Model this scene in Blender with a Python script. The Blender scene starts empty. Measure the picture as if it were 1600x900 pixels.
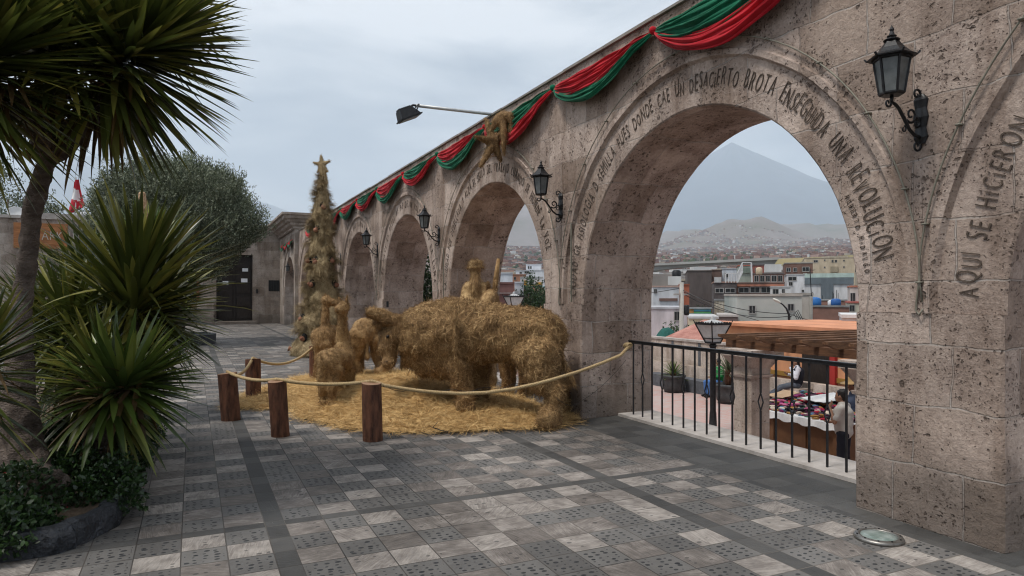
import bpy, bmesh, math, random
import numpy as np
from mathutils import Vector, Matrix, noise as mnoise
random.seed(7); rng = np.random.default_rng(7)
PI = math.pi
SC = bpy.context.scene
COL = SC.collection
# ------------------------------------------------------------------ camera, sky, sun, exposure
YAW = math.radians(25.1); F = 1067.0; EYE = 1.6; HY = 460.0
cs, sn = math.cos(YAW), math.sin(YAW)
cam_d = bpy.data.cameras.new("camera"); cam = bpy.data.objects.new("camera", cam_d); COL.objects.link(cam)
cam_d.sensor_width = 36; cam_d.lens = F/1600*36; cam_d.shift_y = (HY-450)/1600
cam_d.clip_start = 0.05; cam_d.clip_end = 90000
cam.location = (0, 0, EYE); cam.rotation_euler = (PI/2, 0, -YAW)
SC.camera = cam
SC.view_settings.view_transform = 'Standard'; SC.view_settings.look = 'None'
SC.view_settings.exposure = 0.98; SC.view_settings.gamma = 1
SC.cycles.use_denoising = True; SC.cycles.filter_width = 1.15
SC.cycles.max_bounces = 6; SC.cycles.diffuse_bounces = 3; SC.cycles.glossy_bounces = 2
SC.cycles.transparent_max_bounces = 8; SC.cycles.volume_bounces = 2
SUN_EL, SUN_AZ = 64.0, 262.0     # azimuth clockwise from +Y
wd = bpy.data.worlds.new("World"); SC.world = wd; wd.use_nodes = True
nt = wd.node_tree; N = nt.nodes; L = nt.links
N.clear()
wo = N.new('ShaderNodeOutputWorld'); bg = N.new('ShaderNodeBackground')
sky = N.new('ShaderNodeTexSky'); sky.sky_type = 'NISHITA'; sky.sun_disc = False
sky.sun_elevation = math.radians(SUN_EL); sky.sun_rotation = math.radians(SUN_AZ)
sky.air_density = 1.0; sky.dust_density = 3.0
tc = N.new('ShaderNodeTexCoord'); mp = N.new('ShaderNodeMapping'); mp.inputs['Scale'].default_value = (1.0, 1.0, 3.2)
mp.inputs['Location'].default_value = (0.35, 0.1, 0.0)
n1 = N.new('ShaderNodeTexNoise'); n1.inputs['Scale'].default_value = 2.3; n1.inputs['Detail'].default_value = 8; n1.inputs['Roughness'].default_value = 0.55; n1.inputs['Distortion'].default_value = 0.4
r1 = N.new('ShaderNodeValToRGB')
r1.color_ramp.elements[0].position = 0.39; r1.color_ramp.elements[0].color = (2.2, 2.5, 2.95, 1)
r1.color_ramp.elements[1].position = 0.59; r1.color_ramp.elements[1].color = (6.6, 6.65, 6.75, 1)
e = r1.color_ramp.elements.new(0.47); e.color = (3.9, 4.15, 4.45, 1)
mixw = N.new('ShaderNodeMix'); mixw.data_type = 'RGBA'; mixw.inputs['Factor'].default_value = 0.93
L.new(tc.outputs['Generated'], mp.inputs['Vector']); L.new(mp.outputs['Vector'], n1.inputs['Vector'])
L.new(n1.outputs['Fac'], r1.inputs['Fac'])
L.new(sky.outputs['Color'], mixw.inputs['A']); L.new(r1.outputs['Color'], mixw.inputs['B'])
L.new(mixw.outputs['Result'], bg.inputs['Color']); bg.inputs['Strength'].default_value = 0.088
L.new(bg.outputs['Background'], wo.inputs['Surface'])
sun_d = bpy.data.lights.new("sun", 'SUN'); sun = bpy.data.objects.new("sun", sun_d); COL.objects.link(sun)
sun_d.energy = 2.0; sun_d.angle = math.radians(12); sun_d.color = (1.0, 0.95, 0.88)
_a, _e = math.radians(SUN_AZ), math.radians(SUN_EL)
sdir = Vector((math.sin(_a)*math.cos(_e), math.cos(_a)*math.cos(_e), math.sin(_e)))
sun.rotation_euler = sdir.to_track_quat('Z', 'Y').to_euler(); sun.location = (0, 0, 30)

# ------------------------------------------------------------------ helpers: places
def W(px, py, z):            # a point at depth z that the photo shows at (px, py)
    cx = (px-800)/F*z
    return Vector((cx*cs+z*sn, z*cs-cx*sn, EYE-(py-HY)/F*z))
def G(px, py, Z0=0.0):       # the point on a floor of height Z0
    return W(px, py, F*(EYE-Z0)/(py-HY))
def XY(px, z, Z=0.0):
    p = W(px, HY, z); p.z = Z; return p
CAMR = Vector((cs, -sn, 0)); CAMF = Vector((sn, cs, 0))

# ------------------------------------------------------------------ helpers: materials
MATS = {}
def new_mat(name):
    m = bpy.data.materials.new(name); m.use_nodes = True
    return m, m.node_tree.nodes, m.node_tree.links, m.node_tree.nodes['Principled BSDF']
def nd(N, t, **k):
    n = N.new(t)
    for a, b in k.items():
        if a.startswith('i_'): n.inputs[a[2:].replace('_', ' ')].default_value = b
        else: setattr(n, a, b)
    return n
def ramp(N, stops):
    r = N.new('ShaderNodeValToRGB'); el = r.color_ramp.elements
    el[0].position, el[0].color = stops[0][0], (*stops[0][1], 1)
    el[1].position, el[1].color = stops[-1][0], (*stops[-1][1], 1)
    for p, c in stops[1:-1]:
        e = el.new(p); e.color = (*c, 1)
    return r
def mixc(N, L, f, a, b, mode='MIX'):
    m = N.new('ShaderNodeMix'); m.data_type = 'RGBA'; m.blend_type = mode
    for s, v in (('Factor', f), ('A', a), ('B', b)):
        if hasattr(v, 'is_output') or hasattr(v, 'links'): L.new(v, m.inputs[s])
        elif s == 'Factor': m.inputs[s].default_value = v
        else: m.inputs[s].default_value = (*v, 1)
    return m.outputs['Result']
def mth(N, L, op, a, b=0.0, c=None):
    m = N.new('ShaderNodeMath'); m.operation = op
    for i, v in enumerate((a, b, c)):
        if v is None: continue
        if hasattr(v, 'links'): L.new(v, m.inputs[i])
        else: m.inputs[i].default_value = v
    return m.outputs[0]
def bump(N, L, h, strength, dist, bs):
    b = nd(N, 'ShaderNodeBump'); b.inputs['Strength'].default_value = strength; b.inputs['Distance'].default_value = dist
    L.new(h, b.inputs['Height']); L.new(b.outputs['Normal'], bs.inputs['Normal']); return b
def coarse(name, c1, c2, scale=3.0, rough=0.85, bstr=0.3, bdist=0.01, detail=6, isl=0.0, metallic=0.0, stretch=(1, 1, 1)):
    """A noisy two-tone material, with an optional per-piece tint."""
    if name in MATS: return MATS[name]
    m, N, L, b = new_mat(name)
    t = nd(N, 'ShaderNodeTexCoord'); mpn = nd(N, 'ShaderNodeMapping'); mpn.inputs['Scale'].default_value = stretch
    L.new(t.outputs['Object'], mpn.inputs['Vector'])
    n = nd(N, 'ShaderNodeTexNoise', i_Scale=scale, i_Detail=detail, i_Roughness=0.6); L.new(mpn.outputs[0], n.inputs['Vector'])
    r = ramp(N, [(0.3, c1), (0.7, c2)]); L.new(n.outputs['Fac'], r.inputs['Fac'])
    col = r.outputs['Color']
    if isl:
        g = nd(N, 'ShaderNodeNewGeometry')
        v = mth(N, L, 'MULTIPLY_ADD', g.outputs['Random Per Island'], 2*isl, 1-isl)
        hs = nd(N, 'ShaderNodeHueSaturation'); L.new(v, hs.inputs['Value']); L.new(col, hs.inputs['Color']); col = hs.outputs['Color']
    L.new(col, b.inputs['Base Color']); b.inputs['Roughness'].default_value = rough; b.inputs['Metallic'].default_value = metallic
    b.inputs['Specular IOR Level'].default_value = 0.3
    if bstr:
        n2 = nd(N, 'ShaderNodeTexNoise', i_Scale=scale*7, i_Detail=4.0); L.new(mpn.outputs[0], n2.inputs['Vector'])
        bump(N, L, n2.outputs['Fac'], bstr, bdist, b)
    MATS[name] = m; return m

def stone_mat(name, c_lo, c_hi, bw=0.62, bh=0.42, pits=1.0, base_dark=True, mort=(0.45, 0.42, 0.39)):
    if name in MATS: return MATS[name]
    m, N, L, b = new_mat(name)
    t = nd(N, 'ShaderNodeTexCoord'); sp = nd(N, 'ShaderNodeSeparateXYZ'); L.new(t.outputs['Object'], sp.inputs[0])
    gn = nd(N, 'ShaderNodeNewGeometry'); sn_ = nd(N, 'ShaderNodeSeparateXYZ'); L.new(gn.outputs['True Normal'], sn_.inputs[0])
    facing = mth(N, L, 'GREATER_THAN', mth(N, L, 'ABSOLUTE', sn_.outputs['X']), 0.6)      # wall faces run along y, jambs and soffits along x
    u = mth(N, L, 'ADD', mth(N, L, 'MULTIPLY', facing, sp.outputs['Y']), mth(N, L, 'MULTIPLY', mth(N, L, 'SUBTRACT', 1.0, facing), sp.outputs['X']))
    wn = nd(N, 'ShaderNodeTexNoise', i_Scale=2.2, i_Detail=3.0); L.new(t.outputs['Object'], wn.inputs['Vector'])
    wob = mth(N, L, 'MULTIPLY_ADD', wn.outputs['Fac'], 0.09, -0.045)
    cb = nd(N, 'ShaderNodeCombineXYZ'); L.new(mth(N, L, 'ADD', u, wob), cb.inputs[0]); L.new(mth(N, L, 'ADD', sp.outputs['Z'], wob), cb.inputs[1])
    br = nd(N, 'ShaderNodeTexBrick'); br.offset = 0.43; br.squash = 0.8; br.squash_frequency = 3
    br.inputs['Scale'].default_value = 1.0; br.inputs['Brick Width'].default_value = bw; br.inputs['Row Height'].default_value = bh
    br.inputs['Mortar Size'].default_value = 0.008; br.inputs['Mortar Smooth'].default_value = 0.5
    br.inputs['Color1'].default_value = (0, 0, 0, 1); br.inputs['Color2'].default_value = (1, 1, 1, 1); br.inputs['Bias'].default_value = 0
    br.inputs['Mortar'].default_value = (0.5, 0.5, 0.5, 1)
    L.new(cb.outputs[0], br.inputs['Vector'])
    big = nd(N, 'ShaderNodeTexNoise', i_Scale=1.3, i_Detail=7.0, i_Roughness=0.62); L.new(t.outputs['Object'], big.inputs['Vector'])
    fin = nd(N, 'ShaderNodeTexNoise', i_Scale=26.0, i_Detail=5.0, i_Roughness=0.7); L.new(t.outputs['Object'], fin.inputs['Vector'])
    f = mth(N, L, 'ADD', mth(N, L, 'MULTIPLY', big.outputs['Fac'], 0.62), mth(N, L, 'MULTIPLY', fin.outputs['Fac'], 0.38))
    r = ramp(N, [(0.36, c_lo), (0.62, c_hi)]); L.new(f, r.inputs['Fac'])
    tint = ramp(N, [(0.0, (0.70, 0.66, 0.62)), (0.3, (0.90, 0.87, 0.84)), (0.6, (1.0, 0.99, 0.98)), (1.0, (1.16, 1.15, 1.14))]); L.new(br.outputs['Color'], tint.inputs['Fac'])
    col = mixc(N, L, 1.0, r.outputs['Color'], tint.outputs['Color'], 'MULTIPLY')
    smp = nd(N, 'ShaderNodeMapping'); smp.inputs['Scale'].default_value = (3.2, 3.2, 0.45); L.new(t.outputs['Object'], smp.inputs[0])
    stn = nd(N, 'ShaderNodeTexNoise', i_Scale=1.0, i_Detail=6.0, i_Roughness=0.6); L.new(smp.outputs[0], stn.inputs['Vector'])
    stc = ramp(N, [(0.36, (0.70, 0.66, 0.63)), (0.52, (1.0, 0.99, 0.98)), (0.7, (1.08, 1.08, 1.08))]); L.new(stn.outputs['Fac'], stc.inputs['Fac'])
    col = mixc(N, L, 1.0, col, stc.outputs['Color'], 'MULTIPLY')
    if base_dark:    # the grimy lowest course of blocks
        zz = mth(N, L, 'ADD', sp.outputs['Z'], mth(N, L, 'MULTIPLY_ADD', big.outputs['Fac'], 0.9, -0.45))
        gr = nd(N, 'ShaderNodeMapRange'); L.new(zz, gr.inputs[0]); gr.inputs[1].default_value = 0.30; gr.inputs[2].default_value = 0.72; gr.inputs[3].default_value = 0.66; gr.inputs[4].default_value = 0.0
        col = mixc(N, L, gr.outputs[0], col, (0.115, 0.095, 0.08))
    mask = nd(N, 'ShaderNodeTexNoise', i_Scale=2.6, i_Detail=4.0); L.new(t.outputs['Object'], mask.inputs['Vector'])
    mr = nd(N, 'ShaderNodeMapRange'); L.new(mask.outputs['Fac'], mr.inputs[0]); mr.inputs[1].default_value = 0.42; mr.inputs[2].default_value = 0.62
    mm = mth(N, L, 'MULTIPLY', br.outputs['Fac'], mth(N, L, 'MULTIPLY_ADD', mr.outputs[0], 0.5, 0.08))
    col = mixc(N, L, mm, col, mort)
    # pits: three sizes of cavities, stretched and warped
    wv = nd(N, 'ShaderNodeTexNoise', i_Scale=14.0, i_Detail=3.0); L.new(t.outputs['Object'], wv.inputs['Vector'])
    wvec = nd(N, 'ShaderNodeVectorMath'); wvec.operation = 'MULTIPLY_ADD'; L.new(wv.outputs['Color'], wvec.inputs[0]); wvec.inputs[1].default_value = (0.07,)*3; L.new(t.outputs['Object'], wvec.inputs[2])
    tot = None
    for sc_, th, sharp in ((13.0, 0.20, 0.10), (30.0, 0.24, 0.12), (66.0, 0.25, 0.14)):
        v = nd(N, 'ShaderNodeTexVoronoi'); v.inputs['Scale'].default_value = sc_; L.new(wvec.outputs[0], v.inputs['Vector'])
        keep = nd(N, 'ShaderNodeSeparateColor'); L.new(v.outputs['Color'], keep.inputs[0])
        thv = mth(N, L, 'MULTIPLY', mth(N, L, 'POWER', keep.outputs[0], 2.6 if sc_ < 20 else 1.8), mth(N, L, 'MULTIPLY', mth(N, L, 'MULTIPLY_ADD', mr.outputs[0], -0.75, 1.45), th*1.45*pits))
        q = nd(N, 'ShaderNodeMapRange'); L.new(mth(N, L, 'SUBTRACT', thv, v.outputs['Distance']), q.inputs[0]); q.inputs[1].default_value = 0.0; q.inputs[2].default_value = sharp
        tot = q.outputs[0] if tot is None else mth(N, L, 'MAXIMUM', tot, q.outputs[0])
    col = mixc(N, L, mth(N, L, 'MULTIPLY', tot, 0.72), col, (0.085, 0.062, 0.05))
    L.new(col, b.inputs['Base Color']); b.inputs['Roughness'].default_value = 0.93; b.inputs['Specular IOR Level'].default_value = 0.15
    h = mth(N, L, 'SUBTRACT', mth(N, L, 'MULTIPLY_ADD', fin.outputs['Fac'], 0.55, mth(N, L, 'MULTIPLY', big.outputs['Fac'], 0.9)), mth(N, L, 'ADD', mth(N, L, 'MULTIPLY', tot, 0.75), mth(N, L, 'MULTIPLY', br.outputs['Fac'], 0.45)))
    bump(N, L, h, 0.9, 0.035, b)
    MATS[name] = m; return m

def straw_mat(name, c0, c1, c2):
    if name in MATS: return MATS[name]
    m, N, L, b = new_mat(name)
    g = nd(N, 'ShaderNodeNewGeometry'); r = ramp(N, [(0.0, c0), (0.5, c1), (1.0, c2)])
    t = nd(N, 'ShaderNodeTexCoord'); n = nd(N, 'ShaderNodeTexNoise', i_Scale=4.0, i_Detail=8.0, i_Roughness=0.75); L.new(t.outputs['Object'], n.inputs['Vector'])
    f = mth(N, L, 'ADD', mth(N, L, 'MULTIPLY', g.outputs['Random Per Island'], 0.6), mth(N, L, 'MULTIPLY_ADD', n.outputs['Fac'], 1.2, -0.4))
    L.new(f, r.inputs['Fac']); L.new(r.outputs['Color'], b.inputs['Base Color'])
    b.inputs['Roughness'].default_value = 0.75; b.inputs['Specular IOR Level'].default_value = 0.25
    n2 = nd(N, 'ShaderNodeTexNoise', i_Scale=22.0, i_Detail=6.0); mp_ = nd(N, 'ShaderNodeMapping'); mp_.inputs['Scale'].default_value = (1, 1, 0.25)
    L.new(t.outputs['Object'], mp_.inputs[0]); L.new(mp_.outputs[0], n2.inputs['Vector']); bump(N, L, n2.outputs['Fac'], 0.9, 0.04, b)
    MATS[name] = m; return m

def leaf_mat(name, c0, c1, c2, rough=0.45, trans=0.0):
    if name in MATS: return MATS[name]
    m, N, L, b = new_mat(name)
    g = nd(N, 'ShaderNodeNewGeometry'); r = ramp(N, [(0.0, c0), (0.6, c1), (1.0, c2)])
    L.new(g.outputs['Random Per Island'], r.inputs['Fac'])
    t = nd(N, 'ShaderNodeTexCoord'); n = nd(N, 'ShaderNodeTexNoise', i_Scale=3.0, i_Detail=4.0); L.new(t.outputs['Object'], n.inputs['Vector'])
    hs = nd(N, 'ShaderNodeHueSaturation'); L.new(mth(N, L, 'MULTIPLY_ADD', n.outputs['Fac'], 1.1, 0.45), hs.inputs['Value']); L.new(r.outputs['Color'], hs.inputs['Color'])
    L.new(hs.outputs['Color'], b.inputs['Base Color']); b.inputs['Roughness'].default_value = rough; b.inputs['Specular IOR Level'].default_value = 0.5
    if trans:
        tr = nd(N, 'ShaderNodeBsdfTranslucent'); L.new(hs.outputs['Color'], tr.inputs['Color']); ms = nd(N, 'ShaderNodeMixShader'); ms.inputs[0].default_value = trans
        L.new(b.outputs[0], ms.inputs[1]); L.new(tr.outputs[0], ms.inputs[2]); L.new(ms.outputs[0], N['Material Output'].inputs['Surface'])
    MATS[name] = m; return m

# ------------------------------------------------------------------ helpers: objects
def tag(o, label=None, cat=None, group=None, kind=None):
    if label: o['label'] = label
    if cat: o['category'] = cat
    if group: o['group'] = group
    if kind: o['kind'] = kind
    return o
def empty(name, loc=(0, 0, 0), label=None, cat=None, group=None, rz=0):
    o = bpy.data.objects.new(name, None); COL.objects.link(o); o.location = loc; o.rotation_euler = (0, 0, rz); o.empty_display_size = 0.1
    return tag(o, label, cat, group)
def link(name, me, mat=None, parent=None):
    o = bpy.data.objects.new(name, me); COL.objects.link(o)
    if mat is not None:
        if isinstance(mat, (list, tuple)):
            for q in mat: me.materials.append(q)
        else: me.materials.append(mat)
    if parent is not None: o.parent = parent
    return o
class MB:
    """Collects verts and faces; build() links them as one mesh object."""
    def __init__(s): s.v = []; s.f = []; s.mi = []; s.cur = 0
    def add(s, vs, fs, M=None):
        k = len(s.v)
        s.v += [tuple(M @ Vector(p)) if M is not None else tuple(p) for p in vs]
        s.f += [tuple(i+k for i in f) for f in fs]; s.mi += [s.cur]*len(fs)
        return s
    def box(s, a, b, M=None):
        (x0, y0, z0), (x1, y1, z1) = a, b
        vs = [(x0, y0, z0), (x1, y0, z0), (x1, y1, z0), (x0, y1, z0), (x0, y0, z1), (x1, y0, z1), (x1, y1, z1), (x0, y1, z1)]
        return s.add(vs, [(0, 3, 2, 1), (4, 5, 6, 7), (0, 1, 5, 4), (1, 2, 6, 5), (2, 3, 7, 6), (3, 0, 4, 7)], M)
    def bar(s, p, q, w, h=None, up=Vector((0, 0, 1))):
        h = h or w; p = Vector(p); q = Vector(q); d = (q-p)
        if d.length < 1e-6: return s
        d.normalize(); a = d.cross(up)
        if a.length < 1e-3: a = d.cross(Vector((1, 0, 0)))
        a.normalize(); c = a.cross(d)
        vs = [r + a*i*w/2 + c*j*h/2 for r in (p, q) for i, j in ((-1, -1), (1, -1), (1, 1), (-1, 1))]
        return s.add(vs, [(0, 1, 2, 3), (7, 6, 5, 4), (0, 4, 5, 1), (1, 5, 6, 2), (2, 6, 7, 3), (3, 7, 4, 0)])
    def tube(s, pts, rad, n=8, cap=True):
        pts = [Vector(p) for p in pts]; rs = rad if hasattr(rad, '__len__') else [rad]*len(pts)
        rings = []; prev = None
        for i, p in enumerate(pts):
            d = (pts[min(i+1, len(pts)-1)]-pts[max(i-1, 0)])
            d = d.normalized() if d.length > 1e-9 else Vector((0, 0, 1))
            if prev is None:
                a = d.cross(Vector((0, 0, 1)))
                if a.length < 1e-3: a = d.cross(Vector((1, 0, 0)))
            else: a = prev - d*prev.dot(d)
            a.normalize(); prev = a; c = d.cross(a)
            rings.append([p + (a*math.cos(2*PI*k/n) + c*math.sin(2*PI*k/n))*rs[i] for k in range(n)])
        vs = [q for r in rings for q in r]; fs = []
        for i in range(len(pts)-1):
            for k in range(n): fs.append((i*n+k, i*n+(k+1) % n, (i+1)*n+(k+1) % n, (i+1)*n+k))
        if cap: fs.append(tuple(range(n-1, -1, -1))); fs.append(tuple((len(pts)-1)*n+k for k in range(n)))
        return s.add(vs, fs)
    def lathe(s, prof, n=16, M=None, a0=0.0):
        vs = [(r*math.cos(a0+2*PI*k/n), r*math.sin(a0+2*PI*k/n), z) for r, z in prof for k in range(n)]; fs = []
        for i in range(len(prof)-1):
            for k in range(n): fs.append((i*n+k, i*n+(k+1) % n, (i+1)*n+(k+1) % n, (i+1)*n+k))
        fs.append(tuple(range(n-1, -1, -1))); fs.append(tuple((len(prof)-1)*n+k for k in range(n)))
        return s.add(vs, fs, M)
    def build(s, name, mat=None, parent=None, smooth=False):
        me = bpy.data.meshes.new(name); me.from_pydata([tuple(v) for v in s.v], [], s.f); me.update()
        o = link(name, me, mat, parent)
        if isinstance(mat, (list, tuple)): me.polygons.foreach_set('material_index', s.mi)
        if smooth: me.polygons.foreach_set('use_smooth', [True]*len(me.polygons))
        return o
def box_obj(name, a, b, mat, parent=None, M=None):
    return MB().box(a, b, M).build(name, mat, parent)
def np_mesh(name, V, Fq, smooth=False):
    """V (n,3), Fq (m,k) with k = 3 or 4"""
    me = bpy.data.meshes.new(name); V = np.asarray(V, dtype=np.float32); Fq = np.asarray(Fq, dtype=np.int32)
    me.vertices.add(len(V)); me.vertices.foreach_set('co', V.ravel())
    k = Fq.shape[1]; me.loops.add(Fq.size); me.polygons.add(len(Fq))
    me.polygons.foreach_set('loop_start', np.arange(0, Fq.size, k, dtype=np.int32))
    me.polygons.foreach_set('loop_total', np.full(len(Fq), k, dtype=np.int32))
    me.loops.foreach_set('vertex_index', Fq.ravel()); me.update(calc_edges=True)
    if smooth: me.polygons.foreach_set('use_smooth', np.ones(len(Fq), dtype=bool))
    return me
def copy_tree(o, parent=None):
    c = o.copy(); COL.objects.link(c); c.parent = parent
    for ch in list(o.children): copy_tree(ch, c)
    return c
def nz(p, s=1.0): return mnoise.noise(Vector(p)*s)

# ---- blobs: tapered capsules and ellipsoids fused by a voxel remesh
def capsule(mb, p, q, r0, r1, n=14):
    p = Vector(p); q = Vector(q); d = (q-p); Lc = d.length
    if Lc < 1e-5: d = Vector((0, 0, 1)); Lc = 1e-5
    d.normalize(); pts = []; rs = []
    for k in range(5): a = PI/2*(k+0.35)/5; pts.append(p-d*r0*math.cos(a)); rs.append(r0*math.sin(a))
    pts.append(p); rs.append(r0); pts.append(q); rs.append(r1)
    for k in range(5): a = PI/2*(1-(k+0.65)/5); pts.append(q+d*r1*math.cos(a)); rs.append(r1*math.sin(a))
    mb.tube(pts, rs, n)
def chain(mb, pts, rs, n=14):
    for i in range(len(pts)-1): capsule(mb, pts[i], pts[i+1], rs[i], rs[i+1], n)
def ellip(mb, c, r, rot=None, n=18):
    M = Matrix.Translation(Vector(c)) @ (rot.to_4x4() if rot is not None else Matrix.Identity(4)) @ Matrix.Diagonal((*r, 1))
    prof = [(math.sin(PI*(k+0.3)/12.6), -math.cos(PI*(k+0.3)/12.6)) for k in range(13)]
    mb.lathe(prof, n, M)
def fuse(mb, voxel, smooth=4, disp=0.0, dscale=6.0, seed=0):
    me = bpy.data.meshes.new('tmp'); me.from_pydata([tuple(v) for v in mb.v], [], mb.f)
    o = bpy.data.objects.new('tmp', me); COL.objects.link(o)
    m = o.modifiers.new('r', 'REMESH'); m.mode = 'VOXEL'; m.voxel_size = voxel
    if smooth: s_ = o.modifiers.new('s', 'SMOOTH'); s_.factor = 0.5; s_.iterations = smooth
    dg = bpy.context.evaluated_depsgraph_get(); dg.update()
    out = bpy.data.meshes.new_from_object(o.evaluated_get(dg))
    bpy.data.objects.remove(o); bpy.data.meshes.remove(me)
    if disp:
        out.update(); n = len(out.vertices); co = np.empty(n*3); out.vertices.foreach_get('co', co); co = co.reshape(-1, 3)
        nn = np.empty(n*3); out.vertices.foreach_get('normal', nn); nn = nn.reshape(-1, 3)
        d = np.array([mnoise.fractal(Vector(c)*dscale+Vector((seed, 0, 0)), 1.0, 2.0, 3) for c in co])
        co = co + nn*(d*disp)[:, None]; out.vertices.foreach_set('co', co.ravel()); out.update()
    out.polygons.foreach_set('use_smooth', [True]*len(out.polygons))
    return out
def arrays(me):
    n = len(me.vertices); co = np.empty(n*3); me.vertices.foreach_get('co', co)
    m = len(me.polygons); tot = np.empty(m, dtype=np.int32); me.polygons.foreach_get('loop_total', tot)
    li = np.empty(len(me.loops), dtype=np.int32); me.loops.foreach_get('vertex_index', li)
    st = np.concatenate(([0], np.cumsum(tot)[:-1]))
    fs = [li[a:a+4] if t == 4 else np.append(li[a:a+3], li[a+2]) for a, t in zip(st, tot)]
    ce = np.empty(m*3); me.polygons.foreach_get('center', ce); no = np.empty(m*3); me.polygons.foreach_get('normal', no)
    ar = np.empty(m); me.polygons.foreach_get('area', ar)
    return co.reshape(-1, 3), tot, li, ce.reshape(-1, 3), no.reshape(-1, 3), ar
def unit(a): return a/np.maximum(np.linalg.norm(a, axis=1, keepdims=True), 1e-9)
def fibres(P, D, Nn, ln, wd, curl, seg=3, droop=0.0, lift=0.0):
    """thin ribbons starting at P, heading D, curving at random; returns V, F(quads)"""
    n = len(P); V = np.empty((n, (seg+1)*2, 3)); p = P.copy(); d = unit(D)
    cdir = rng.normal(size=(n, 3)); L_ = (ln*np.ones(n))/seg
    for k in range(seg+1):
        side = unit(np.cross(d, Nn + rng.normal(size=(n, 3))*0.35)); w = wd*(1-0.75*k/seg)
        w = (w*np.ones(n))[:, None]
        V[:, 2*k] = p-side*w/2; V[:, 2*k+1] = p+side*w/2
        p = p+d*L_[:, None]; d = unit(d+cdir*curl+Nn*lift+np.array([0, 0, -droop])); cdir = cdir+rng.normal(size=(n, 3))*0.4
    base = (np.arange(n)*(seg+1)*2)[:, None]
    Fk = np.concatenate([base+np.array([2*k, 2*k+1, 2*k+3, 2*k+2]) for k in range(seg)], axis=1).reshape(-1, 4)
    return V.reshape(-1, 3), Fk
def furry(name, me, mat, parent, count, ln=0.16, wd=0.007, down=0.8, curl=0.22, lift=0.1, droop=0.1, stray=0.25):
    """join a fused body with a coat of straw strands into ONE mesh"""
    co, tot, li, ce, no, ar = arrays(me)
    idx = rng.choice(len(ar), size=count, p=ar/ar.sum()); P = ce[idx]+rng.normal(size=(count, 3))*0.015; Nn = no[idx]
    g = rng.normal(size=(count, 3))*0.75+np.array([0, 0, -down]); D = g-(g*Nn).sum(1)[:, None]*Nn
    D = unit(D)+Nn*(rng.random((count, 1))*stray)
    V, Fq = fibres(P-Nn*0.008, D, Nn, ln*(0.5+rng.random(count)), wd*(0.6+0.8*rng.random(count)), curl, lift=-lift*0.3, droop=droop)
    quads = []
    k = 0
    for t in tot:
        s_ = li[k:k+t]
        if t == 4: quads.append(tuple(s_))
        elif t == 3: quads.append((s_[0], s_[1], s_[2]))
        k += t
    base = len(co); out = bpy.data.meshes.new(name)
    if all(len(q) == 4 for q in quads):
        out = np_mesh(name, np.vstack([co, V]), np.vstack([np.array(quads), Fq+base]))
    else:
        out.from_pydata(np.vstack([co, V]).tolist(), [], quads+[tuple(q) for q in (Fq+base).tolist()])
    sm = np.zeros(len(out.polygons), dtype=bool); sm[:len(quads)] = True; out.polygons.foreach_set('use_smooth', sm)
    bpy.data.meshes.remove(me)
    return link(name, out, mat, parent)

# ------------------------------------------------------------------ the materials
M_wall = stone_mat('volcanic_stone', (0.245, 0.19, 0.162), (0.53, 0.438, 0.382))
M_back = stone_mat('dressed_stone', (0.22, 0.185, 0.16), (0.42, 0.37, 0.33), bw=0.9, bh=0.5, pits=0.75)
M_lowstone = stone_mat('terrace_stone', (0.34, 0.29, 0.25), (0.58, 0.51, 0.46), bw=0.8, bh=0.45, pits=0.7, base_dark=False)
M_iron = coarse('black_iron', (0.008, 0.008, 0.009), (0.022, 0.022, 0.024), 20, 0.42, 0.15, 0.002)
M_straw = straw_mat('straw', (0.075, 0.04, 0.018), (0.25, 0.145, 0.06), (0.66, 0.45, 0.22))
M_straw_tree = straw_mat('dry_grass', (0.10, 0.07, 0.035), (0.31, 0.225, 0.115), (0.58, 0.46, 0.28))
M_hay = straw_mat('loose_hay', (0.24, 0.13, 0.045), (0.58, 0.37, 0.15), (0.92, 0.68, 0.34))
M_yucca = leaf_mat('yucca_leaf', (0.028, 0.040, 0.009), (0.075, 0.092, 0.018), (0.26, 0.24, 0.05), 0.30, 0.28)
M_yucca_hi = leaf_mat('young_yucca_leaf', (0.04, 0.07, 0.014), (0.09, 0.135, 0.025), (0.24, 0.27, 0.06), 0.38, 0.25)
M_dead = leaf_mat('old_yucca_leaf', (0.06, 0.035, 0.015), (0.11, 0.065, 0.02), (0.20, 0.13, 0.04), 0.6, 0.15)
M_olive = leaf_mat('olive_leaf', (0.04, 0.052, 0.03), (0.13, 0.155, 0.09), (0.34, 0.37, 0.26), 0.6, 0.15)
M_dark_leaf = leaf_mat('hedge_leaf', (0.012, 0.028, 0.010), (0.028, 0.06, 0.018), (0.06, 0.11, 0.03), 0.5, 0.1)
M_soil = coarse('soil', (0.06, 0.042, 0.028), (0.13, 0.09, 0.06), 9, 0.95, 0.7, 0.02)
M_kerb = coarse('dark_kerb_stone', (0.012, 0.013, 0.016), (0.05, 0.053, 0.06), 6, 0.55, 0.8, 0.02)
M_rope = coarse('rope_fibre', (0.30, 0.20, 0.09), (0.55, 0.42, 0.24), 60, 0.85, 0.5, 0.004)
M_glass = coarse('clouded_glass', (0.10, 0.11, 0.11), (0.17, 0.18, 0.18), 12, 0.25, 0.0)
M_glass_milky = coarse('milky_glass', (0.42, 0.44, 0.44), (0.6, 0.62, 0.61), 6, 0.35, 0.0)  # pale milky colour of the lamp glass itself
M_window = coarse('dark_window', (0.008, 0.009, 0.010), (0.025, 0.028, 0.03), 3, 0.4, 0.0)
M_letter = coarse('carved_letter', (0.05, 0.038, 0.03), (0.12, 0.09, 0.07), 30, 0.95, 0.3, 0.004)
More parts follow.
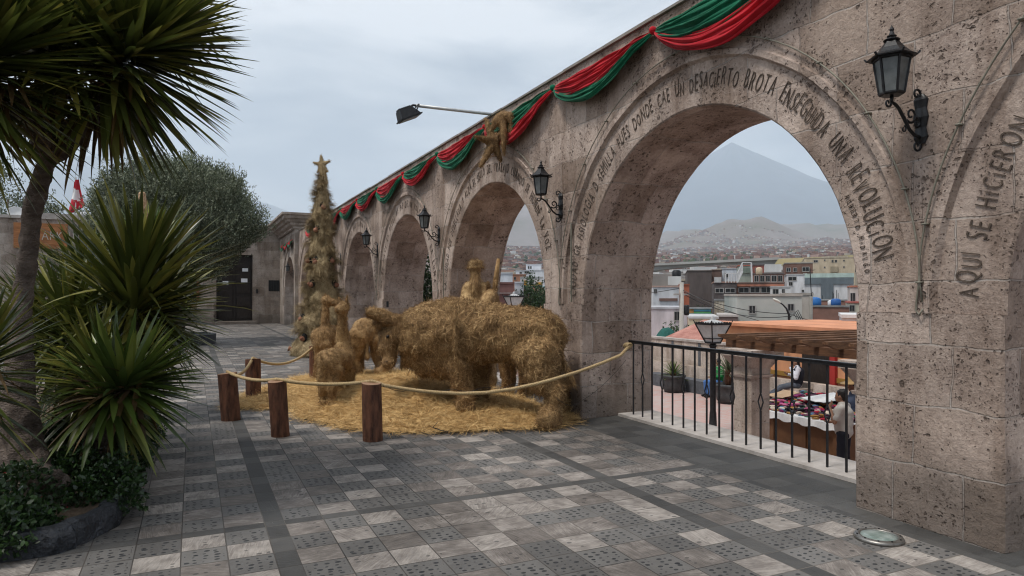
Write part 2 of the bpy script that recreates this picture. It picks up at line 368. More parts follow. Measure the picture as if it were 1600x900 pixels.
M_cable = coarse('green_cable', (0.14, 0.13, 0.10), (0.24, 0.225, 0.18), 15, 0.5, 0.0)
M_clay = coarse('clay', (0.17, 0.07, 0.04), (0.32, 0.15, 0.09), 8, 0.7, 0.2, 0.004)
M_terra = coarse('dry_ground', (0.20, 0.16, 0.13), (0.34, 0.28, 0.24), 0.004, 0.95, 0.0, detail=8)
def plain(name, c, rough=0.7, var=0.12, scale=4.0, metallic=0.0, b=0.15):
    return coarse(name, tuple(x*(1-var) for x in c), tuple(min(1, x*(1+var)) for x in c), scale, rough, b, 0.004, metallic=metallic)

# ================================================================== THE SETTING
def paving_mat():
    m, N, L, b = new_mat('paving')
    t = nd(N, 'ShaderNodeTexCoord'); sp = nd(N, 'ShaderNodeSeparateXYZ'); L.new(t.outputs['Object'], sp.inputs[0])
    M = lambda op, a, bb=0.0, c=None: mth(N, L, op, a, bb, c)
    T = 0.26; PX = 2.73; PY = 7.9
    x = M('SUBTRACT', sp.outputs['X'], 0.588); y = M('SUBTRACT', sp.outputs['Y'], 5.07)
    kx = M('FLOOR', M('DIVIDE', x, PX)); ky = M('FLOOR', M('DIVIDE', y, PY))
    rx = M('SUBTRACT', x, M('MULTIPLY', kx, PX)); ry = M('SUBTRACT', y, M('MULTIPLY', ky, PY))
    i = M('FLOOR', M('DIVIDE', rx, T)); j = M('FLOOR', M('DIVIDE', ry, T))
    fx = M('FRACT', M('DIVIDE', rx, T)); fy = M('FRACT', M('DIVIDE', ry, T))
    sx = M('GREATER_THAN', rx, 2.6); sy = M('GREATER_THAN', ry, 7.8)
    strip = M('MAXIMUM', sx, sy)
    border = M('GREATER_THAN', sp.outputs['X'], 4.28)
    strip = M('MAXIMUM', strip, border)
    ii = M('ADD', i, M('MULTIPLY', kx, 11.0)); jj = M('ADD', j, M('MULTIPLY', ky, 31.0))
    chk = M('MODULO', M('ABSOLUTE', M('ADD', M('ADD', i, j), M('MULTIPLY', ky, 0.0))), 2.0)
    cb = nd(N, 'ShaderNodeCombineXYZ'); L.new(ii, cb.inputs[0]); L.new(jj, cb.inputs[1]); L.new(strip, cb.inputs[2])
    wn = nd(N, 'ShaderNodeTexWhiteNoise'); wn.noise_dimensions = '3D'; L.new(cb.outputs[0], wn.inputs['Vector'])
    rs = nd(N, 'ShaderNodeSeparateColor'); L.new(wn.outputs['Color'], rs.inputs[0]); r1, r2, r3 = rs.outputs[0], rs.outputs[1], rs.outputs[2]
    # swap a few tiles so the checker is not perfect
    chk = M('ABSOLUTE', M('SUBTRACT', chk, M('LESS_THAN', r3, 0.13)))
    big = nd(N, 'ShaderNodeTexNoise', i_Scale=0.55, i_Detail=5.0); L.new(t.outputs['Object'], big.inputs['Vector'])
    fin = nd(N, 'ShaderNodeTexNoise', i_Scale=38.0, i_Detail=6.0, i_Roughness=0.7); L.new(t.outputs['Object'], fin.inputs['Vector'])
    # scratches on the pale tiles, turned differently on each tile
    rot = nd(N, 'ShaderNodeVectorRotate'); rot.rotation_type = 'Z_AXIS'; L.new(t.outputs['Object'], rot.inputs['Vector']); L.new(M('MULTIPLY', r2, 6.28), rot.inputs['Angle'])
    ms = nd(N, 'ShaderNodeMapping'); ms.inputs['Scale'].default_value = (6, 44, 1); L.new(rot.outputs[0], ms.inputs[0])
    scr = nd(N, 'ShaderNodeTexNoise', i_Scale=1.0, i_Detail=5.0, i_Roughness=0.65, i_Distortion=1.2); L.new(ms.outputs[0], scr.inputs['Vector'])
    pat = nd(N, 'ShaderNodeTexNoise', i_Scale=7.0, i_Detail=5.0, i_Roughness=0.6); L.new(t.outputs['Object'], pat.inputs['Vector'])
    pale = ramp(N, [(0.30, (0.085, 0.075, 0.068)), (0.47, (0.165, 0.147, 0.135)), (0.68, (0.37, 0.342, 0.315))])
    L.new(M('ADD', M('MULTIPLY', scr.outputs['Fac'], 0.42), M('ADD', M('MULTIPLY', pat.outputs['Fac'], 0.46), M('MULTIPLY_ADD', r1, 0.20, -0.04))), pale.inputs['Fac'])
    grey = ramp(N, [(0.25, (0.082, 0.079, 0.077)), (0.75, (0.165, 0.16, 0.154))])
    L.new(M('ADD', M('MULTIPLY', pat.outputs['Fac'], 0.5), M('MULTIPLY', M('ADD', r1, fin.outputs['Fac']), 0.27)), grey.inputs['Fac'])
    # oval hollows punched in the grey tiles
    md = nd(N, 'ShaderNodeMapping'); md.inputs['Scale'].default_value = (17, 23, 1); L.new(t.outputs['Object'], md.inputs[0])
    v = nd(N, 'ShaderNodeTexVoronoi'); v.inputs['Scale'].default_value = 1.0; v.inputs['Randomness'].default_value = 0.45; v.voronoi_dimensions = '2D'; L.new(md.outputs[0], v.inputs['Vector'])
    vs = nd(N, 'ShaderNodeSeparateColor'); L.new(v.outputs['Color'], vs.inputs[0])
    th = M('MULTIPLY_ADD', vs.outputs[0], 0.22, 0.10)
    dot = M('LESS_THAN', v.outputs['Distance'], th)
    ex = M('LESS_THAN', M('ABSOLUTE', M('SUBTRACT', fx, 0.5)), 0.43); ey = M('LESS_THAN', M('ABSOLUTE', M('SUBTRACT', fy, 0.5)), 0.43)
    dot = M('MULTIPLY', M('MULTIPLY', dot, ex), ey)
    isgrey = M('SUBTRACT', 1.0, chk)
    keep = M('MULTIPLY_ADD', isgrey, 0.86, M('MULTIPLY', M('LESS_THAN', vs.outputs[1], 0.13), 0.6))
    dot = M('MULTIPLY', dot, M('MINIMUM', keep, 1.0)); dot = M('MULTIPLY', dot, M('SUBTRACT', 1.0, strip))
    col = mixc(N, L, chk, grey.outputs['Color'], pale.outputs['Color'])
    col = mixc(N, L, dot, col, (0.016, 0.018, 0.021))
    scol = ramp(N, [(0.2, (0.038, 0.038, 0.038)), (0.8, (0.098, 0.096, 0.093))]); L.new(M('ADD', M('MULTIPLY', r1, 0.35), M('MULTIPLY', pat.outputs['Fac'], 0.7)), scol.inputs['Fac'])
    col = mixc(N, L, strip, col, scol.outputs['Color'])
    # joints
    gx = M('GREATER_THAN', M('ABSOLUTE', M('SUBTRACT', fx, 0.5)), 0.486); gy = M('GREATER_THAN', M('ABSOLUTE', M('SUBTRACT', fy, 0.5)), 0.484)
    gx = M('MULTIPLY', gx, M('SUBTRACT', 1.0, sx)); gy2 = M('MULTIPLY', gy, M('SUBTRACT', 1.0, sy))
    e1 = M('MAXIMUM', M('LESS_THAN', M('ABSOLUTE', M('SUBTRACT', rx, 2.6)), 0.004), M('LESS_THAN', M('ABSOLUTE', M('SUBTRACT', ry, 7.8)), 0.004))
    joint = M('MAXIMUM', M('MAXIMUM', gx, gy2), e1)
    joint = M('MULTIPLY', joint, M('SUBTRACT', 1.0, M('MULTIPLY', border, 0.8)))
    jc = ramp(N, [(0.40, (0.03, 0.027, 0.025)), (0.70, (0.16, 0.145, 0.13))]); L.new(big.outputs['Fac'], jc.inputs['Fac'])
    col = mixc(N, L, joint, col, jc.outputs['Color'])
    wear = ramp(N, [(0.34, (0.62, 0.60, 0.58)), (0.62, (1.12, 1.10, 1.08))]); L.new(big.outputs['Fac'], wear.inputs['Fac'])
    col = mixc(N, L, 1.0, col, wear.outputs['Color'], 'MULTIPLY')
    # spilt white specks and dark spots
    spk = nd(N, 'ShaderNodeTexNoise', i_Scale=17.0, i_Detail=3.0, i_Roughness=0.7); L.new(t.outputs['Object'], spk.inputs['Vector'])
    sm = nd(N, 'ShaderNodeMapRange'); L.new(spk.outputs['Fac'], sm.inputs[0]); sm.inputs[1].default_value = 0.735; sm.inputs[2].default_value = 0.77
    col = mixc(N, L, M('MULTIPLY', sm.outputs[0], 0.6), col, (0.5, 0.48, 0.46))
    sm2 = nd(N, 'ShaderNodeMapRange'); L.new(spk.outputs['Fac'], sm2.inputs[0]); sm2.inputs[1].default_value = 0.30; sm2.inputs[2].default_value = 0.25
    col = mixc(N, L, M('MULTIPLY', sm2.outputs[0], 0.6), col, (0.04, 0.037, 0.035))
    L.new(col, b.inputs['Base Color'])
    rr = nd(N, 'ShaderNodeMapRange'); L.new(pat.outputs['Fac'], rr.inputs[0]); rr.inputs[3].default_value = 0.55; rr.inputs[4].default_value = 0.85
    L.new(rr.outputs[0], b.inputs['Roughness']); b.inputs['Specular IOR Level'].default_value = 0.3
    h = M('SUBTRACT', M('MULTIPLY_ADD', r2, 0.35, M('MULTIPLY', fin.outputs['Fac'], 0.25)), M('MULTIPLY', M('MAXIMUM', joint, dot), 0.9))
    h = M('ADD', h, M('MULTIPLY', M('MULTIPLY', scr.outputs['Fac'], chk), 0.5))
    bump(N, L, h, 0.9, 0.012, b)
    return m
M_pave = paving_mat()
def sheet(name, x0, x1, y0, y1, z, mat, nx=1, ny=1):
    mb = MB(); vs = [(x0+(x1-x0)*i/nx, y0+(y1-y0)*j/ny, z) for j in range(ny+1) for i in range(nx+1)]
    mb.add(vs, [(j*(nx+1)+i, j*(nx+1)+i+1, (j+1)*(nx+1)+i+1, (j+1)*(nx+1)+i) for j in range(ny) for i in range(nx)])
    return mb.build(name, mat)
EDGE = 5.62
tag(MB().box((-24, -14, -2.3), (EDGE, 41.5, 0.0)).build('plaza_paving', M_pave), kind='structure')
# lower terrace of patterned brick
def brick_floor():
    m, N, L, b = new_mat('brick_floor'); t = nd(N, 'ShaderNodeTexCoord')
    mpn = nd(N, 'ShaderNodeMapping'); mpn.inputs['Rotation'].default_value = (0, 0, 0.0); L.new(t.outputs['Object'], mpn.inputs[0])
    br = nd(N, 'ShaderNodeTexBrick'); br.inputs['Scale'].default_value = 1; br.inputs['Brick Width'].default_value = 0.42; br.inputs['Row Height'].default_value = 0.2; br.inputs['Mortar Size'].default_value = 0.018
    br.inputs['Color1'].default_value = (0.36, 0.31, 0.29, 1); br.inputs['Color2'].default_value = (0.42, 0.22, 0.18, 1); br.inputs['Mortar'].default_value = (0.42, 0.15, 0.12, 1)
    L.new(mpn.outputs[0], br.inputs['Vector']); n = nd(N, 'ShaderNodeTexNoise', i_Scale=1.2, i_Detail=5.0); L.new(t.outputs['Object'], n.inputs[0])
    col = mixc(N, L, mth(N, L, 'MULTIPLY', n.outputs['Fac'], 0.8), br.outputs['Color'], (0.42, 0.36, 0.335)); L.new(col, b.inputs['Base Color']); b.inputs['Roughness'].default_value = 0.85
    return m
LZ = -1.9
tag(MB().box((EDGE+0.004, -10, LZ-0.3), (30, 41.5, LZ)).build('lower_terrace_paving', brick_floor()), kind='structure')

# ---- terrain, far hills, volcano
HR = [0, 36, 60, 100, 170, 260, 330, 420, 520, 640, 1000, 1600, 2400, 3200, 4200, 5200, 7000, 9000, 27000]
HZ = [-2.8, -2.8, -8, -7, 0, 5, -12, -16, -2, 16, 38, 86, 142, 195, 255, 310, 360, 420, 420]
BUMPS = [(*XY(px, d)[:2], h, s_) for px, d, h, s_ in ((1185, 7200, 190, 520), (1120, 7000, 130, 700), (1250, 7300, 120, 560), (1320, 7600, 70, 700), (1050, 6800, 90, 700), (1085, 5600, 70, 420), (1160, 5400, 80, 420), (1225, 5600, 60, 420), (830, 7000, 330, 900), (770, 6400, 260, 700), (1400, 7000, 300, 800))]
def ground_h(x, y):
    d = math.hypot(x, y); h = float(np.interp(d, HR, HZ))
    if d > 500:
        a = min(1.0, (d-500)/3500)
        h += a*40*mnoise.fractal(Vector((x/900, y/900, 3.1)), 1.0, 2.0, 5) + min(1, (d-500)/1500)*8*mnoise.noise(Vector((x/220, y/220, 0)))
    if d > 3800:
        k = min(1.0, (d-3800)/1500)*max(0.0, min(1.0, (9500-d)/2500))
        f = mnoise.fractal(Vector((x/1100+4, y/1100+1.3, 7.7)), 0.9, 2.1, 6)
        h += k*110*max(0, f+0.28)
        for bx, by, bh, bs in BUMPS:
            q = ((x-bx)**2+(y-by)**2)/(bs*bs)
            if q < 9: h += bh*math.exp(-q)*(1+.35*f)
    return h
def terrain():
    rs = np.unique(np.concatenate([np.linspace(0, 120, 12), np.geomspace(120, 12000, 110), [16000, 22000, 26500]])); na = 220
    V = []; az = [YAW+PI*2*k/na for k in range(na)]
    az = list(np.sort(np.concatenate([np.linspace(YAW-0.75, YAW+0.75, 200), np.linspace(YAW+0.75, YAW+2*PI-0.75, 42)[1:-1]])))
    for r in rs:
        for a in az:
            x, y = r*math.sin(a), r*math.cos(a); V.append((x, y, ground_h(x, y)))
    na = len(az); Fq = []
    for i in range(len(rs)-1):
        for k in range(na): Fq.append((i*na+k, (i+1)*na+k, (i+1)*na+(k+1) % na, i*na+(k+1) % na))
    return np_mesh('terrain', V, Fq, True)
def terr_mat():
    m, N, L, b = new_mat('terrain_ground'); t = nd(N, 'ShaderNodeTexCoord')
    n = nd(N, 'ShaderNodeTexNoise', i_Scale=0.0022, i_Detail=9.0, i_Roughness=0.62); L.new(t.outputs['Object'], n.inputs[0])
    r = ramp(N, [(0.3, (0.09, 0.10, 0.06)), (0.42, (0.16, 0.135, 0.105)), (0.55, (0.20, 0.165, 0.15)), (0.72, (0.30, 0.255, 0.235))]); L.new(n.outputs['Fac'], r.inputs[0])
    n2 = nd(N, 'ShaderNodeTexNoise', i_Scale=0.02, i_Detail=5.0); L.new(t.outputs['Object'], n2.inputs[0])
    col = mixc(N, L, 0.3, r.outputs[0], n2.outputs['Fac'], 'MULTIPLY'); L.new(col, b.inputs['Base Color']); b.inputs['Roughness'].default_value = 1.0; b.inputs['Specular IOR Level'].default_value = 0.0
    return m
M_terr = terr_mat()
tag(link('terrain', terrain(), M_terr), kind='structure')
def mountain(name, az_px, dist, height, radius, base=300, prof=1.35, seed=0.0, rough=1.0, flat=0.0, mat=None):
    c = XY(az_px, dist); V = []; nr, na = 70, 240; Fq = []
    for i in range(nr+1):
        r = radius*(i/nr)**1.15
        for k in range(na):
            a = 2*PI*k/na; t = r/radius
            h = (1-t)**prof if t < 1 else 0
            if flat: h = min(h, 1-flat+0.05*mnoise.noise(Vector((math.cos(a)*2, math.sin(a)*2, seed))))
            g = 1-abs(mnoise.noise(Vector((math.cos(a)*7, math.sin(a)*7, seed+t*2.5))))
            h *= 1+rough*(0.10*g-0.08)*min(1, t*5)
            x, y = c.x+r*math.cos(a), c.y+r*math.sin(a)
            z = base+height*h + rough*height*0.05*(t if t < .5 else 1-t)*2*mnoise.fractal(Vector((x/1400, y/1400, seed)), 1.0, 2.0, 5)
            V.append((x, y, z if i < nr else -50))
    for i in range(nr):
        for k in range(na): Fq.append((i*na+k, (i+1)*na+k, (i+1)*na+(k+1) % na, i*na+(k+1) % na))
    return tag(link(name, np_mesh(name, V, Fq, True), mat or M_haze_slope), kind='structure')
M_haze_slope = coarse('haze_tinted_slope', (0.022, 0.04, 0.065), (0.065, 0.085, 0.12), 0.0012, 1.0, 0.0, detail=8)  # blue of the distant air is painted into the slope colour
VD = 16000
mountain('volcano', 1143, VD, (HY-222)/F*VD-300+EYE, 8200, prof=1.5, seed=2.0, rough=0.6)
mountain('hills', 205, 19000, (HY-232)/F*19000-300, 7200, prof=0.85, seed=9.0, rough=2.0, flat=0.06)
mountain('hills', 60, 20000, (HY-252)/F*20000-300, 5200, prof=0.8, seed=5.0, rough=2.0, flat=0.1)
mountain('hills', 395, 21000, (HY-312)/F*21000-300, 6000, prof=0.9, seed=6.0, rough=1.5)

# ================================================================== THE ARCADE
XF = 4.52; XB = 5.62; PIT = 5.04; R0 = 2.0; ZS = 1.47; TOP = 4.56; YC0 = 5.56
KS = list(range(-2, 6)); YEND = YC0+PIT*5+PIT/2   # arches k = -2..5, then the end block holds the seventh
arcade = empty('arcade_wall', (0, 0, 0), 'long arcade of pitted pinkish volcanic stone with round arches and carved verses along the terrace', 'wall')
def jit(p, a=0.006):
    v = Vector(p); n = mnoise.noise_vector(v*3.1)*a + mnoise.noise_vector(v*17.0)*a*0.45
    return v+n
def arch_bay(mb, yc, xf, xb, top, hw=PIT/2, r=R0, zs=ZS, n=56, jitter=True, detail=True):
    """one bay from yc-hw to yc+hw with a round arch in the middle"""
    J = jit if jitter else (lambda p, a=0: Vector(p))
    RB, RG, RR = 2.43, 2.455, 2.505
    rec = 0.028
    def q(a, b, c, d): mb.add([J(a), J(b), J(c), J(d)], [(0, 1, 2, 3)])
    th = [PI*k/n for k in range(n+1)]
    rings = [(r, xf+rec+0.014), (r+0.016, xf+rec), ((r+RB)/2, xf+rec), (RB, xf+rec), (RG, xf-0.016), (RR, xf-0.016), (RR+0.012, xf)] if detail else [(r, xf), (RR+0.012, xf)]
    for k in range(n):
        a, b = th[k], th[k+1]
        P = lambda rr, xx, t: (xx, yc+rr*math.cos(t), zs+rr*math.sin(t))
        for (ra, xa), (rb, xb_) in zip(rings[:-1], rings[1:]): q(P(ra, xa, a), P(ra, xa, b), P(rb, xb_, b), P(rb, xb_, a))
        m = 8
        for s in range(m):       # soffit
            x0 = rings[0][1]+(xb-rings[0][1])*s/m; x1 = rings[0][1]+(xb-rings[0][1])*(s+1)/m
            q(P(r, x1, a), P(r, x1, b), P(r, x0, b), P(r, x0, a))
        # spandrel above the outer ring and back face
        ro = rings[-1][0]
        ya, yb = yc+ro*math.cos(a), yc+ro*math.cos(b); za, zb = zs+ro*math.sin(a), zs+ro*math.sin(b)
        ms = 6
        for s in range(ms):
            f0, f1 = s/ms, (s+1)/ms
            q((xf, ya, za+(top-za)*f0), (xf, yb, zb+(top-zb)*f0), (xf, yb, zb+(top-zb)*f1), (xf, ya, za+(top-za)*f1))
        ya, yb = yc+r*math.cos(a), yc+r*math.cos(b); za, zb = zs+r*math.sin(a), zs+r*math.sin(b)
        mb.add([(xb, ya, za), (xb, ya, top), (xb, yb, top), (xb, yb, zb)], [(0, 1, 2, 3)])
    for sgn in (-1, 1):
        ro = rings[-1][0]
        if hw > ro+1e-4:
            for s in range(10):
                z0, z1 = zs+(top-zs)*s/10, zs+(top-zs)*(s+1)/10
                q((xf, yc+sgn*ro, z0), (xf, yc+sgn*hw, z0), (xf, yc+sgn*hw, z1), (xf, yc+sgn*ro, z1))
        # pier below the springing
        nz_ = 16; e = 0.016
        for s in range(nz_):
            z0, z1 = zs*s/nz_, zs*(s+1)/nz_
            ys = [r, r+e, r+0.17, r+0.34, hw]; xs = [xf+e*0.9, xf, xf, xf, xf]
            if detail and s == nz_-1: xt = [xf+rec+0.014, xf+0.0, xf, xf, xf]
            for t in range(4): q((xs[t], yc+sgn*ys[t], z0), (xs[t+1], yc+sgn*ys[t+1], z0), (xs[t+1], yc+sgn*ys[t+1], z1), (xs[t], yc+sgn*ys[t], z1))
            m = 8
            for t in range(m):
                x0 = xf+e*0.9+(xb-xf-e*0.9)*t/m; x1 = xf+e*0.9+(xb-xf-e*0.9)*(t+1)/m
                q((x0, yc+sgn*r, z0), (x1, yc+sgn*r, z0), (x1, yc+sgn*r, z1), (x0, yc+sgn*r, z1))
        # ledge where the band is cut back
        q((xf, yc+sgn*r, zs), (xf, yc+sgn*RB, zs), (xf+rec+0.002, yc+sgn*RB, zs), (xf+rec+0.002, yc+sgn*r, zs))
        mb.add([(xb, yc+sgn*r, 0), (xb, yc+sgn*hw, 0), (xb, yc+sgn*hw, zs), (xb, yc+sgn*r, zs)], [(0, 1, 2, 3)])
        mb.add([(xb, yc+sgn*r, zs), (xb, yc+sgn*hw, zs), (xb, yc+sgn*hw, top), (xb, yc+sgn*r, top)], [(0, 1, 2, 3)])
    m = 12
    for s in range(m):
        y0, y1 = yc-hw+2*hw*s/m, yc-hw+2*hw*(s+1)/m; q((xf, y0, top), (xb, y0, top), (xb, y1, top), (xf, y1, top))
mb = MB()
for k in KS: arch_bay(mb, YC0+PIT*k, XF, XB, TOP, n=56 if k < 3 else 32)
arc_me = mb.build('stonework', M_wall, arcade)
bm_ = bmesh.new(); bm_.from_mesh(arc_me.data); bmesh.ops.remove_doubles(bm_, verts=bm_.verts, dist=0.0006); bmesh.ops.recalc_face_normals(bm_, faces=bm_.faces); bm_.to_mesh(arc_me.data); bm_.free()
# sill stones in every opening
M_sill = coarse('sill_stone', (0.28, 0.25, 0.225), (0.46, 0.42, 0.39), 5, 0.9, 0.4, 0.006)
for k in KS:
    yc = YC0+PIT*k
    MB().box((5.08, yc-R0+0.002, 0.0), (XB+0.02, yc+R0-0.002, 0.035)).build('sill', M_sill, arcade)
    MB().box((XB+0.004, yc-2.52, -2.2), (XB+0.06, yc+2.52, -0.02)).build('retaining_face', M_lowstone, arcade)
# thin slate drip edge on the wall top
mb = MB()
for k in range(40):
    y0 = KS[0]*PIT+YC0-2.5+k*1.0; 
    if y0+1 > YEND: break
    mb.box((XF-0.03+random.uniform(-.008, .008), y0+0.004, TOP+0.004), (XB+0.02, y0+0.996, TOP+0.03+random.uniform(0, .012)))
mb.build('coping', coarse('coping_slab', (0.16, 0.15, 0.13), (0.3, 0.27, 0.24), 4, 0.9, 0.4), arcade)
# ---- end block with its cornice
BX = 4.40; BY0 = YEND; BY1 = 39.6; BT = 4.93
mb = MB(); arch_bay(mb, YEND+PIT/2, BX, XB, BT, n=40); 
yb = YEND+PIT
mb.box((BX, yb, 0), (XB, BY1+1.5, BT)); mb.box((BX-0.05, BY0-0.02, 0), (BX+0.4, BY0+0.34, BT))
eb = mb.build('end_block', M_back, arcade)
prof = [(0.0, -0.28), (0.07, -0.24), (0.07, -0.16), (0.20, -0.08), (0.24, 0.02), (0.34, 0.06), (0.38, 0.17), (0.50, 0.20), (0.53, 0.33), (0.62, 0.36), (0.62, 0.46), (0.0, 0.50)]
mb = MB(); vs = []
for o, z in prof:
    x = BX-0.05-o; y = BY0-0.02-o*0.8
    vs.append([(8.5, y, BT+z), (x, y, BT+z), (x, BY1+1.0, BT+z)])
V = [p for r in vs for p in r]; n_ = len(prof)
fs = []
for i in range(n_-1):
    for j in range(2): fs.append((i*3+j, i*3+j+1, (i+1)*3+j+1, (i+1)*3+j))
mb.add(V, fs); mb.add([(8.5, BY0, BT+.5), (BX-.05, BY0, BT+.5), (BX-.05, BY1+1, BT+.5), (8.5, BY1+1, BT+.5)], [(0, 1, 2, 3)])
mb.box((BX+0.1, BY0+0.1, BT-0.3), (8.4, BY1+0.9, BT+0.45))
mb.build('cornice', M_back, arcade)

# ---- carved writing
GL = {}
def glyph(ch):
    if ch in GL: return GL[ch]
    cu = bpy.data.curves.new('g', 'FONT'); cu.body = ch; cu.size = 1.0; cu.extrude = 0.0; cu.resolution_u = 3; cu.offset = -0.014
    o = bpy.data.objects.new('g', cu); COL.objects.link(o); dg = bpy.context.evaluated_depsgraph_get(); dg.update()
    me = bpy.data.meshes.new_from_object(o.evaluated_get(dg))
    vs = [tuple(v.co) for v in me.vertices]; fs = [tuple(p.vertices) for p in me.polygons]
    bpy.data.objects.remove(o); bpy.data.curves.remove(cu); bpy.data.meshes.remove(me)
    w = max(v[0] for v in vs)-min(v[0] for v in vs) if vs else 0.35
    x0 = min(v[0] for v in vs) if vs else 0
    GL[ch] = ([(v[0]-x0, v[1], v[2]) for v in vs], fs, w); return GL[ch]
def thick(mb, pts_fn, vs, fs, t):
    """two skins of a flat outline t apart plus side walls"""
    n = len(vs); top = [pts_fn(v[0], v[1], t) for v in vs]; bot = [pts_fn(v[0], v[1], 0) for v in vs]
    edges = {}
    for f in fs:
        for a, b in zip(f, f[1:]+f[:1]): edges[(a, b)] = 1
    side = [(a, b, b+n, a+n) for a, b in edges if (b, a) not in edges]
    mb.add(top+bot, [f for f in fs]+side)
def arc_text(text, yc, Rb, size, ph0, ph1, xs=0.62, name='inscription', x=XF+0.028-0.004, wild=1.0, t=0.0055):
    rr = random.Random(len(text)+int(yc)); sizes = [size*(1+wild*rr.uniform(-.16, .10)) if c != ' ' else size for c in text]
    wid = [(glyph(c)[2]*s*xs if c != ' ' else size*xs*0.42) for c, s in zip(text, sizes)]
    gap = (abs(ph1-ph0)*PI/180*Rb-sum(wid))/max(1, len(text)-1)
    mb = MB(); ph = math.radians(ph0)
    for c, s, w in zip(text, sizes, wid):
        if c != ' ':
            vs, fs, _ = glyph(c); tl = rr.uniform(-.10, .10)*wild; dv = rr.uniform(-.012, .018)*wild
            pc = ph+(w/2)/Rb
            def fn(u, v, d, pc=pc, s=s, w=w, tl=tl, dv=dv):
                uu = u*s*xs-w/2; vv = v*s*1.28; uu, vv = uu*math.cos(tl)-vv*math.sin(tl)*0.6, vv+uu*math.sin(tl)+dv
                r_ = Rb+vv
                return (x-d, yc+r_*math.cos(pc)-uu*math.sin(pc), ZS+r_*math.sin(pc)+uu*math.cos(pc))
            thick(mb, fn, vs, fs, t)
        ph += (w+gap)/Rb
    return mb.build(name, M_letter, arcade)
arc_text("CIUDAD GR FISIOLOGIA D SEMILLA PUES DONDE CAE UN DESACiERTO BROTA ENSEGUiDA UNA REVOLUCiON", YC0, 2.17, 0.185, 3, 170, xs=0.56)
arc_text("ALBERTO HiDALGO", YC0, 2.085, 0.05, 155, 172, xs=0.7, wild=0.3)
arc_text("AQUI SE HiCiERON C", YC0-PIT, 2.17, 0.16, 3, 36.5, xs=0.66)
arc_text("LA CiUDAD FUE DEBELLADA Y ALZA EL SELLO DEL TRABAJO CUANDO SE HUNDE LA VOZ", YC0+PIT, 2.17, 0.17, 6, 160, xs=0.60)
arc_text("No SE NACE EN BALDE AL PiE DE UN VOLCAN Y DE LA LUNA", YC0+2*PIT, 2.17, 0.17, 8, 170, xs=0.7)
arc_text("ESTA ES LA CiUDAD QUE CANTA Y LABRA SU PiEDRA", YC0+3*PIT, 2.17, 0.17, 8, 172, xs=0.7)
MB().box((XF+0.1, YC0+PIT*2+R0-0.003, 1.27), (XF+0.16, YC0+PIT*2+R0+0.02, 1.42)).build('socket', M_iron, arcade)
# the green light cable that follows the arches
mb = MB()
for k in range(-1, 6):
    yc = YC0+PIT*k; pts = []
    for s in range(61):
        a = PI*s/60; rr_ = 2.535+0.012*mnoise.noise(Vector((a*3, k, 0))); w = math.cos(a)
        y = yc+min(rr_, 2.50+0.4*math.sin(a))*w; pts.append((XF-0.028, y, ZS+0.08+rr_*math.sin(a)))
    y1 = yc-2.50; pts.append((XF-0.028, y1+0.005, ZS+0.02)); pts.append((XF-0.028, y1-0.02, ZS-0.01)); pts.append((XF-0.028, y1-0.045, ZS+0.03))
    mb.tube(pts, 0.0065, 6)
    for s in range(4, 60, 5):
        p = Vector(pts[s]); mb.box(p-Vector((0.014, 0.016, 0.006)), p+Vector((0.03, 0.016, 0.006)))
cab = mb.build('light_cable', M_cable, None, True); tag(cab, 'thin greenish light cable pinned around the arch rims and dipping between them', 'cable')
# conduit strips down from each lantern
for k in range(0, 5):
    y = 3.02+PIT*k+0.02
    if k in (1, 2, 3):
        o = MB().box((XF-0.018, y-0.30, 1.5), (XF-0.002, y-0.28, 2.55)).build('conduit', M_cable)
        tag(o, ['', 'thin vertical cable strip under the lantern beside the ox', 'thin vertical cable strip under the lantern left of the shepherd arch', 'thin vertical cable strip under the lantern nearest the green plant arch'][k], 'cable', 'cable strips under the lanterns')

# ================================================================== BACK WALL of the square
bw = empty('stone_building', (0, 0, 0), 'low pale stone building closing the far end of the square, with a dark double door', 'building')
YB = 39.6; BTOP = 5.25
def bx_w(px):   # X where the view through px meets Y = YB
    d = (px-800)/F; return YB*(d*cs+sn)/(cs-d*sn)
def bz(px, py):
    X = bx_w(px); z = X*sn+YB*cs; return EYE-(py-HY)/F*z
d0, d1 = bx_w(338), bx_w(395); dz = bz(365, 398)
mb = MB()
xl = -14
mb.box((xl, YB, 0), (bx_w(228), YB+1, BTOP)); w0, w1 = bx_w(232), bx_w(309)
mb.box((bx_w(228), YB, 0), (w0, YB+1, BTOP)); mb.box((w0, YB, bz(290, 426)), (w1, YB+1, BTOP)); mb.box((w0, YB, 0), (w1, YB+1, bz(290, 477)))
mb.box((w1, YB, 0), (d0, YB+1, BTOP)); mb.box((d0, YB, dz), (d1, YB+1, BTOP)); mb.box((d1, YB, 0), (BX, YB+1, BTOP))
mb.build('wall', M_back, bw)
MB().box((xl, YB-0.08, BTOP), (BX-0.06, YB+1.1, BTOP+0.14)).build('coping', M_sill, bw)
MB().box((w1-0.05, YB-0.45, 0), (w1+0.75, YB-0.002, 1.25)).build('plinth', M_back, bw)
MB().box((d0-0.2, YB-0.5, 0), (d1+0.2, YB-0.001, 0.16)).build('step', M_back, bw)
MB().box((d1+0.9, YB-0.03, 1.25), (BX-0.1, YB-0.001, 1.33)).build('ledge', M_back, bw)
M_dwood = coarse('dark_wood', (0.012, 0.009, 0.008), (0.035, 0.025, 0.02), 5, 0.6, 0.4, 0.01, stretch=(6, 6, 1))
M_wood = coarse('brown_wood', (0.10, 0.045, 0.02), (0.23, 0.11, 0.05), 4, 0.6, 0.4, 0.006, stretch=(5, 5, 1))
door = MB().box((d0, YB+0.25, 0.16), (d1, YB+0.33, dz)).build('door', M_dwood, bw)
mb = MB(); wd_ = (d1-d0)/2
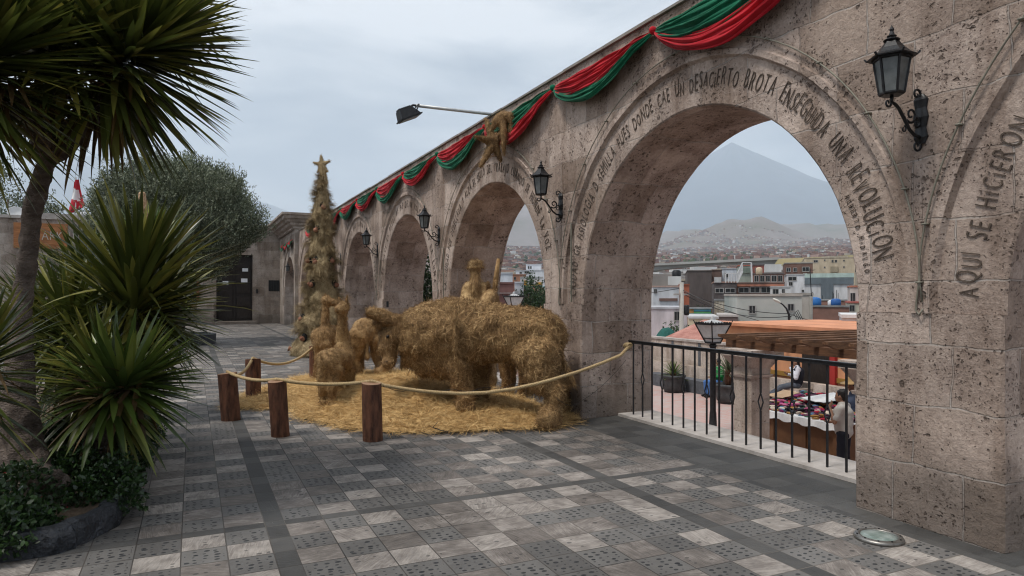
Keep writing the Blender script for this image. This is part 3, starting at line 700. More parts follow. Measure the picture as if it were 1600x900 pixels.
for s in (0, 1):
    for r_ in range(5):
        z0 = 0.3+r_*(dz-0.35)/5; mb.box((d0+s*wd_+0.12, YB+0.2, z0), (d0+(s+1)*wd_-0.12, YB+0.249, z0+(dz-0.35)/5-0.14))
mb.box(((d0+d1)/2-0.03, YB+0.19, 0.16), ((d0+d1)/2+0.03, YB+0.248, dz)); mb.build('panel', M_dwood, door)
M_paper = plain('paper', (0.75, 0.76, 0.78))
for a, b, c, d in ((348, 439, 357, 445), (377, 435, 387, 441), (379, 419, 388, 424)):
    MB().box((bx_w(a), YB+0.18, bz(a, d)), (bx_w(c), YB+0.186, bz(a, b))).build('notice', M_paper, door)
wn_ = MB().box((bx_w(420), YB-0.02, bz(430, 455)), (bx_w(436), YB-0.003, bz(430, 438))).build('window', M_window, bw)
mb = MB()
for k in range(5):
    x = bx_w(420)+k*(bx_w(436)-bx_w(420))/4; mb.box((x-0.015, YB-0.045, bz(430, 455)), (x+0.015, YB-0.021, bz(430, 438)))
mb.build('grille', M_iron, wn_)
MB().box((bx_w(400), YB-0.06, bz(402, 458)), (bx_w(403), YB-0.003, bz(402, 452))).build('meter_box', M_iron, bw)
sw = MB().box((w0, YB+0.5, bz(290, 477)), (w1, YB+0.55, bz(290, 426))).build('shop_window', M_window, bw)
mb = MB(); z0, z1 = bz(290, 477), bz(290, 426)
for a, b in (((w0, z0), (w1, z0)), ((w0, z1), (w1, z1)), ((w1, z0), (w1, z1)), ((w0, z0), (w0, z1)), (((w0+w1)/2, z0), ((w0+w1)/2, z1))):
    mb.bar((a[0], YB-0.03, a[1]), (b[0], YB-0.03, b[1]), 0.12, 0.14, Vector((0, 1, 0)))
mb.build('frame', M_wood, sw)
# sign over the left wing
sg = empty('wooden_sign', (bx_w(75), YB, 3.8), 'broad brown wooden board sign with pale letters on the left wing of the building', 'sign')
s0, s1 = bx_w(22), bx_w(106)
o = MB().box((s0, YB-0.12, bz(60, 388)), (s1, YB-0.02, bz(60, 349))).build('board', coarse('sign_wood', (0.20, 0.075, 0.025), (0.42, 0.18, 0.07), 2.2, 0.6, 0.3, 0.01, stretch=(1, 1, 6)), None); o.parent = sg; o.matrix_parent_inverse = Matrix.Translation(-sg.location)
mb = MB(); x = bx_w(66); ssz = 0.62
for c in "ARKUJA":
    vs, fs, w = glyph(c); thick(mb, lambda u, v, d, x=x: (x+u*ssz*0.72, YB-0.125-d, bz(60, 375)+v*ssz), vs, fs, 0.02); x += w*ssz*0.72+0.06
o = mb.build('lettering', plain('sign_letters', (0.45, 0.42, 0.36)), sg); o.matrix_parent_inverse = Matrix.Translation(-sg.location)
# roof clutter
def dome(name, px, py0, py1, zd, rad, mat, label, cat):
    p = W(px, py1, zd); mb = MB(); h = (py1-py0)/F*zd
    mb.lathe([(rad*0.96, 0), (rad, h*0.1), (rad, h*0.55), (rad*0.8, h*0.85), (rad*0.3, h*0.97), (rad*0.28, h)], 18, Matrix.Translation(p)); tag(mb.build(name, mat, None, True), label, cat)
dome('water_tank', 133, 331, 343, 38, 0.45, plain('tank_white', (0.5, 0.52, 0.55)), 'pale round water tank on the far roof beside the flag', 'water tank')
mbd = MB(); p = W(26, 334, 38); Md = Matrix.Translation(p) @ Matrix.Rotation(1.0, 4, 'X') @ Matrix.Rotation(0.3, 4, 'Y')
mbd.lathe([(0.04, -0.10), (0.25, -0.06), (0.42, 0.03), (0.45, 0.06), (0.42, 0.05), (0.24, -0.03)], 20, Md); mbd.bar(p, p-Vector((0, 0, 0.5)), 0.05)
tag(mbd.build('satellite_dish', plain('dish_grey', (0.5, 0.5, 0.5)), None, True), 'pale satellite dish on the roof behind the yucca trunk', 'dish')
for px, w_, lb in ((88, 1.2, 'long pale roof box right of the yucca trunk'),):
    p = W(px, 341, 36); tag(MB().box(p-Vector((w_, .5, .3)), p+Vector((w_, .5, .2))).build('roof_box', M_sill), lb, 'roof box')
fl = empty('national_flag', W(118, 340, 37), 'drooping red and white flag on a pole above the roof', 'flag')
zf = 37; base = W(118, 342, zf); topf = W(118.5, 277, zf)
MB().tube([base-fl.location, topf-fl.location], 0.035, 8).build('pole', plain('pole_white', (0.6, 0.6, 0.6)), fl)
mb = MB(); nu, nv = 12, 26; vs = []; fs = []; mi = []
for j in range(nv+1):
    v = j/nv; wv = 0.12+0.42*min(1, v*1.25)
    for i in range(nu+1):
        u = i/nu; X = -wv*0.75+wv*1.75*u*(1.0 if v < .85 else 1-(v-.85)*3); vs.append(tuple(CAMR*X+CAMF*(0.10*math.sin(u*9+v*3))+Vector((0, 0, -v*1.75-0.15*(1-u)))))
for j in range(nv):
    for i in range(nu):
        u = i/nu+0.18*(j/nv)-0.05
        mi.append(1 if 0.28 < (j/nv)+0.20*(0.5-i/nu) < 0.62 and i < 8 else 0); fs.append((j*(nu+1)+i, j*(nu+1)+i+1, (j+1)*(nu+1)+i+1, (j+1)*(nu+1)+i))
mb.add(vs, fs); mb.mi = mi
fo = mb.build('cloth', [plain('flag_red', (0.45, 0.02, 0.035)), plain('flag_white', (0.7, 0.7, 0.7))], fl, True); fo.location = topf-fl.location-Vector((0, 0, 0.08))

# ================================================================== THINGS ON THE WALL
# ---- wall lanterns: one built, the rest copied
def scroll(mb, c, r0, turns, a0, y0, rad, sgn=1, n=26, ax=None):
    """a flat spiral in the plane at right angles to the wall (x, z)"""
    pts = []
    for k in range(n+1):
        t = k/n; r = r0*(1-0.82*t); a = a0+sgn*turns*2*PI*t
        pts.append((c[0]+r*math.cos(a), y0, c[1]+r*math.sin(a)))
    mb.tube(pts, [rad*(1-0.35*k/n) for k in range(n+1)], 6)
def make_lantern():
    t = empty('wall_lantern', (0, 0, 0))
    # origin: on the wall face, at the height of the lamp's foot; -x points away from the wall
    mb = MB()      # wall plate: wavy iron slab with curled ends
    pl = [(-0.20, 0.028), (-0.15, 0.05), (-0.08, 0.036), (0.0, 0.055), (0.07, 0.04), (0.13, 0.052), (0.17, 0.02)]
    for (z0, w0), (z1, w1) in zip(pl[:-1], pl[1:]):
        z0 -= 0.12; z1 -= 0.12
        mb.add([(-0.022, -w0, z0), (-0.022, w0, z0), (-0.022, w1, z1), (-0.022, -w1, z1), (0.0, -w0, z0), (0.0, w0, z0), (0.0, w1, z1), (0.0, -w1, z1)], [(0, 1, 2, 3), (0, 3, 7, 4), (1, 5, 6, 2)])
    scroll(mb, (-0.058, -0.335), 0.046, 1.1, 0.3, 0, 0.010, -1); scroll(mb, (-0.058, 0.045), 0.046, 1.1, -0.3, 0, 0.010, 1)
    mb.build('wall_plate', M_iron, t, True)
    mb = MB()      # the arm, an S with scrolls
    pts = [(-0.02, 0, -0.27), (-0.08, 0, -0.262), (-0.14, 0, -0.225), (-0.20, 0, -0.15), (-0.26, 0, -0.08), (-0.30, 0, -0.055), (-0.335, 0, -0.045), (-0.335, 0, 0.0)]
    mb.tube(pts, 0.0125, 8); scroll(mb, (-0.125, -0.115), 0.062, 1.3, -2.4, 0, 0.010, 1); scroll(mb, (-0.062, -0.17), 0.045, 1.1, 2.0, 0, 0.009, -1)
    scroll(mb, (-0.375, -0.055), 0.034, 1.1, 0.2, 0, 0.009, -1); scroll(mb, (-0.205, -0.225), 0.028, 1.0, 1.2, 0, 0.007, -1)
    mb.build('arm', M_iron, t, True)
    lx = -0.335; n = 6; M = Matrix.Translation((lx, 0, 0))
    hb = MB(); prof = [(0.010, 0.0), (0.075, 0.002), (0.088, 0.012), (0.088, 0.022), (0.02, 0.024)]; hb.lathe(prof, n, M)
    top = 0.265
    for k in range(n):
        a = 2*PI*k/n; hb.bar((lx+0.083*math.cos(a), 0.083*math.sin(a), 0.02), (lx+0.120*math.cos(a), 0.120*math.sin(a), top), 0.014, 0.012)
    hb.lathe([(0.118, top-0.012), (0.132, top-0.006), (0.132, top+0.004), (0.10, top+0.006)], n, M)
    hd = hb.build('lamp_head', M_iron, t)
    g = MB(); g.lathe([(0.078, 0.024), (0.114, top-0.012)], n, M); g.build('glass', M_glass, hd)
    rf = MB(); rf.lathe([(0.165, top+0.004), (0.168, top+0.012), (0.125, top+0.035), (0.085, top+0.075), (0.055, top+0.115), (0.046, top+0.13)], n, M)
    rf.lathe([(0.05, top+0.128), (0.058, top+0.136), (0.046, top+0.146), (0.026, top+0.152), (0.034, top+0.166), (0.020, top+0.176), (0.012, top+0.20), (0.017, top+0.214), (0.006, top+0.235), (0.001, top+0.25)], 12, M)
    for k in range(n):
        a = 2*PI*k/n; rf.bar((lx+0.165*math.cos(a), 0.165*math.sin(a), top+0.012), (lx+0.178*math.cos(a), 0.178*math.sin(a), top+0.028), 0.012)
    rf.build('roof', M_iron, t); return t
lan = make_lantern()
LL = ['black iron wall lantern on scrolled bracket on the pier right of the volcano arch',
      'black iron wall lantern between the volcano arch and the arch with the straw shepherd',
      'black iron wall lantern just left of the arch with the straw shepherd',
      'small black iron wall lantern beside the arch right of the straw tree',
      'small black iron wall lantern half behind the straw tree',
      'tiny black iron wall lantern left of the straw tree']
for i in range(6):
    o = lan if i == 0 else copy_tree(lan)
    o.location = (XF, 3.04+PIT*i, 2.92); o.scale = (.92, .92, .92); tag(o, LL[i], 'lantern', 'black wall lanterns on the arcade piers')
o = copy_tree(lan); o.location = (BX-.02, YEND+0.55, 2.7); o.scale = (.8, .8, .8); tag(o, 'farthest tiny wall lantern on the end block of the arcade', 'lantern', 'black wall lanterns on the arcade piers')

# ---- red and green cloth swags
def cloth_mat(name, c):
    m, N, L, b = new_mat(name); b.inputs['Base Color'].default_value = (*c, 1); b.inputs['Roughness'].default_value = 0.85
    b.inputs['Sheen Weight'].default_value = 0.1; b.inputs['Specular IOR Level'].default_value = 0.12
    t = nd(N, 'ShaderNodeTexCoord'); n = nd(N, 'ShaderNodeTexNoise', i_Scale=60.0, i_Detail=4.0); L.new(t.outputs['Object'], n.inputs[0]); bump(N, L, n.outputs['Fac'], 0.25, 0.003, b); n2 = nd(N, 'ShaderNodeTexNoise', i_Scale=2.5, i_Detail=5.0); L.new(t.outputs['Object'], n2.inputs[0]); r_ = ramp(N, [(0.3, tuple(x*.6 for x in c)), (0.7, tuple(x*1.15 for x in c))]); L.new(n2.outputs['Fac'], r_.inputs[0]); L.new(r_.outputs[0], b.inputs['Base Color']); return m
M_red = cloth_mat('red_cloth', (0.46, 0.012, 0.022)); M_green = cloth_mat('green_cloth', (0.006, 0.13, 0.065))
gar = empty('cloth_garland', (0, 0, 0), 'long garland of red and green cloth swags pinned along the top of the arcade', 'garland')
pins = [1.1, 3.55, 5.98, 8.22, 10.62, 13.10, 15.56, 18.05, 20.5, 22.95, 25.4, 27.85, 30.3]
PZ = 4.43
def swag(name, ya, yb, xw, zt, sag, f0, f1, mat, seed, bulge, wtop=0.0, nu=60, nv=52):
    """ya far pin, yb near pin; the cloth fills from fraction f0(u) to f1(u) of the sag"""
    vs = []; fs = []; r = random.Random(seed); ph = [r.uniform(0, 6.28) for _ in range(4)]
    for i in range(nu+1):
        u = i/nu; par = 4*u*(1-u); skew = par*(1+0.25*(0.5-u)); y = ya+(yb-ya)*u
        f0u, f1u = f0(u), f1(u)
        tops = zt+0.015-0.02*par-sag*skew*f0u; bot = zt-0.02*par-sag*skew*f1u-0.035
        for j in range(nv+1):
            v = j/nv; z = tops+(bot-tops)*v
            env = min(1, par*2.2+0.12)
            fold = 0.030*(0.5-abs(math.sin(v*PI*3.6+ph[0]+1.3*math.sin(u*2.6+ph[1])))**.7)+0.014*(0.5-abs(math.sin(v*PI*8.3+ph[2]+u*3.1+.8*math.sin(v*5))))+0.012*mnoise.noise(Vector((u*7, v*16, ph[3])))
            x = xw-0.015-env*(bulge*math.sin(min(1, v*1.02)*PI*0.72)+0.028+fold*1.25)-0.02*v
            vs.append((x, y+0.01*math.sin(v*9+ph[3])*env, z+0.006*math.sin(u*23+v*7)*env))
    for i in range(nu):
        for j in range(nv): fs.append((i*(nv+1)+j, (i+1)*(nv+1)+j, (i+1)*(nv+1)+j+1, i*(nv+1)+j+1))
    mb = MB(); mb.add(vs, fs); o = mb.build(name, mat, gar, True)
    md = o.modifiers.new('t', 'SOLIDIFY'); md.thickness = 0.006; return o
for i in range(len(pins)-1):
    yn, yf = pins[i], pins[i+1]
    upper, lower = (M_green, M_red) if i % 2 == 1 else (M_red, M_green)
    if i == 0: upper, lower = M_red, M_green
    sg_ = 0.43+0.055*math.sin(i*2.3); r = random.Random(i); k0 = 0.80+r.uniform(-.05, .05); k1 = 0.22+r.uniform(-.06, .08)
    mid = lambda u, k0=k0, k1=k1: k0+(k1-k0)*u**1.3
    swag('upper_cloth', yf, yn, XF, PZ, sg_, lambda u: -0.03, mid, upper, i*2, 0.05)
    swag('lower_cloth', yf, yn, XF, PZ, sg_, lambda u: mid(u)-0.12, lambda u: 1.0, lower, i*2+1, 0.085)
    mb = MB(); ellip(mb, (XF-0.05, yn, PZ-0.005), (0.05, 0.035, 0.045)); mb.build('knot', upper, gar, True)
for i in range(3):
    ya = YEND+0.5+i*1.5; swag('upper_cloth', ya+1.5, ya, BX-0.03, 4.2, 0.3, lambda u: -0.03, lambda u: 0.8-0.6*u, (M_red, M_green)[i % 2], 50+i, 0.05, nu=16, nv=12)
    swag('lower_cloth', ya+1.5, ya, BX-0.03, 4.2, 0.3, lambda u: 0.7-0.6*u, lambda u: 1.0, (M_green, M_red)[i % 2], 60+i, 0.08, nu=16, nv=12)

# ---- floodlight on its arm
fl_ = empty('floodlight', (XF+0.2, 10.4, TOP+0.03), 'black floodlight on a long pale pole reaching out from the wall top', 'floodlight')
fo = Vector(fl_.location); M_galv = coarse('galvanised', (0.42, 0.43, 0.43), (0.62, 0.63, 0.62), 9, 0.45, 0.1, metallic=0.3)
a_ = Vector((XF+0.2, 10.4, TOP+0.03))-fo; b_ = Vector((3.20, 10.4, TOP+0.02))-fo
MB().tube([a_, b_], 0.026, 12).build('pole', M_galv, fl_, True)
MB().box(a_-Vector((.12, .1, .03)), a_+Vector((.3, .1, -.002))).build('bracket', M_galv, fl_)
mb = MB(); mb.tube([b_+Vector((0.02, 0, 0)), b_+Vector((-0.05, 0, 0.0)), b_+Vector((-0.10, 0, -0.035)), b_+Vector((-0.16, 0, -0.08))], 0.018, 8)
mb.bar(b_+Vector((0.02, -0.09, 0.0)), b_+Vector((0.02, 0.09, 0.0)), 0.02); 
for s in (-1, 1): mb.bar(b_+Vector((0.02, s*0.09, 0.0)), b_+Vector((-0.04, s*0.13, -0.13)), 0.02, 0.012)
mb.build('yoke', M_iron, fl_, True)
Mh = Matrix.Translation(b_+Vector((-0.15, 0, -0.14))) @ Matrix.Rotation(math.radians(-24), 4, 'Y')
mb = MB(); mb.add([(-.15, -.14, -.07), (.17, -.14, -.07), (.17, .14, -.07), (-.15, .14, -.07), (-.13, -.11, .07), (.08, -.11, .07), (.08, .11, .07), (-.13, .11, .07)], [(0, 3, 2, 1), (4, 5, 6, 7), (0, 1, 5, 4), (1, 2, 6, 5), (2, 3, 7, 6), (3, 0, 4, 7)], Mh)
for k in range(6): mb.box((-0.12+k*0.035, -0.09, 0.068), (-0.112+k*0.035, 0.09, 0.095), Mh)
mb.box((-0.17, -0.155, -0.09), (0.19, 0.155, -0.071), Mh); hd = mb.build('lamp_head', M_iron, fl_)
MB().box((-0.14, -0.13, -0.10), (0.16, 0.13, -0.091), Mh).build('glass', M_glass, hd)

# ---- straw star and its tail hanging over the second arch
comet = empty('straw_star', (XF, 10.3, 4.3), 'straw-wrapped star with drooping straw tail fixed to the wall top over the second arch', 'decoration')
co_ = Vector(comet.location)
def cpt(px, py, z): return W(px, py, z)-co_
mb = MB(); c0 = cpt(771, 222, 10.75)
for (px, py, zz, r1_) in ((759, 186, 10.8, .03), (742, 213, 10.5, .022), (786, 206, 10.7, .03), (782, 250, 10.7, .035), (751, 260, 10.5, .03)):
    capsule(mb, c0, cpt(px, py, zz), 0.085, r1_)
furry('star', fuse(mb, 0.02, 5), M_straw, comet, 5000, ln=0.035, wd=0.005, down=0.3, stray=0.06, curl=.15)
mb = MB(); c1 = cpt(786, 182, 10.55)
chain(mb, [c1, cpt(775, 190, 10.5), cpt(768, 205, 10.5)], [0.09, 0.07, 0.02]); chain(mb, [c1, cpt(796, 181, 10.4), cpt(800, 192, 10.4), cpt(798, 208, 10.4)], [0.09, 0.06, 0.045, 0.02])
chain(mb, [c1, cpt(787, 205, 10.45), cpt(787, 225, 10.45), cpt(788, 244, 10.45)], [0.085, 0.055, 0.045, 0.014])
furry('tail', fuse(mb, 0.02, 5), M_straw, comet, 4500, ln=0.035, wd=0.005, down=0.3, stray=0.06, curl=.15)

# ================================================================== RAILINGS in the arches
def make_railing():
    t = empty('iron_railing', (0, 0, 0))
    mb = MB(); mb.box((-0.022, -R0+0.01, 0.955), (0.022, R0-0.01, 0.985)); mb.box((-0.028, -R0+0.01, 0.985), (0.028, R0-0.01, 0.996))
    mb.build('top_rail', M_iron, t)
    for i in range(20):
        y = 1.91-0.2*i
        if y < -1.95: break
        b = MB()
        if i % 2 == 0: b.bar((0, y, 0.03), (0, y, 0.955), 0.016, 0.016)
        else:
            b.bar((0, y, 0.03), (0, y, 0.42), 0.016); b.bar((0, y, 0.60), (0, y, 0.955), 0.016)
            for s in (-1, 1): b.bar((0, y, 0.42), (0, y+s*0.034, 0.51), 0.010); b.bar((0, y+s*0.034, 0.51), (0, y, 0.60), 0.010)
        b.build('baluster', M_iron, t)
    return t
ral = make_railing()
RLb = ['black iron railing with diamond balusters across the big volcano arch', 'black iron railing across the arch behind the straw ox', 'black iron railing across the arch with green plants behind', 'black iron railing beside the straw tree seen past the bending calf']
for i in range(4):
    o = ral if i == 0 else copy_tree(ral); o.location = (5.21, YC0+PIT*i-0.08, 0.004); tag(o, RLb[i], 'railing', 'iron railings in the arches')

# ---- floor uplight
ul = empty('ground_light', G(1373, 842, 0.0), 'round metal floor light with frosted green glass set in the paving by the near pier', 'floor light')
MB().lathe([(0.150, 0.0), (0.150, 0.014), (0.143, 0.024), (0.118, 0.028), (0.110, 0.024), (0.110, 0.016)], 36).build('rim', coarse('worn_steel', (0.16, 0.15, 0.14), (0.32, 0.31, 0.29), 18, 0.4, 0.3, 0.002, metallic=0.8), ul, True)
gl_ = coarse('frosted_green_glass', (0.10, 0.15, 0.13), (0.34, 0.38, 0.36), 12, 0.3, 0.4, 0.003)
MB().lathe([(0.108, 0.010), (0.108, 0.024), (0.06, 0.027), (0.0005, 0.028)], 30).build('glass', gl_, ul, True)
mb = MB()
for k in range(10):
    a = 2*PI*k/10; mb.lathe([(0.006, 0.026), (0.006, 0.031), (0.003, 0.032)], 8, Matrix.Translation((0.131*math.cos(a), 0.131*math.sin(a), 0)))
mb.build('screws', M_iron, ul)

# ================================================================== STRAW NATIVITY
# ---- bed of hay
def hay_bed():
    poly = [(452, 640), (470, 655), (520, 668), (570, 676), (640, 679), (720, 677), (800, 674), (858, 672), (900, 660), (905, 652)]
    pts = [G(*p) for p in poly]; back = [(4.46, 9.5), (4.46, 12.6), (3.9, 13.6), (2.9, 13.9), (2.0, 13.6), (1.3, 12.6), (0.75, 11.4), (0.45, 10.2)]
    pts += [Vector((a, b, 0)) for a, b in back]
    P2 = np.array([(p.x, p.y) for p in pts]); nP = len(P2)
    def inside_d(x, y):       # signed distance to the outline (positive inside)
        ins = False; dm = 9
        for i in range(nP):
            x1, y1 = P2[i]; x2, y2 = P2[(i+1) % nP]
            if (y1 > y) != (y2 > y) and x < (x2-x1)*(y-y1)/(y2-y1)+x1: ins = not ins
            t = max(0, min(1, ((x-x1)*(x2-x1)+(y-y1)*(y2-y1))/((x2-x1)**2+(y2-y1)**2))); dm = min(dm, math.hypot(x-x1-t*(x2-x1), y-y1-t*(y2-y1)))
        return dm if ins else -dm
    xs = np.arange(0.2, 4.52, 0.06); ys = np.arange(6.6, 14.2, 0.06); H = {}; V = []; idx = {}; Fq = []
    def hgt(x, y):
        d = inside_d(x, y)+0.10*mnoise.noise(Vector((x*3, y*3, 0)))
        if d <= -0.02: return -1
        h = 0.02+min(1, max(0, d)/0.6)*0.05
        mound = 0.34*math.exp(-(((x-2.9)/0.95)**2+((y-9.6)/1.0)**2)); 
        return h+min(1, max(0, d)/0.5)*(mound+0.05*(mnoise.fractal(Vector((x*2.2, y*2.2, 1)), 1, 2, 4)+0.3))+max(0, 0.015*mnoise.noise(Vector((x*14, y*14, 0))))
    for i, x in enumerate(xs):
        for j, y in enumerate(ys):
            h = hgt(x, y)
            if h > 0: idx[(i, j)] = len(V); V.append((x, y, h))
    for (i, j) in idx:
        q = [(i, j), (i+1, j), (i+1, j+1), (i, j+1)]
        if all(a in idx for a in q): Fq.append([idx[a] for a in q])
    V = np.array(V); n = 62000
    # strands lie flat, more of them near the front edge
    pk = rng.integers(0, len(V), n); P = V[pk]+np.column_stack([rng.normal(size=(n, 2))*0.05, rng.random(n)*0.012])
    a = rng.random(n)*2*PI; D = np.column_stack([np.cos(a), np.sin(a), rng.normal(size=n)*0.13+0.03]); Nn = np.tile([0, 0, 1.0], (n, 1))
    Vf, Ff = fibres(P, D, Nn, 0.10+0.22*rng.random(n), 0.0045+0.004*rng.random(n), 0.20, seg=3, droop=0.03)
    Vf[:, 2] = np.maximum(Vf[:, 2], 0.004)
    # strands never run into the wall
    Vf[:, 0] = np.where(Vf[:, 0] > 4.50, 4.50, Vf[:, 0])
    me = np_mesh('hay', np.vstack([V, Vf]), np.vstack([np.array(Fq), Ff+len(V)]))
    o = link('hay', me, M_hay); return tag(o, 'loose golden hay strewn on the paving under the straw animals', 'hay', kind='stuff'), hgt
hay, hay_h = hay_bed()
# dark twigs on the hay
mb = MB(); pts = [G(a, b, 0.05) for a, b in ((662, 661), (676, 668), (688, 672), (700, 675))]; mb.tube(pts, 0.008, 6); mb.tube([pts[1], pts[1]+Vector((.1, .12, .03))], 0.005, 5)
tag(mb.build('twig', M_dwood), 'dark twig lying on the front edge of the hay', 'twig')

M_eye_dark = plain('dark_eye', (.01, .008, .006), .4)
# ---- the great ox.  local frame: built straight in world space from photo points
def chainw(mb, pts, rs): chain(mb, [W(*p) for p in pts], rs)
ox = empty('straw_ox', (3.6, 8.0, 0), 'huge straw ox with lowered head, broad back and hanging tail', 'straw animal')
mb = MB()
# trunk: px, py centre, depth, radius
tr = [(842, 528, 8.65, .35), (800, 522, 8.75, .36), (755, 522, 8.9, .38), (712, 524, 9.05, .44), (672, 524, 9.2, .45), (656, 528, 9.3, .33)]
chainw(mb, [t[:3] for t in tr], [t[3] for t in tr])
chainw(mb, [(830, 526, 8.7), (770, 530, 8.9), (706, 543, 9.1)], [.28, .30, .34])      # belly depth
chainw(mb, [(846, 512, 8.65), (800, 503, 8.75), (745, 500, 8.9), (700, 496, 9.05), (668, 502, 9.2)], [.21, .22, .23, .25, .21])   # spine line
chainw(mb, [(690, 560, 9.05), (668, 566, 9.1), (652, 555, 9.2)], [.29, .20, .18])         # dewlap
# head, low, muzzle down
# near hind leg
chainw(mb, [(840, 560, 8.4), (846, 590, 8.3), (866, 606, 8.25), (863, 635, 8.2), (857, 655, 8.15)], [.30, .20, .105, .10, .135])
capsule(mb, W(860, 656, 8.15), W(852, 662, 8.05), .13, .10)
# far hind leg
chainw(mb, [(848, 560, 8.95), (858, 592, 9.0), (876, 606, 9.0), (873, 630, 9.0), (868, 642, 8.98)], [.25, .17, .12, .11, .13])
# front legs
chainw(mb, [(716, 570, 8.85), (722, 600, 8.75), (728, 622, 8.72), (729, 652, 8.7)], [.22, .13, .10, .12])
chainw(mb, [(742, 570, 9.35), (750, 600, 9.35), (752, 622, 9.35), (752, 640, 9.35)], [.2, .13, .10, .12])
furry('body', fuse(mb, 0.03, 4, 0.04, 5.0), M_straw, None, 80000, ln=0.075, wd=0.0085, down=0.35, curl=0.22, stray=0.05, lift=.10, droop=.01)
o = bpy.data.objects['body']; o.parent = ox; o.matrix_parent_inverse = Matrix.Translation(-ox.location)
me_ = o.data; n_ = 650; vv = np.empty(len(me_.vertices)*3); me_.vertices.foreach_get('co', vv); vv = vv.reshape(-1, 3)
pk_ = vv[rng.choice(len(vv), n_)]; cen = np.array(W(750, 520, 8.95)); out_ = unit((pk_-cen)*np.array([1, 1, 1.6])); D_ = unit(out_*.35+rng.normal(size=(n_, 3))*.5+np.array([0, 0, -.75]))
v_, f_ = fibres(pk_, D_, out_, .10+.16*rng.random(n_), .0075, .14, seg=4, droop=.10); xx_ = link('loose_strands', np_mesh('loose_strands', v_, f_), M_straw, None); xx_.parent = ox; xx_['kind'] = 'stuff'; xx_.matrix_parent_inverse = Matrix.Translation(-ox.location)
def part_w(name, chains, mat, root, cnt, vox=0.022, **k):
    mb = MB()
    for pts, rs in chains: chainw(mb, pts, rs)
    o = furry(name, fuse(mb, vox, 4, k.pop('disp', 0.012), 9.0), mat, None, cnt, **k); o.parent = root; o.matrix_parent_inverse = Matrix.Translation(-root.location); return o
part_w('head', [([(648, 518, 9.28), (622, 516, 9.2), (610, 526, 9.15), (606, 545, 9.1), (609, 562, 9.08)], [.24, .20, .165, .125, .095]), ([(609, 562, 9.08), (606, 567, 9.0)], [.095, .085])], M_straw, ox, 7000, ln=.05, wd=.0075, down=.8, stray=.03)
for q_ in (((606, 526, 8.98), .022), ((604, 565, 8.93), .014)):
    mb = MB(); ellip(mb, W(*q_[0]), (q_[1],)*3, n=10); e_ = mb.build('eye' if q_[1] > .02 else 'nostril', M_eye_dark, None, True); e_.parent = ox; e_.matrix_parent_inverse = Matrix.Translation(-ox.location)
part_w('horn', [([(634, 505, 9.2), (612, 502, 9.1), (594, 493, 9.05), (580, 488, 9.0)], [.10, .105, .10, .075])], M_straw, ox, 3500, ln=.05, wd=.006, down=.1, stray=.03)
part_w('horn', [([(650, 490, 9.6), (664, 479, 9.7), (674, 472, 9.75)], [.07, .06, .035])], M_straw, ox, 500, ln=.08, wd=.005, down=.1, stray=.1)
part_w('ear', [([(616, 514, 9.25), (600, 511, 9.15), (587, 506, 9.1)], [.075, .075, .05])], M_straw, ox, 2000, ln=.06, wd=.005, down=.3, stray=.03)
part_w('tail', [([(855, 492, 8.5), (867, 500, 8.42), (872, 530, 8.4), (877, 560, 8.4), (889, 585, 8.38), (894, 598, 8.36)], [.055, .045, .035, .03, .038, .03])], M_straw, ox, 2600, ln=.08, wd=.005, down=1.6, stray=.03, curl=.1)
o = part_w('halter_rope', [([(712, 486, 8.55), (710, 510, 8.52), (711, 540, 8.5), (716, 572, 8.52)], [.03, .03, .03, .028])], M_straw, ox, 900, ln=.07, wd=.006, down=1.6, stray=.04)

def quad_animal(name, label, cat, body, legs, head, mat=M_straw, count=5000, extra=(), vox=.024, group=None, ln=.085):
    allp = [W(*p) for p in body[0]]; c = sum(allp, Vector())/len(allp)
    t = empty(name, (c.x, c.y, 0), label, cat, group)
    mb = MB(); chainw(mb, *body)
    for l in legs: chainw(mb, *l)
    for l in head: chainw(mb, *l)
    o = furry('body', fuse(mb, vox, 4, 0.02, 6.0), mat, None, int(count*3.2), ln=ln*.5, wd=.0075, down=.6, stray=.05, lift=.12, droop=.01); o.parent = t; o.matrix_parent_inverse = Matrix.Translation(-t.location)
    for nm, ch, cnt in extra: part_w(nm, [ch], mat, t, cnt*2, ln=.055, wd=.005, down=.8, stray=.05)
    return t
quad_animal('straw_llama', 'small straw llama in front, seen from behind, with its neck raised', 'straw animal',
    ([(514, 565, 9.2), (525, 563, 9.5), (536, 562, 9.9), (537, 554, 10.1)], [.165, .165, .155, .12]),
    [([(507, 580, 9.15), (505, 603, 9.1), (503, 620, 9.15), (504, 640, 9.1)], [.11, .06, .043, .05]), ([(524, 580, 9.15), (521, 605, 9.1), (518, 622, 9.1), (519, 641, 9.05)], [.11, .06, .043, .05]),
     ([(528, 580, 9.9), (529, 603, 9.9), (527, 626, 9.9)], [.11, .06, .055]), ([(544, 578, 9.9), (548, 598, 9.95), (546, 618, 10.0)], [.10, .055, .05])],
    [([(537, 556, 10.1), (535, 530, 10.1), (535, 505, 10.05), (535, 484, 10.0)], [.15, .10, .075, .075]), ([(536, 481, 10.0), (528, 484, 9.85)], [.088, .055])],
    count=7000, extra=(('ear', ([(532, 476, 10.0), (530, 464, 10.0)], [.035, .02]), 90), ('ear', ([(540, 475, 10.0), (543, 463, 10.0)], [.035, .02]), 90),
                       ('tail', ([(507, 556, 9.0), (513, 566, 8.9), (519, 578, 8.92)], [.06, .05, .03]), 500)))
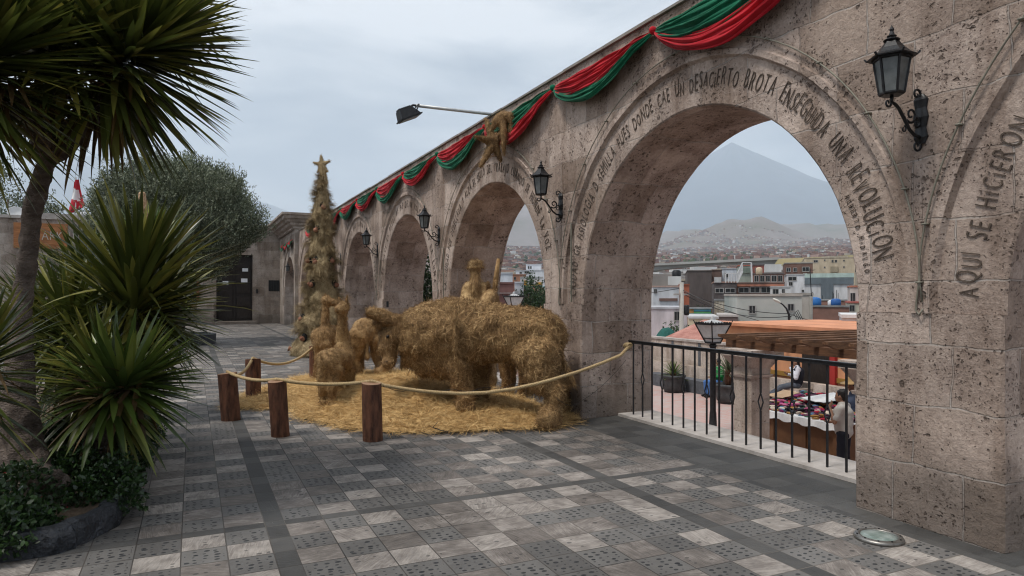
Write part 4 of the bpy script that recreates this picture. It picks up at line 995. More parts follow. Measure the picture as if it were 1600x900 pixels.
quad_animal('straw_llama', 'slim straw llama behind the front one, long neck bent with its head to the right', 'straw animal',
    ([(503, 528, 12.2), (510, 526, 12.4), (520, 526, 12.7)], [.20, .22, .20]),
    [([(499, 538, 12.1), (498, 560, 12.1), (494, 588, 12.1)], [.12, .07, .06]), ([(508, 540, 12.1), (508, 565, 12.1), (506, 592, 12.1)], [.12, .07, .06]), ([(522, 540, 12.7), (523, 560, 12.7), (522, 585, 12.7)], [.11, .06, .05])],
    [([(508, 520, 12.3), (508, 500, 12.3), (509, 480, 12.3), (511, 470, 12.3)], [.12, .075, .065, .075]), ([(511, 469, 12.3), (524, 474, 12.3)], [.095, .06])],
    count=4500, extra=(('ear', ([(510, 464, 12.3), (508, 459, 12.3)], [.03, .02]), 60),))
quad_animal('straw_calf', 'straw calf with one bent foreleg standing behind the head of the big ox', 'straw animal',
    ([(570, 518, 13.0), (590, 518, 13.2), (612, 520, 13.3), (630, 522, 13.4)], [.26, .27, .25, .24]),
    [([(563, 525, 12.8), (560, 548, 12.8), (556, 562, 12.8), (561, 582, 12.8)], [.21, .13, .08, .08]), ([(567, 530, 13.3), (563, 555, 13.3), (562, 574, 13.3)], [.18, .10, .08]),
     ([(590, 530, 13.0), (586, 553, 13.0), (594, 574, 13.0), (592, 580, 12.9)], [.15, .09, .085, .09]), ([(612, 535, 12.9), (610, 562, 12.8), (600, 578, 12.75), (590, 580, 12.7)], [.16, .10, .085, .07]),
     ([(630, 535, 13.4), (633, 555, 13.4), (632, 570, 13.4), (632, 584, 13.4)], [.14, .09, .08, .09])],
    [([(630, 515, 13.4), (650, 508, 13.5)], [.24, .2])], count=6500,
    extra=(('tail', ([(571, 528, 12.75), (573, 545, 12.72), (574, 558, 12.7)], [.03, .03, .055]), 350),))
quad_animal('straw_donkey', 'straw donkey behind the ox with upright ears beside the shepherd', 'straw animal',
    ([(768, 520, 10.6), (785, 520, 10.7), (806, 522, 10.7), (822, 524, 10.7)], [.24, .25, .25, .22]),
    [([(790, 545, 10.3), (788, 575, 10.3), (791, 595, 10.3), (789, 622, 10.3)], [.14, .08, .07, .07]), ([(800, 545, 10.9), (799, 580, 10.9), (798, 612, 10.9)], [.13, .08, .07]),
     ([(816, 545, 10.3), (820, 575, 10.3), (817, 600, 10.3), (815, 624, 10.3)], [.15, .08, .065, .07]), ([(826, 545, 10.8), (830, 575, 10.8), (829, 612, 10.8)], [.14, .08, .07])],
    [([(768, 510, 10.6), (767, 485, 10.5), (767, 462, 10.45)], [.20, .15, .12]), ([(767, 462, 10.45), (760, 472, 10.2), (758, 484, 10.1)], [.12, .10, .07])], count=6500,
    extra=(('ear', ([(763, 452, 10.45), (762, 440, 10.4)], [.04, .028]), 150), ('ear', ([(774, 452, 10.5), (775, 439, 10.5)], [.04, .028]), 150)))
# the shepherd
sh = empty('straw_shepherd', XY(745, 11.3), 'straw figure of a bearded shepherd in hat and robe behind the ox', 'straw figure')
mb = MB(); z_ = 11.3
chainw(mb, [(743, 478, z_), (743, 520, z_), (743, 590, z_)], [.27, .33, .36])
chainw(mb, [(743, 455, z_), (743, 478, z_)], [.19, .26]); chainw(mb, [(734, 452, z_), (752, 452, z_)], [.13, .13]); chainw(mb, [(743, 440, z_), (743, 428, z_)], [.07, .075])
chainw(mb, [(743, 432, z_), (743, 424, z_), (744, 418, z_)], [.085, .10, .09]); capsule(mb, W(744, 428, z_), W(743, 428, z_-.13), .022, .02)
chainw(mb, [(733, 455, z_), (727, 470, z_-.1), (722, 486, z_-.2)], [.11, .10, .09]); chainw(mb, [(754, 454, z_), (762, 468, z_-.2), (768, 474, z_-.35)], [.10, .085, .06])
for k in range(5): capsule(mb, W(768, 474, z_-.35), W(770+k*.8, 470+k*2.0, z_-.44+.01*k), .022, .018)
o = furry('body', fuse(mb, .022, 3, .02, 7.0), M_straw, None, 16000, ln=.07, wd=.005, down=1.4, stray=.08, lift=.15, droop=.0); o.parent = sh; o.matrix_parent_inverse = Matrix.Translation(-sh.location)
part_w('beard', [([(743, 432, z_-.08), (743, 444, z_-.14), (742, 456, z_-.17), (741, 462, z_-.18)], [.07, .085, .07, .03])], M_straw, sh, 900, ln=.16, wd=.006, down=2.5, stray=.1)
mbh = MB(); Mh = Matrix.Translation(W(743, 416, z_)-sh.location); mbh.lathe([(.02, .10), (.08, .095), (.11, .06), (.12, 0.0), (.145, -.015), (.135, -.035), (.105, -.03)], 20, Mh)
mh = bpy.data.meshes.new('h'); mh.from_pydata(mbh.v, [], mbh.f); mh.update(); furry('hat', mh, M_straw, sh, 900, ln=.09, wd=.006, down=.3, stray=.1)
st = tag(MB().tube([W(779, 404, 10.85), W(775, 436, 10.88), W(770, 472, 10.9), W(752, 590, 11.0)], [.028, .045, .03, .03], 8).build('straw_staff', M_straw, None, True), 'long straw-bound staff held by the bearded straw shepherd', 'staff')

# ---- straw tree
tb = XY(503, 18.0); tree = empty('straw_tree', tb, 'tall cone-shaped tree of dry grass set with clay pots and topped with a star', 'straw tree')
HT = 4.75
prof_r = lambda h: np.interp(h, [0, .3, .93, 1.5, 1.94, 2.5, 3.0, 3.5, 4.13, 4.47, 4.75], [.70, .66, .52, .42, .37, .33, .29, .25, .17, .12, .06])
mb = MB()
nl = 40; n = 44; V = []; Fq = []
for i in range(nl*2+1):
    h = HT*i/(nl*2)
    for k in range(n):
        a = 2*PI*k/n; r = float(prof_r(h))*(.92+.34*mnoise.noise(Vector((math.cos(a)*1.7, math.sin(a)*1.7, h*2.6)))+.16*mnoise.noise(Vector((math.cos(a)*4, math.sin(a)*4, h*6)))+.16*(.5-(h*1.55+.2*math.sin(a)) % 1)); V.append((r*math.cos(a), r*math.sin(a), h))
for i in range(nl*2):
    for k in range(n): Fq.append((i*n+k, i*n+(k+1) % n, (i+1)*n+(k+1) % n, (i+1)*n+k))
me = np_mesh('tree', V, Fq, True); furry('foliage', me, M_straw_tree, tree, 34000, ln=.16, wd=.010, down=1.1, curl=.22, stray=.22, droop=.05)
nt_ = 0; Vs = []; Fs = []; k0 = 0       # shaggy tufts
for h in np.arange(0.5, 4.7, 0.15):
    for q in range(3):
        a = rng.random()*2*PI; m = 130; r = float(prof_r(h)); P = np.tile([r*math.cos(a), r*math.sin(a), h], (m, 1))+rng.normal(size=(m, 3))*.035
        ta = rng.normal()*.9; D = np.tile([math.cos(a+ta)*.9, math.sin(a+ta)*.9, .25+rng.random()*.5], (m, 1))+rng.normal(size=(m, 3))*.24
        v, f = fibres(P, D, np.tile([0, 0, 1.], (m, 1)), (.20+.20*rng.random(m))*(1-.55*h/4.75), .009, .15, seg=4, droop=.42); Vs.append(v); Fs.append(f+k0); k0 += len(v)
link('tufts', np_mesh('tufts', np.vstack(Vs), np.vstack(Fs)), M_straw_tree, tree)
M_hollow_shade = plain('painted_hollow_shade', (0.012, 0.010, 0.008), 0.9)  # near-black discs paint the shade of holes in the straw
pots = [(499, 357, 0), (487, 405, 0), (520, 405, 1), (499, 407, 0), (493, 443, 1), (526, 443, 1), (508, 320, 1), (477, 497, 1), (484, 527, 1), (514, 488, 1)]
for px, py, b in pots:
    h = EYE-(py-HY)/F*17.6; r = float(prof_r(h)); dx = (px-503)/F*17.8; dx = max(-r*.97, min(r*.97, dx)); dd = math.sqrt(max(0, r*r-dx*dx))
    c = CAMR*dx-CAMF*dd*1.0+Vector((0, 0, h)); out = (CAMR*dx-CAMF*dd).normalized()
    mb = MB(); rot = out.to_track_quat('Z', 'Y').to_matrix()
    ellip(mb, c-out*.02, (.09, .115, .06), rot); mb.build('hollow_shade', M_hollow_shade, tree, True)
    mb = MB(); M4 = Matrix.Translation(c+out*.045+Vector((0, 0, -.03))) @ Matrix.Rotation(rng.normal()*.7, 4, 'X') @ Matrix.Rotation(rng.normal()*.7, 4, 'Y')
    mb.lathe([(.01, -.06), (.045, -.052), (.068, -.01), (.06, .03), (.034, .05), (.03, .065), (.044, .08), (.036, .08), (.026, .06)], 14, M4); mb.build('clay_pot', M_clay, tree, True)
mb = MB(); cst = Vector((0, 0, HT+.27))+CAMR*.0
for k in range(5):
    a = PI/2+2*PI*k/5+.1; capsule(mb, cst, cst+CAMR*math.cos(a)*.24+Vector((0, 0, math.sin(a)*.26)), .075, .02)
capsule(mb, Vector((0, 0, HT-.2))+CAMR*.06, cst, .10, .07)
furry('star', fuse(mb, .02, 4), M_straw_tree, tree, 2500, ln=.045, wd=.007, down=.2, stray=.08)
pt = G(459, 556); tag(MB().lathe([(.02, -.14), (.09, -.12), (.13, 0), (.11, .09), (.055, .13), (.05, .16), (.08, .20), (.065, .20), (.04, .15)], 20, Matrix.Translation((0, 0, 0))).build('clay_jar', M_clay, None, True), 'reddish clay jar lying on its side against the foot of the straw tree', 'jar')
oj = bpy.data.objects['clay_jar']; oj.location = (pt.x+.06, pt.y, .125); oj.rotation_euler = (0, -1.25, -.4)

# ---- posts and ropes
M_log = coarse('log_bark', (0.03, 0.012, 0.008), (0.21, 0.09, 0.05), 6, 0.75, 0.9, 0.02, stretch=(3, 3, .7))
M_cut = coarse('sawn_wood', (0.22, 0.12, 0.07), (0.38, 0.24, 0.15), 14, 0.8, 0.3)
posts = [((583, 688), (581, 598), .108, 'reddish-brown log post nearest the camera, in front of the hay'), ((438, 681), (433, 595), .102, 'log post second from the front, at the left edge of the hay'),
         ((361, 656), (355, 583), .118, 'leaning thick log post standing farthest left on the paving'), ((396, 624), (395, 561), .112, 'log post behind the leaning left one, its top pale'), ((492, 597), (492, 541), .10, 'dark log post partly hidden behind the straw llamas')]
ptop = []
for i, (b_, t_, r, lb) in enumerate(posts):
    base = G(*b_); zc = (base.x*sn+base.y*cs); top = W(t_[0], t_[1], zc); hgt_ = top.z; lean = Vector((top.x-base.x, top.y-base.y, 0))
    t = empty('wooden_post', base, lb, 'post', 'log posts holding the rope')
    mb = MB(); n = 26; V = []; m = 16
    for k in range(m+1):
        h = hgt_*k/m
        for q in range(n):
            a = 2*PI*q/n; rr = r*(1+.055*mnoise.noise(Vector((math.cos(a)*1.4, math.sin(a)*1.4, h*1.1+i*5)))+.03*mnoise.noise(Vector((math.cos(a)*5, math.sin(a)*5, h*3+i))))
            V.append((lean.x*k/m+rr*math.cos(a), lean.y*k/m+rr*math.sin(a), h+(.012*math.sin(a+i) if k == m else 0)))
    mb.add(V, [(k*n+q, k*n+(q+1) % n, (k+1)*n+(q+1) % n, (k+1)*n+q) for k in range(m) for q in range(n)]); mb.build('log', M_log, t, True)
    mb = MB(); T = V[-n:]; cc = (lean.x, lean.y, hgt_+.006); mb.add([cc]+T, [(0, 1+q, 1+(q+1) % n) for q in range(n)]); mb.build('cut_top', M_cut, t)
    ptop.append((base+lean+Vector((0, 0, hgt_)), r))
def rope_mesh(pts, r=.021, pitch=.085):
    # resample
    P = [Vector(p) for p in pts]; S = [0]
    for a, b in zip(P[:-1], P[1:]): S.append(S[-1]+(b-a).length)
    tot = S[-1]; n = int(tot/.012); out = []
    for k in range(n+1):
        s = tot*k/n; j = max(0, min(len(P)-2, int(np.searchsorted(S, s))-1)); f = (s-S[j])/max(1e-6, S[j+1]-S[j]); out.append(P[j].lerp(P[j+1], f))
    mb = MB(); fr = []; prev = Vector((0, 0, 1))
    for k, p in enumerate(out):
        d = (out[min(k+1, n)]-out[max(k-1, 0)]).normalized(); a = prev-d*prev.dot(d); a.normalize(); prev = a; fr.append((a, d.cross(a)))
    for s in range(3):
        pts3 = [p+(fr[k][0]*math.cos(2*PI*(k*tot/n/pitch+s/3))+fr[k][1]*math.sin(2*PI*(k*tot/n/pitch+s/3)))*r*.5 for k, p in enumerate(out)]
        mb.tube(pts3, r*.56, 6)
    return mb
def cat(a, b, sag, n=18):
    return [Vector(a).lerp(Vector(b), k/n)-Vector((0, 0, sag*4*(k/n)*(1-k/n))) for k in range(n+1)]
def side(i, dz=-.05):
    c, r = ptop[i]; return c+Vector((0, 0, dz))
tp = [c+Vector((0, 0, .018)) for c, r in ptop]
wallp = Vector((5.17, 7.42, .93)); cor = Vector((4.50, 7.30, .75))
path = cat(tp[4], tp[3], .20)+cat(tp[3], tp[2], .13)[1:]+cat(tp[2], tp[1], .05)[1:]+cat(tp[1], tp[0], .045)[1:]+[W(*q) for q in ((600,602,7.52),(620,605.5,7.56),(650,610,7.6),(680,613,7.64),(720,615,7.7),(760,613.5,7.74),(800,608,7.80),(835,600.5,7.86),(860,594,7.93),(880,588,8.04),(900,582,8.2),(920,575,8.4),(945,565.5,8.63),(970,555,8.84))]+[wallp]
# the rope lies over every post top; ends knotted to the rail
tag(rope_mesh(path).build('rope', M_rope, None, True), 'pale twisted rope strung over the front log posts up to the iron railing', 'rope')
path = cat(tp[4]+Vector((.02, .02, .0)), Vector((4.47, 15.2, .85)), .42, 26); tag(rope_mesh(path).build('rope', M_rope, None, True), 'slack rope sagging behind the calf from the rear post to the wall', 'rope')
mb = MB(); mb.tube([wallp+Vector((.035*math.cos(a), -.02+a*.006, .03*math.sin(a))) for a in np.linspace(0, 18, 50)], .012, 6); tag(mb.build('rope_knot', M_rope, None, True), 'rope coiled in a knot round the end of the top rail', 'knot')
# thin black wire along the front rope
mb = MB(); w = cat(tp[0]+Vector((0, -.03, -.06)), wallp+Vector((0, -.02, -.06)), .22, 40); w = [p+Vector((0, 0, .02*math.sin(k*1.3))) for k, p in enumerate(w)]
mb.tube(w, .003, 4); mb.tube(cat(W(868, 620, 7.9), Vector((4.5, 7.5, .25)), .08)+cat(Vector((4.5, 7.5, .25)), Vector((5.1, 7.4, .75)), .05), .003, 4); tag(mb.build('light_wire', M_iron), 'thin black wire of small lights hanging along the front rope', 'wire')

# ================================================================== PLANTS ON THE LEFT
def leaves_np(P, D, Ln, Wd, droop, seg=6, fold=0.35, twist=0.0):
    """sword leaves: V-folded tapering strips"""
    n = len(P); V = np.empty((n, (seg+1)*3, 3)); p = P.copy(); d = unit(D); st = (Ln/seg)[:, None]
    side0 = unit(np.cross(d, np.array([0, 0, 1.0])+rng.normal(size=(n, 3))*(0.12+twist)))
    prof = lambda t: np.minimum(1.0, 0.55+1.6*t) * (1-t**2.6)**0.9 if t < 1 else 0.02
    for k in range(seg+1):
        t = k/seg; side = unit(side0-d*(side0*d).sum(1)[:, None]); up = np.cross(side, d); w = (Wd*prof(t))[:, None]/2
        V[:, 3*k] = p-side*w+up*w*fold; V[:, 3*k+1] = p; V[:, 3*k+2] = p+side*w+up*w*fold
        p = p+d*st; d = unit(d+np.array([0, 0, -1.0])*(droop*(0.4+t))[:, None])
    base = (np.arange(n)*(seg+1)*3)[:, None]
    Fk = np.concatenate([base+np.array([3*k+j, 3*k+j+1, 3*k+j+4, 3*k+j+3]) for k in range(seg) for j in (0, 1)], axis=1).reshape(-1, 4)
    return V.reshape(-1, 3), Fk
def axis_frame(ax):
    ax = Vector(ax).normalized(); a = ax.cross(Vector((0, 1, 0.01))).normalized(); return ax, a, ax.cross(a)
def rosette(c, ax, n, length, width, a0=0.12, a1=1.75, droop=0.05, stem=0.25, seed=0):
    c = Vector(c); ax, a, b = axis_frame(ax); t = (np.arange(n)+0.5)/n
    pol = a0+(a1-a0)*t**0.8+rng.normal(size=n)*0.09; az = np.arange(n)*2.39996+rng.normal(size=n)*0.15
    A, B, C = (np.array(v) for v in (ax, a, b))
    D = np.cos(pol)[:, None]*A+np.sin(pol)[:, None]*(np.cos(az)[:, None]*B+np.sin(az)[:, None]*C)
    P = np.array(c)+A*((0.5-t)*stem)[:, None]+D*0.03
    Ln = length*(0.72+0.28*np.sin(np.minimum(1, t*1.5)*PI*0.6))*(0.85+0.25*rng.random(n)); return leaves_np(P, D, Ln, width*(0.85+0.3*rng.random(n)), droop*(0.4+1.2*rng.random(n))*(0.3+t))
def join_np(parts):
    Vs, Fs, k = [], [], 0
    for v, f in parts: Vs.append(v); Fs.append(f+k); k += len(v)
    return np.vstack(Vs), np.vstack(Fs)
M_ytrunk = coarse('yucca_bark', (0.055, 0.040, 0.032), (0.19, 0.15, 0.125), 7, 0.9, 1.0, 0.03, stretch=(1, 1, 2.2))
yt = empty('yucca_tree', G(72, 796, 0.10), 'tall yucca tree with leaning grey trunk, knotted foot and spiky crown filling the upper left', 'tree')
yo = Vector(yt.location)
mb = MB(); chainw(mb, [(84, 798, 5.0), (72, 772, 5.02), (64, 748, 5.05), (44, 712, 5.08), (32, 660, 5.1), (29, 600, 5.12), (33, 520, 5.15), (38, 450, 5.18), (47, 350, 5.2), (62, 285, 5.22), (76, 240, 5.25)], [.22, .13, .10, .125, .13, .105, .075, .068, .066, .066, .07])
chainw(mb, [(46, 740, 4.95), (78, 745, 4.88), (92, 752, 4.9)], [.08, .075, .07]); chainw(mb, [(66, 760, 4.85), (88, 742, 4.86)], [.06, .055]); chainw(mb, [(98, 800, 4.9), (80, 775, 4.98)], [.10, .13]); chainw(mb, [(20, 800, 5.05), (50, 770, 5.05)], [.08, .12])
chainw(mb, [(76, 240, 5.25), (105, 218, 5.28), (150, 170, 5.3), (185, 120, 5.3)], [.10, .09, .085, .08]); chainw(mb, [(74, 240, 5.25), (60, 200, 5.0), (20, 160, 4.7), (-30, 130, 4.5)], [.09, .07, .07, .07])
chainw(mb, [(70, 230, 5.25), (90, 120, 5.3), (100, 20, 5.3), (110, -60, 5.3)], [.09, .08, .07, .07])
chainw(mb, [(0, 610, 5.3), (8, 700, 5.2), (30, 740, 5.1)], [.08, .10, .09])
me = fuse(mb, .018, 2, .018, 9.0)
n_ = len(me.vertices); co = np.empty(n_*3); me.vertices.foreach_get('co', co); co = co.reshape(-1, 3)
o = link('trunk', me, M_ytrunk, yt); o.matrix_parent_inverse = Matrix.Translation(-yo)
def xp(o, root): o.parent = root; o.matrix_parent_inverse = Matrix.Translation(-Vector(root.location)); return o
parts = [rosette(W(196, 96, 5.3), CAMR*.75+Vector((0, 0, .62)), 400, .92, .064, a1=2.0, droop=.03, stem=.5),
         rosette(W(-35, 120, 4.5), CAMR*.5+Vector((0, 0, .5))-CAMF*.25, 290, .84, .06, a1=2.05, droop=.035, stem=.5),
         rosette(W(105, -50, 5.3), Vector((0, 0, 1))+CAMR*.2, 240, .9, .064, a1=2.1, droop=.03, stem=.5),
         rosette(W(215, 5, 5.6), CAMR*.55+Vector((0, 0, .9)), 200, .82, .066, a1=1.9, droop=.02, stem=.3),
         rosette(W(70, 70, 4.9), Vector((0, 0, .4))-CAMF*.5-CAMR*.3, 160, .74, .060, a1=2.0, droop=.04, stem=.4)]
v, f = join_np(parts); xp(link('crown', np_mesh('crown', v, f, True), M_yucca), yt)
parts = [rosette(W(170, 150, 5.3), CAMR*.75+Vector((0, 0, .62)), 120, .62, .034, a0=1.5, a1=2.65, droop=.16, stem=.5),
         rosette(W(-20, 160, 4.6), CAMR*.5+Vector((0, 0, .5)), 100, .62, .034, a0=1.5, a1=2.6, droop=.14, stem=.5),
         rosette(W(80, 60, 5.2), Vector((0, 0, 1)), 90, .6, .034, a0=1.6, a1=2.7, droop=.12, stem=.6)]
v, f = join_np(parts); xp(link('old_leaves', np_mesh('old_leaves', v, f, True), M_dead), yt)
# lower yuccas in the bed: each with its short stem and its heads
def yucca(name, label, heads, mat, stem_pts, group='yucca plants in the left bed', dead=True):
    b = W(*stem_pts[0]); t = empty(name, (b.x, b.y, 0.1), label, 'plant', group)
    mb = MB(); chainw(mb, stem_pts, [.075]*len(stem_pts))
    for h in heads: capsule(mb, W(*stem_pts[-1]), W(*h[0]), .06, .05)
    xp(link('stem', fuse(mb, .025, 2, .015, 8), M_ytrunk), t)
    v, f = join_np([rosette(W(*h[0]), h[1], h[2], h[3], h[4], a1=h[5] if len(h) > 5 else 1.8, droop=.085, stem=.34) for h in heads]); xp(link('leaves', np_mesh('leaves', v, f, True), mat), t)
    if dead:
        v, f = join_np([rosette(W(*h[0]), h[1], int(h[2]*.3), h[3]*.8, h[4]*.75, a0=1.6, a1=2.7, droop=.2, stem=.4) for h in heads]); xp(link('old_leaves', np_mesh('old_leaves', v, f, True), M_yucca if len(heads) > 1 else M_dead), t)
    return t
U = Vector((0, 0, 1))
yucca('yucca_plant', 'dark yucca with long upright blades in the middle of the bed', [((212, 470, 6.3), U+CAMR*.12, 150, 1.1, .068, 1.05), ((225, 500, 6.6), U*.6+CAMR*.8, 140, .85, .07, 1.8)], M_yucca, [(190, 740, 6.3), (200, 600, 6.3)])
yucca('yucca_plant', 'bright green yucca head leaning out over the paving', [((188, 612, 5.5), CAMR*.95+U*.55, 180, .68, .062, 1.7)], M_yucca_hi, [(150, 760, 5.5), (170, 660, 5.5)])
yucca('yucca_plant', 'pale green yucca behind, crowned by a cream flower spike', [((225, 420, 9.2), U+CAMR*.3, 200, .95, .05, 1.6)], M_yucca_hi, [(220, 650, 9.2), (222, 520, 9.2)])
yucca('yucca_plant', 'dark yucca filling the bed behind the trunk of the tall tree', [((110, 530, 6.6), U-CAMR*.1, 160, .95, .062, 1.8), ((130, 460, 7.2), U+CAMR*.15, 130, .8, .05, 1.7), ((60, 520, 7.0), U-CAMR*.3, 110, .8, .05, 1.7)], M_yucca, [(120, 720, 6.5), (118, 620, 6.5)])
yucca('yucca_plant', 'dark yucca at the left picture edge, blades crossing the trunk', [((-45, 590, 4.3), CAMR*.4+U*.8, 120, .62, .042, 1.8)], M_yucca, [(-60, 800, 4.3), (-55, 680, 4.3)])
yucca('yucca_plant', 'dark drooping yucca between the bright green head and the knotted trunk', [((150, 600, 5.9), U*.8+CAMR*.1, 150, .72, .062, 2.3), ((185, 540, 6.6), U*.8+CAMR*.4, 150, .74, .062, 2.2)], M_yucca, [(150, 760, 5.9), (150, 690, 5.9)])
yucca('yucca_plant', 'far green yucca whose blades reach over the paving towards the door', [((235, 520, 8.6), U*.5+CAMR*.9, 150, .72, .045, 1.6)], M_yucca_hi, [(205, 660, 8.6), (215, 590, 8.6)])
# flower spike
fs_ = W(222, 400, 9.2); mb = MB(); k0 = 0; mb.tube([fs_, fs_+Vector((0, 0, .82))], .02, 6)
for k in range(230):
    h = .42+.42*random.random(); a = random.random()*6.28; r = (.10*(.92-h)+.02); p = fs_+Vector((r*math.cos(a), r*math.sin(a), h)); ellip(mb, p, (.017, .017, .028), n=6)
tag(mb.build('flower_spike', plain('cream_petal', (0.46, 0.30, 0.18)), None, True), 'cream flower spike rising from the pale yucca against the olive tree', 'flower')

# ---- planter bed: dark stone kerb, soil, ground cover
kp = [(-90, 890), (-40, 884), (19, 877), (83, 868), (120, 856), (151, 840), (187, 821), (200, 800), (203, 770), (203, 740), (204, 715), (207, 692), (205, 672), (198, 655), (196, 630), (200, 600), (208, 575), (214, 555)]
KP = [G(*p) for p in kp]
bed = empty('planter_bed', (KP[8].x-1.5, KP[8].y, 0), 'raised planting bed edged with rough dark stone blocks at the lower left', 'planter'); bo = Vector(bed.location)
def resample(P, step):
    S = [0]
    for a, b in zip(P[:-1], P[1:]): S.append(S[-1]+(b-a).length)
    n = max(2, int(S[-1]/step)); out = []
    for k in range(n+1):
        s = S[-1]*k/n; j = max(0, min(len(P)-2, int(np.searchsorted(S, s))-1)); out.append(P[j].lerp(P[j+1], (s-S[j])/max(1e-6, S[j+1]-S[j])))
    return out
R_ = resample(KP, .04); mb = MB(); H_ = .15; n = len(R_); rows = []
for k, p in enumerate(R_):
    d = (R_[min(k+1, n-1)]-R_[max(k-1, 0)]).normalized(); inn = Vector((-d.y, d.x, 0)); gap = 0.028*max(0, 1-abs((k % 12)-6)/0.9) if k % 12 in (6,) else 0
    sec = [(0, 0), (.0, .05), (.004, .10), (.03, H_), (.08, H_+.006), (.125, H_-.004), (.13, 0)]
    row = []
    for s, h in sec:
        q = p+inn*(s+gap)+Vector((0, 0, h-gap*.5)); nn = mnoise.noise_vector(q*6)*.016+mnoise.noise_vector(q*20)*.007; row.append(q+nn*(1 if h > 0.01 else .2))
    rows.append(row)
for k in range(n-1):
    for j in range(6): mb.add([rows[k][j], rows[k+1][j], rows[k+1][j+1], rows[k][j+1]], [(0, 1, 2, 3)])
xp(mb.build('kerb', M_kerb, None, False), bed)
poly = [p+Vector((-.06, 0.06, .10)) for p in R_]+[Vector((-1.0, 9.3, .1)), Vector((-6, 9, .1)), Vector((-6, 2.5, .1))]
c_ = Vector((-3.2, 5.6, .14)); mb = MB(); nn_ = len(poly)
for k in range(nn_):
    a, b = poly[k], poly[(k+1) % nn_]; m = 14
    for s in range(m):
        q = [c_.lerp(a, s/m), c_.lerp(a, (s+1)/m), c_.lerp(b, (s+1)/m), c_.lerp(b, s/m)]; q = [v+Vector((0, 0, .03*mnoise.noise(v*3.0)*(1 if True else 0))) for v in q]; mb.add(q, [(0, 1, 2, 3)])
xp(mb.build('soil', M_soil), bed)
def small_leaves(C, n, sz, spread, squash=1.0):
    """oval leaf pairs scattered on lumpy mounds; C: list of (centre, rx, ry, rz)"""
    Ps, Ns = [], []
    w = np.array([c[1]*c[3] for c in C]); cnt = rng.multinomial(n, w/w.sum())
    for (c, rx, ry, rz), m in zip(C, cnt):
        d = unit(rng.normal(size=(m, 3))); d[:, 2] = np.abs(d[:, 2])*1.0-.15; r = 0.72+.34*rng.random((m, 1)); Ps.append(np.array(c)+d*r*np.array([rx, ry, rz])); Ns.append(d)
    P = np.vstack(Ps); Nn = np.vstack(Ns); D = unit(Nn*.7+rng.normal(size=P.shape)*.6); s = unit(np.cross(D, rng.normal(size=P.shape))); L_ = sz*(.6+.8*rng.random((len(P), 1))); w_ = L_*.28
    V = np.stack([P, P+D*L_*.3-s*w_, P+D*L_*.72-s*w_*.8, P+D*L_, P+D*L_*.72+s*w_*.8, P+D*L_*.3+s*w_], axis=1).reshape(-1, 3); b_ = (np.arange(len(P))*6)[:, None]
    return V, np.concatenate([b_+np.array([0, 1, 2, 5]), b_+np.array([5, 2, 3, 4])], axis=1).reshape(-1, 4)
gc = []
for (px, py, zz, r, h) in ((25, 700, 4.75, .34, .38), (-30, 760, 4.2, .35, .36), (40, 770, 4.35, .20, .22), (12, 810, 4.2, .24, .16), (120, 735, 5.3, .30, .36), (150, 700, 5.7, .34, .42), (180, 745, 5.15, .20, .34), (140, 765, 5.0, .17, .20), (197, 790, 4.85, .11, .22), (95, 690, 5.9, .34, .5), (170, 660, 6.6, .42, .5), (10, 660, 5.6, .40, .55), (200, 640, 7.4, .35, .4), (185, 690, 6.1, .26, .4)):
    p = W(px, py, zz); p.z = .10; gc.append((p, r, r, max(h, .14)))
v, f = small_leaves(gc, 30000, .034, 0); o = link('flowering_groundcover', np_mesh('gc', v, f), leaf_mat('groundcover_leaf', (0.010, 0.024, 0.007), (0.022, 0.05, 0.012), (0.05, 0.10, 0.025), .4, .15)); tag(o, 'low dark green ground cover with tiny red flowers filling the planting bed', 'ground cover', kind='stuff')
v, f = small_leaves(gc, 90, .03, 0); o2 = link('red_flowers', np_mesh('rf', v, f), plain('red_petal', (.32, .02, .03))); o2.parent = o

# ---- the round olive tree
def leafy(c, R, nsh, per, sz, up=.55, seed=0, wl=.22, gaps=.25, flat_bottom=None):
    c = np.array(c); d = unit(rng.normal(size=(nsh, 3))); 
    lump = np.array([mnoise.noise(Vector(q)*2.2+Vector((seed, 0, 0)))*.20+mnoise.noise(Vector(q)*5.5+Vector((seed, 5, 0)))*.15 for q in d])
    r = (1+lump)*(1-.55*rng.random(nsh)**2.2); P = c+d*r[:, None]*np.array(R)
    if flat_bottom is not None: P[:, 2] = np.where(P[:, 2] < flat_bottom, flat_bottom+rng.random(nsh)*.3, P[:, 2])
    keep = np.array([mnoise.noise(Vector(q)*1.3+Vector((seed, 3, 3))) > -.5+gaps*.6 for q in P]); P = P[keep]; d = d[keep]; m = len(P)
    D = unit(d*.6+np.array([0, 0, up])+rng.normal(size=(m, 3))*.25); t = rng.random((m, per, 1))
    Lsh = sz*5*(0.7+.6*rng.random((m, 1, 1))); Q = (P[:, None, :]+D[:, None, :]*Lsh*t).reshape(-1, 3)
    LD = unit(np.repeat(D, per, axis=0)*.8+rng.normal(size=(m*per, 3))*.55); s = unit(np.cross(LD, rng.normal(size=LD.shape))); L_ = sz*(.7+.6*rng.random((len(Q), 1))); w_ = L_*wl
    V = np.stack([Q, Q+LD*L_*.5-s*w_, Q+LD*L_, Q+LD*L_*.5+s*w_], axis=1).reshape(-1, 3); return V, np.arange(len(Q)*4).reshape(-1, 4)
oc = W(277, 352, 22.0); ob = empty('olive_tree', (oc.x, oc.y, 0), 'round bushy grey-green olive tree in front of the dark door', 'tree'); 
v, f = leafy(oc, (2.32, 2.3, 1.78), 15000, 12, .10, up=1.3, seed=1.7, wl=.13, gaps=-.5, flat_bottom=1.95); xp(link('crown', np_mesh('crown', v, f), M_olive), ob)
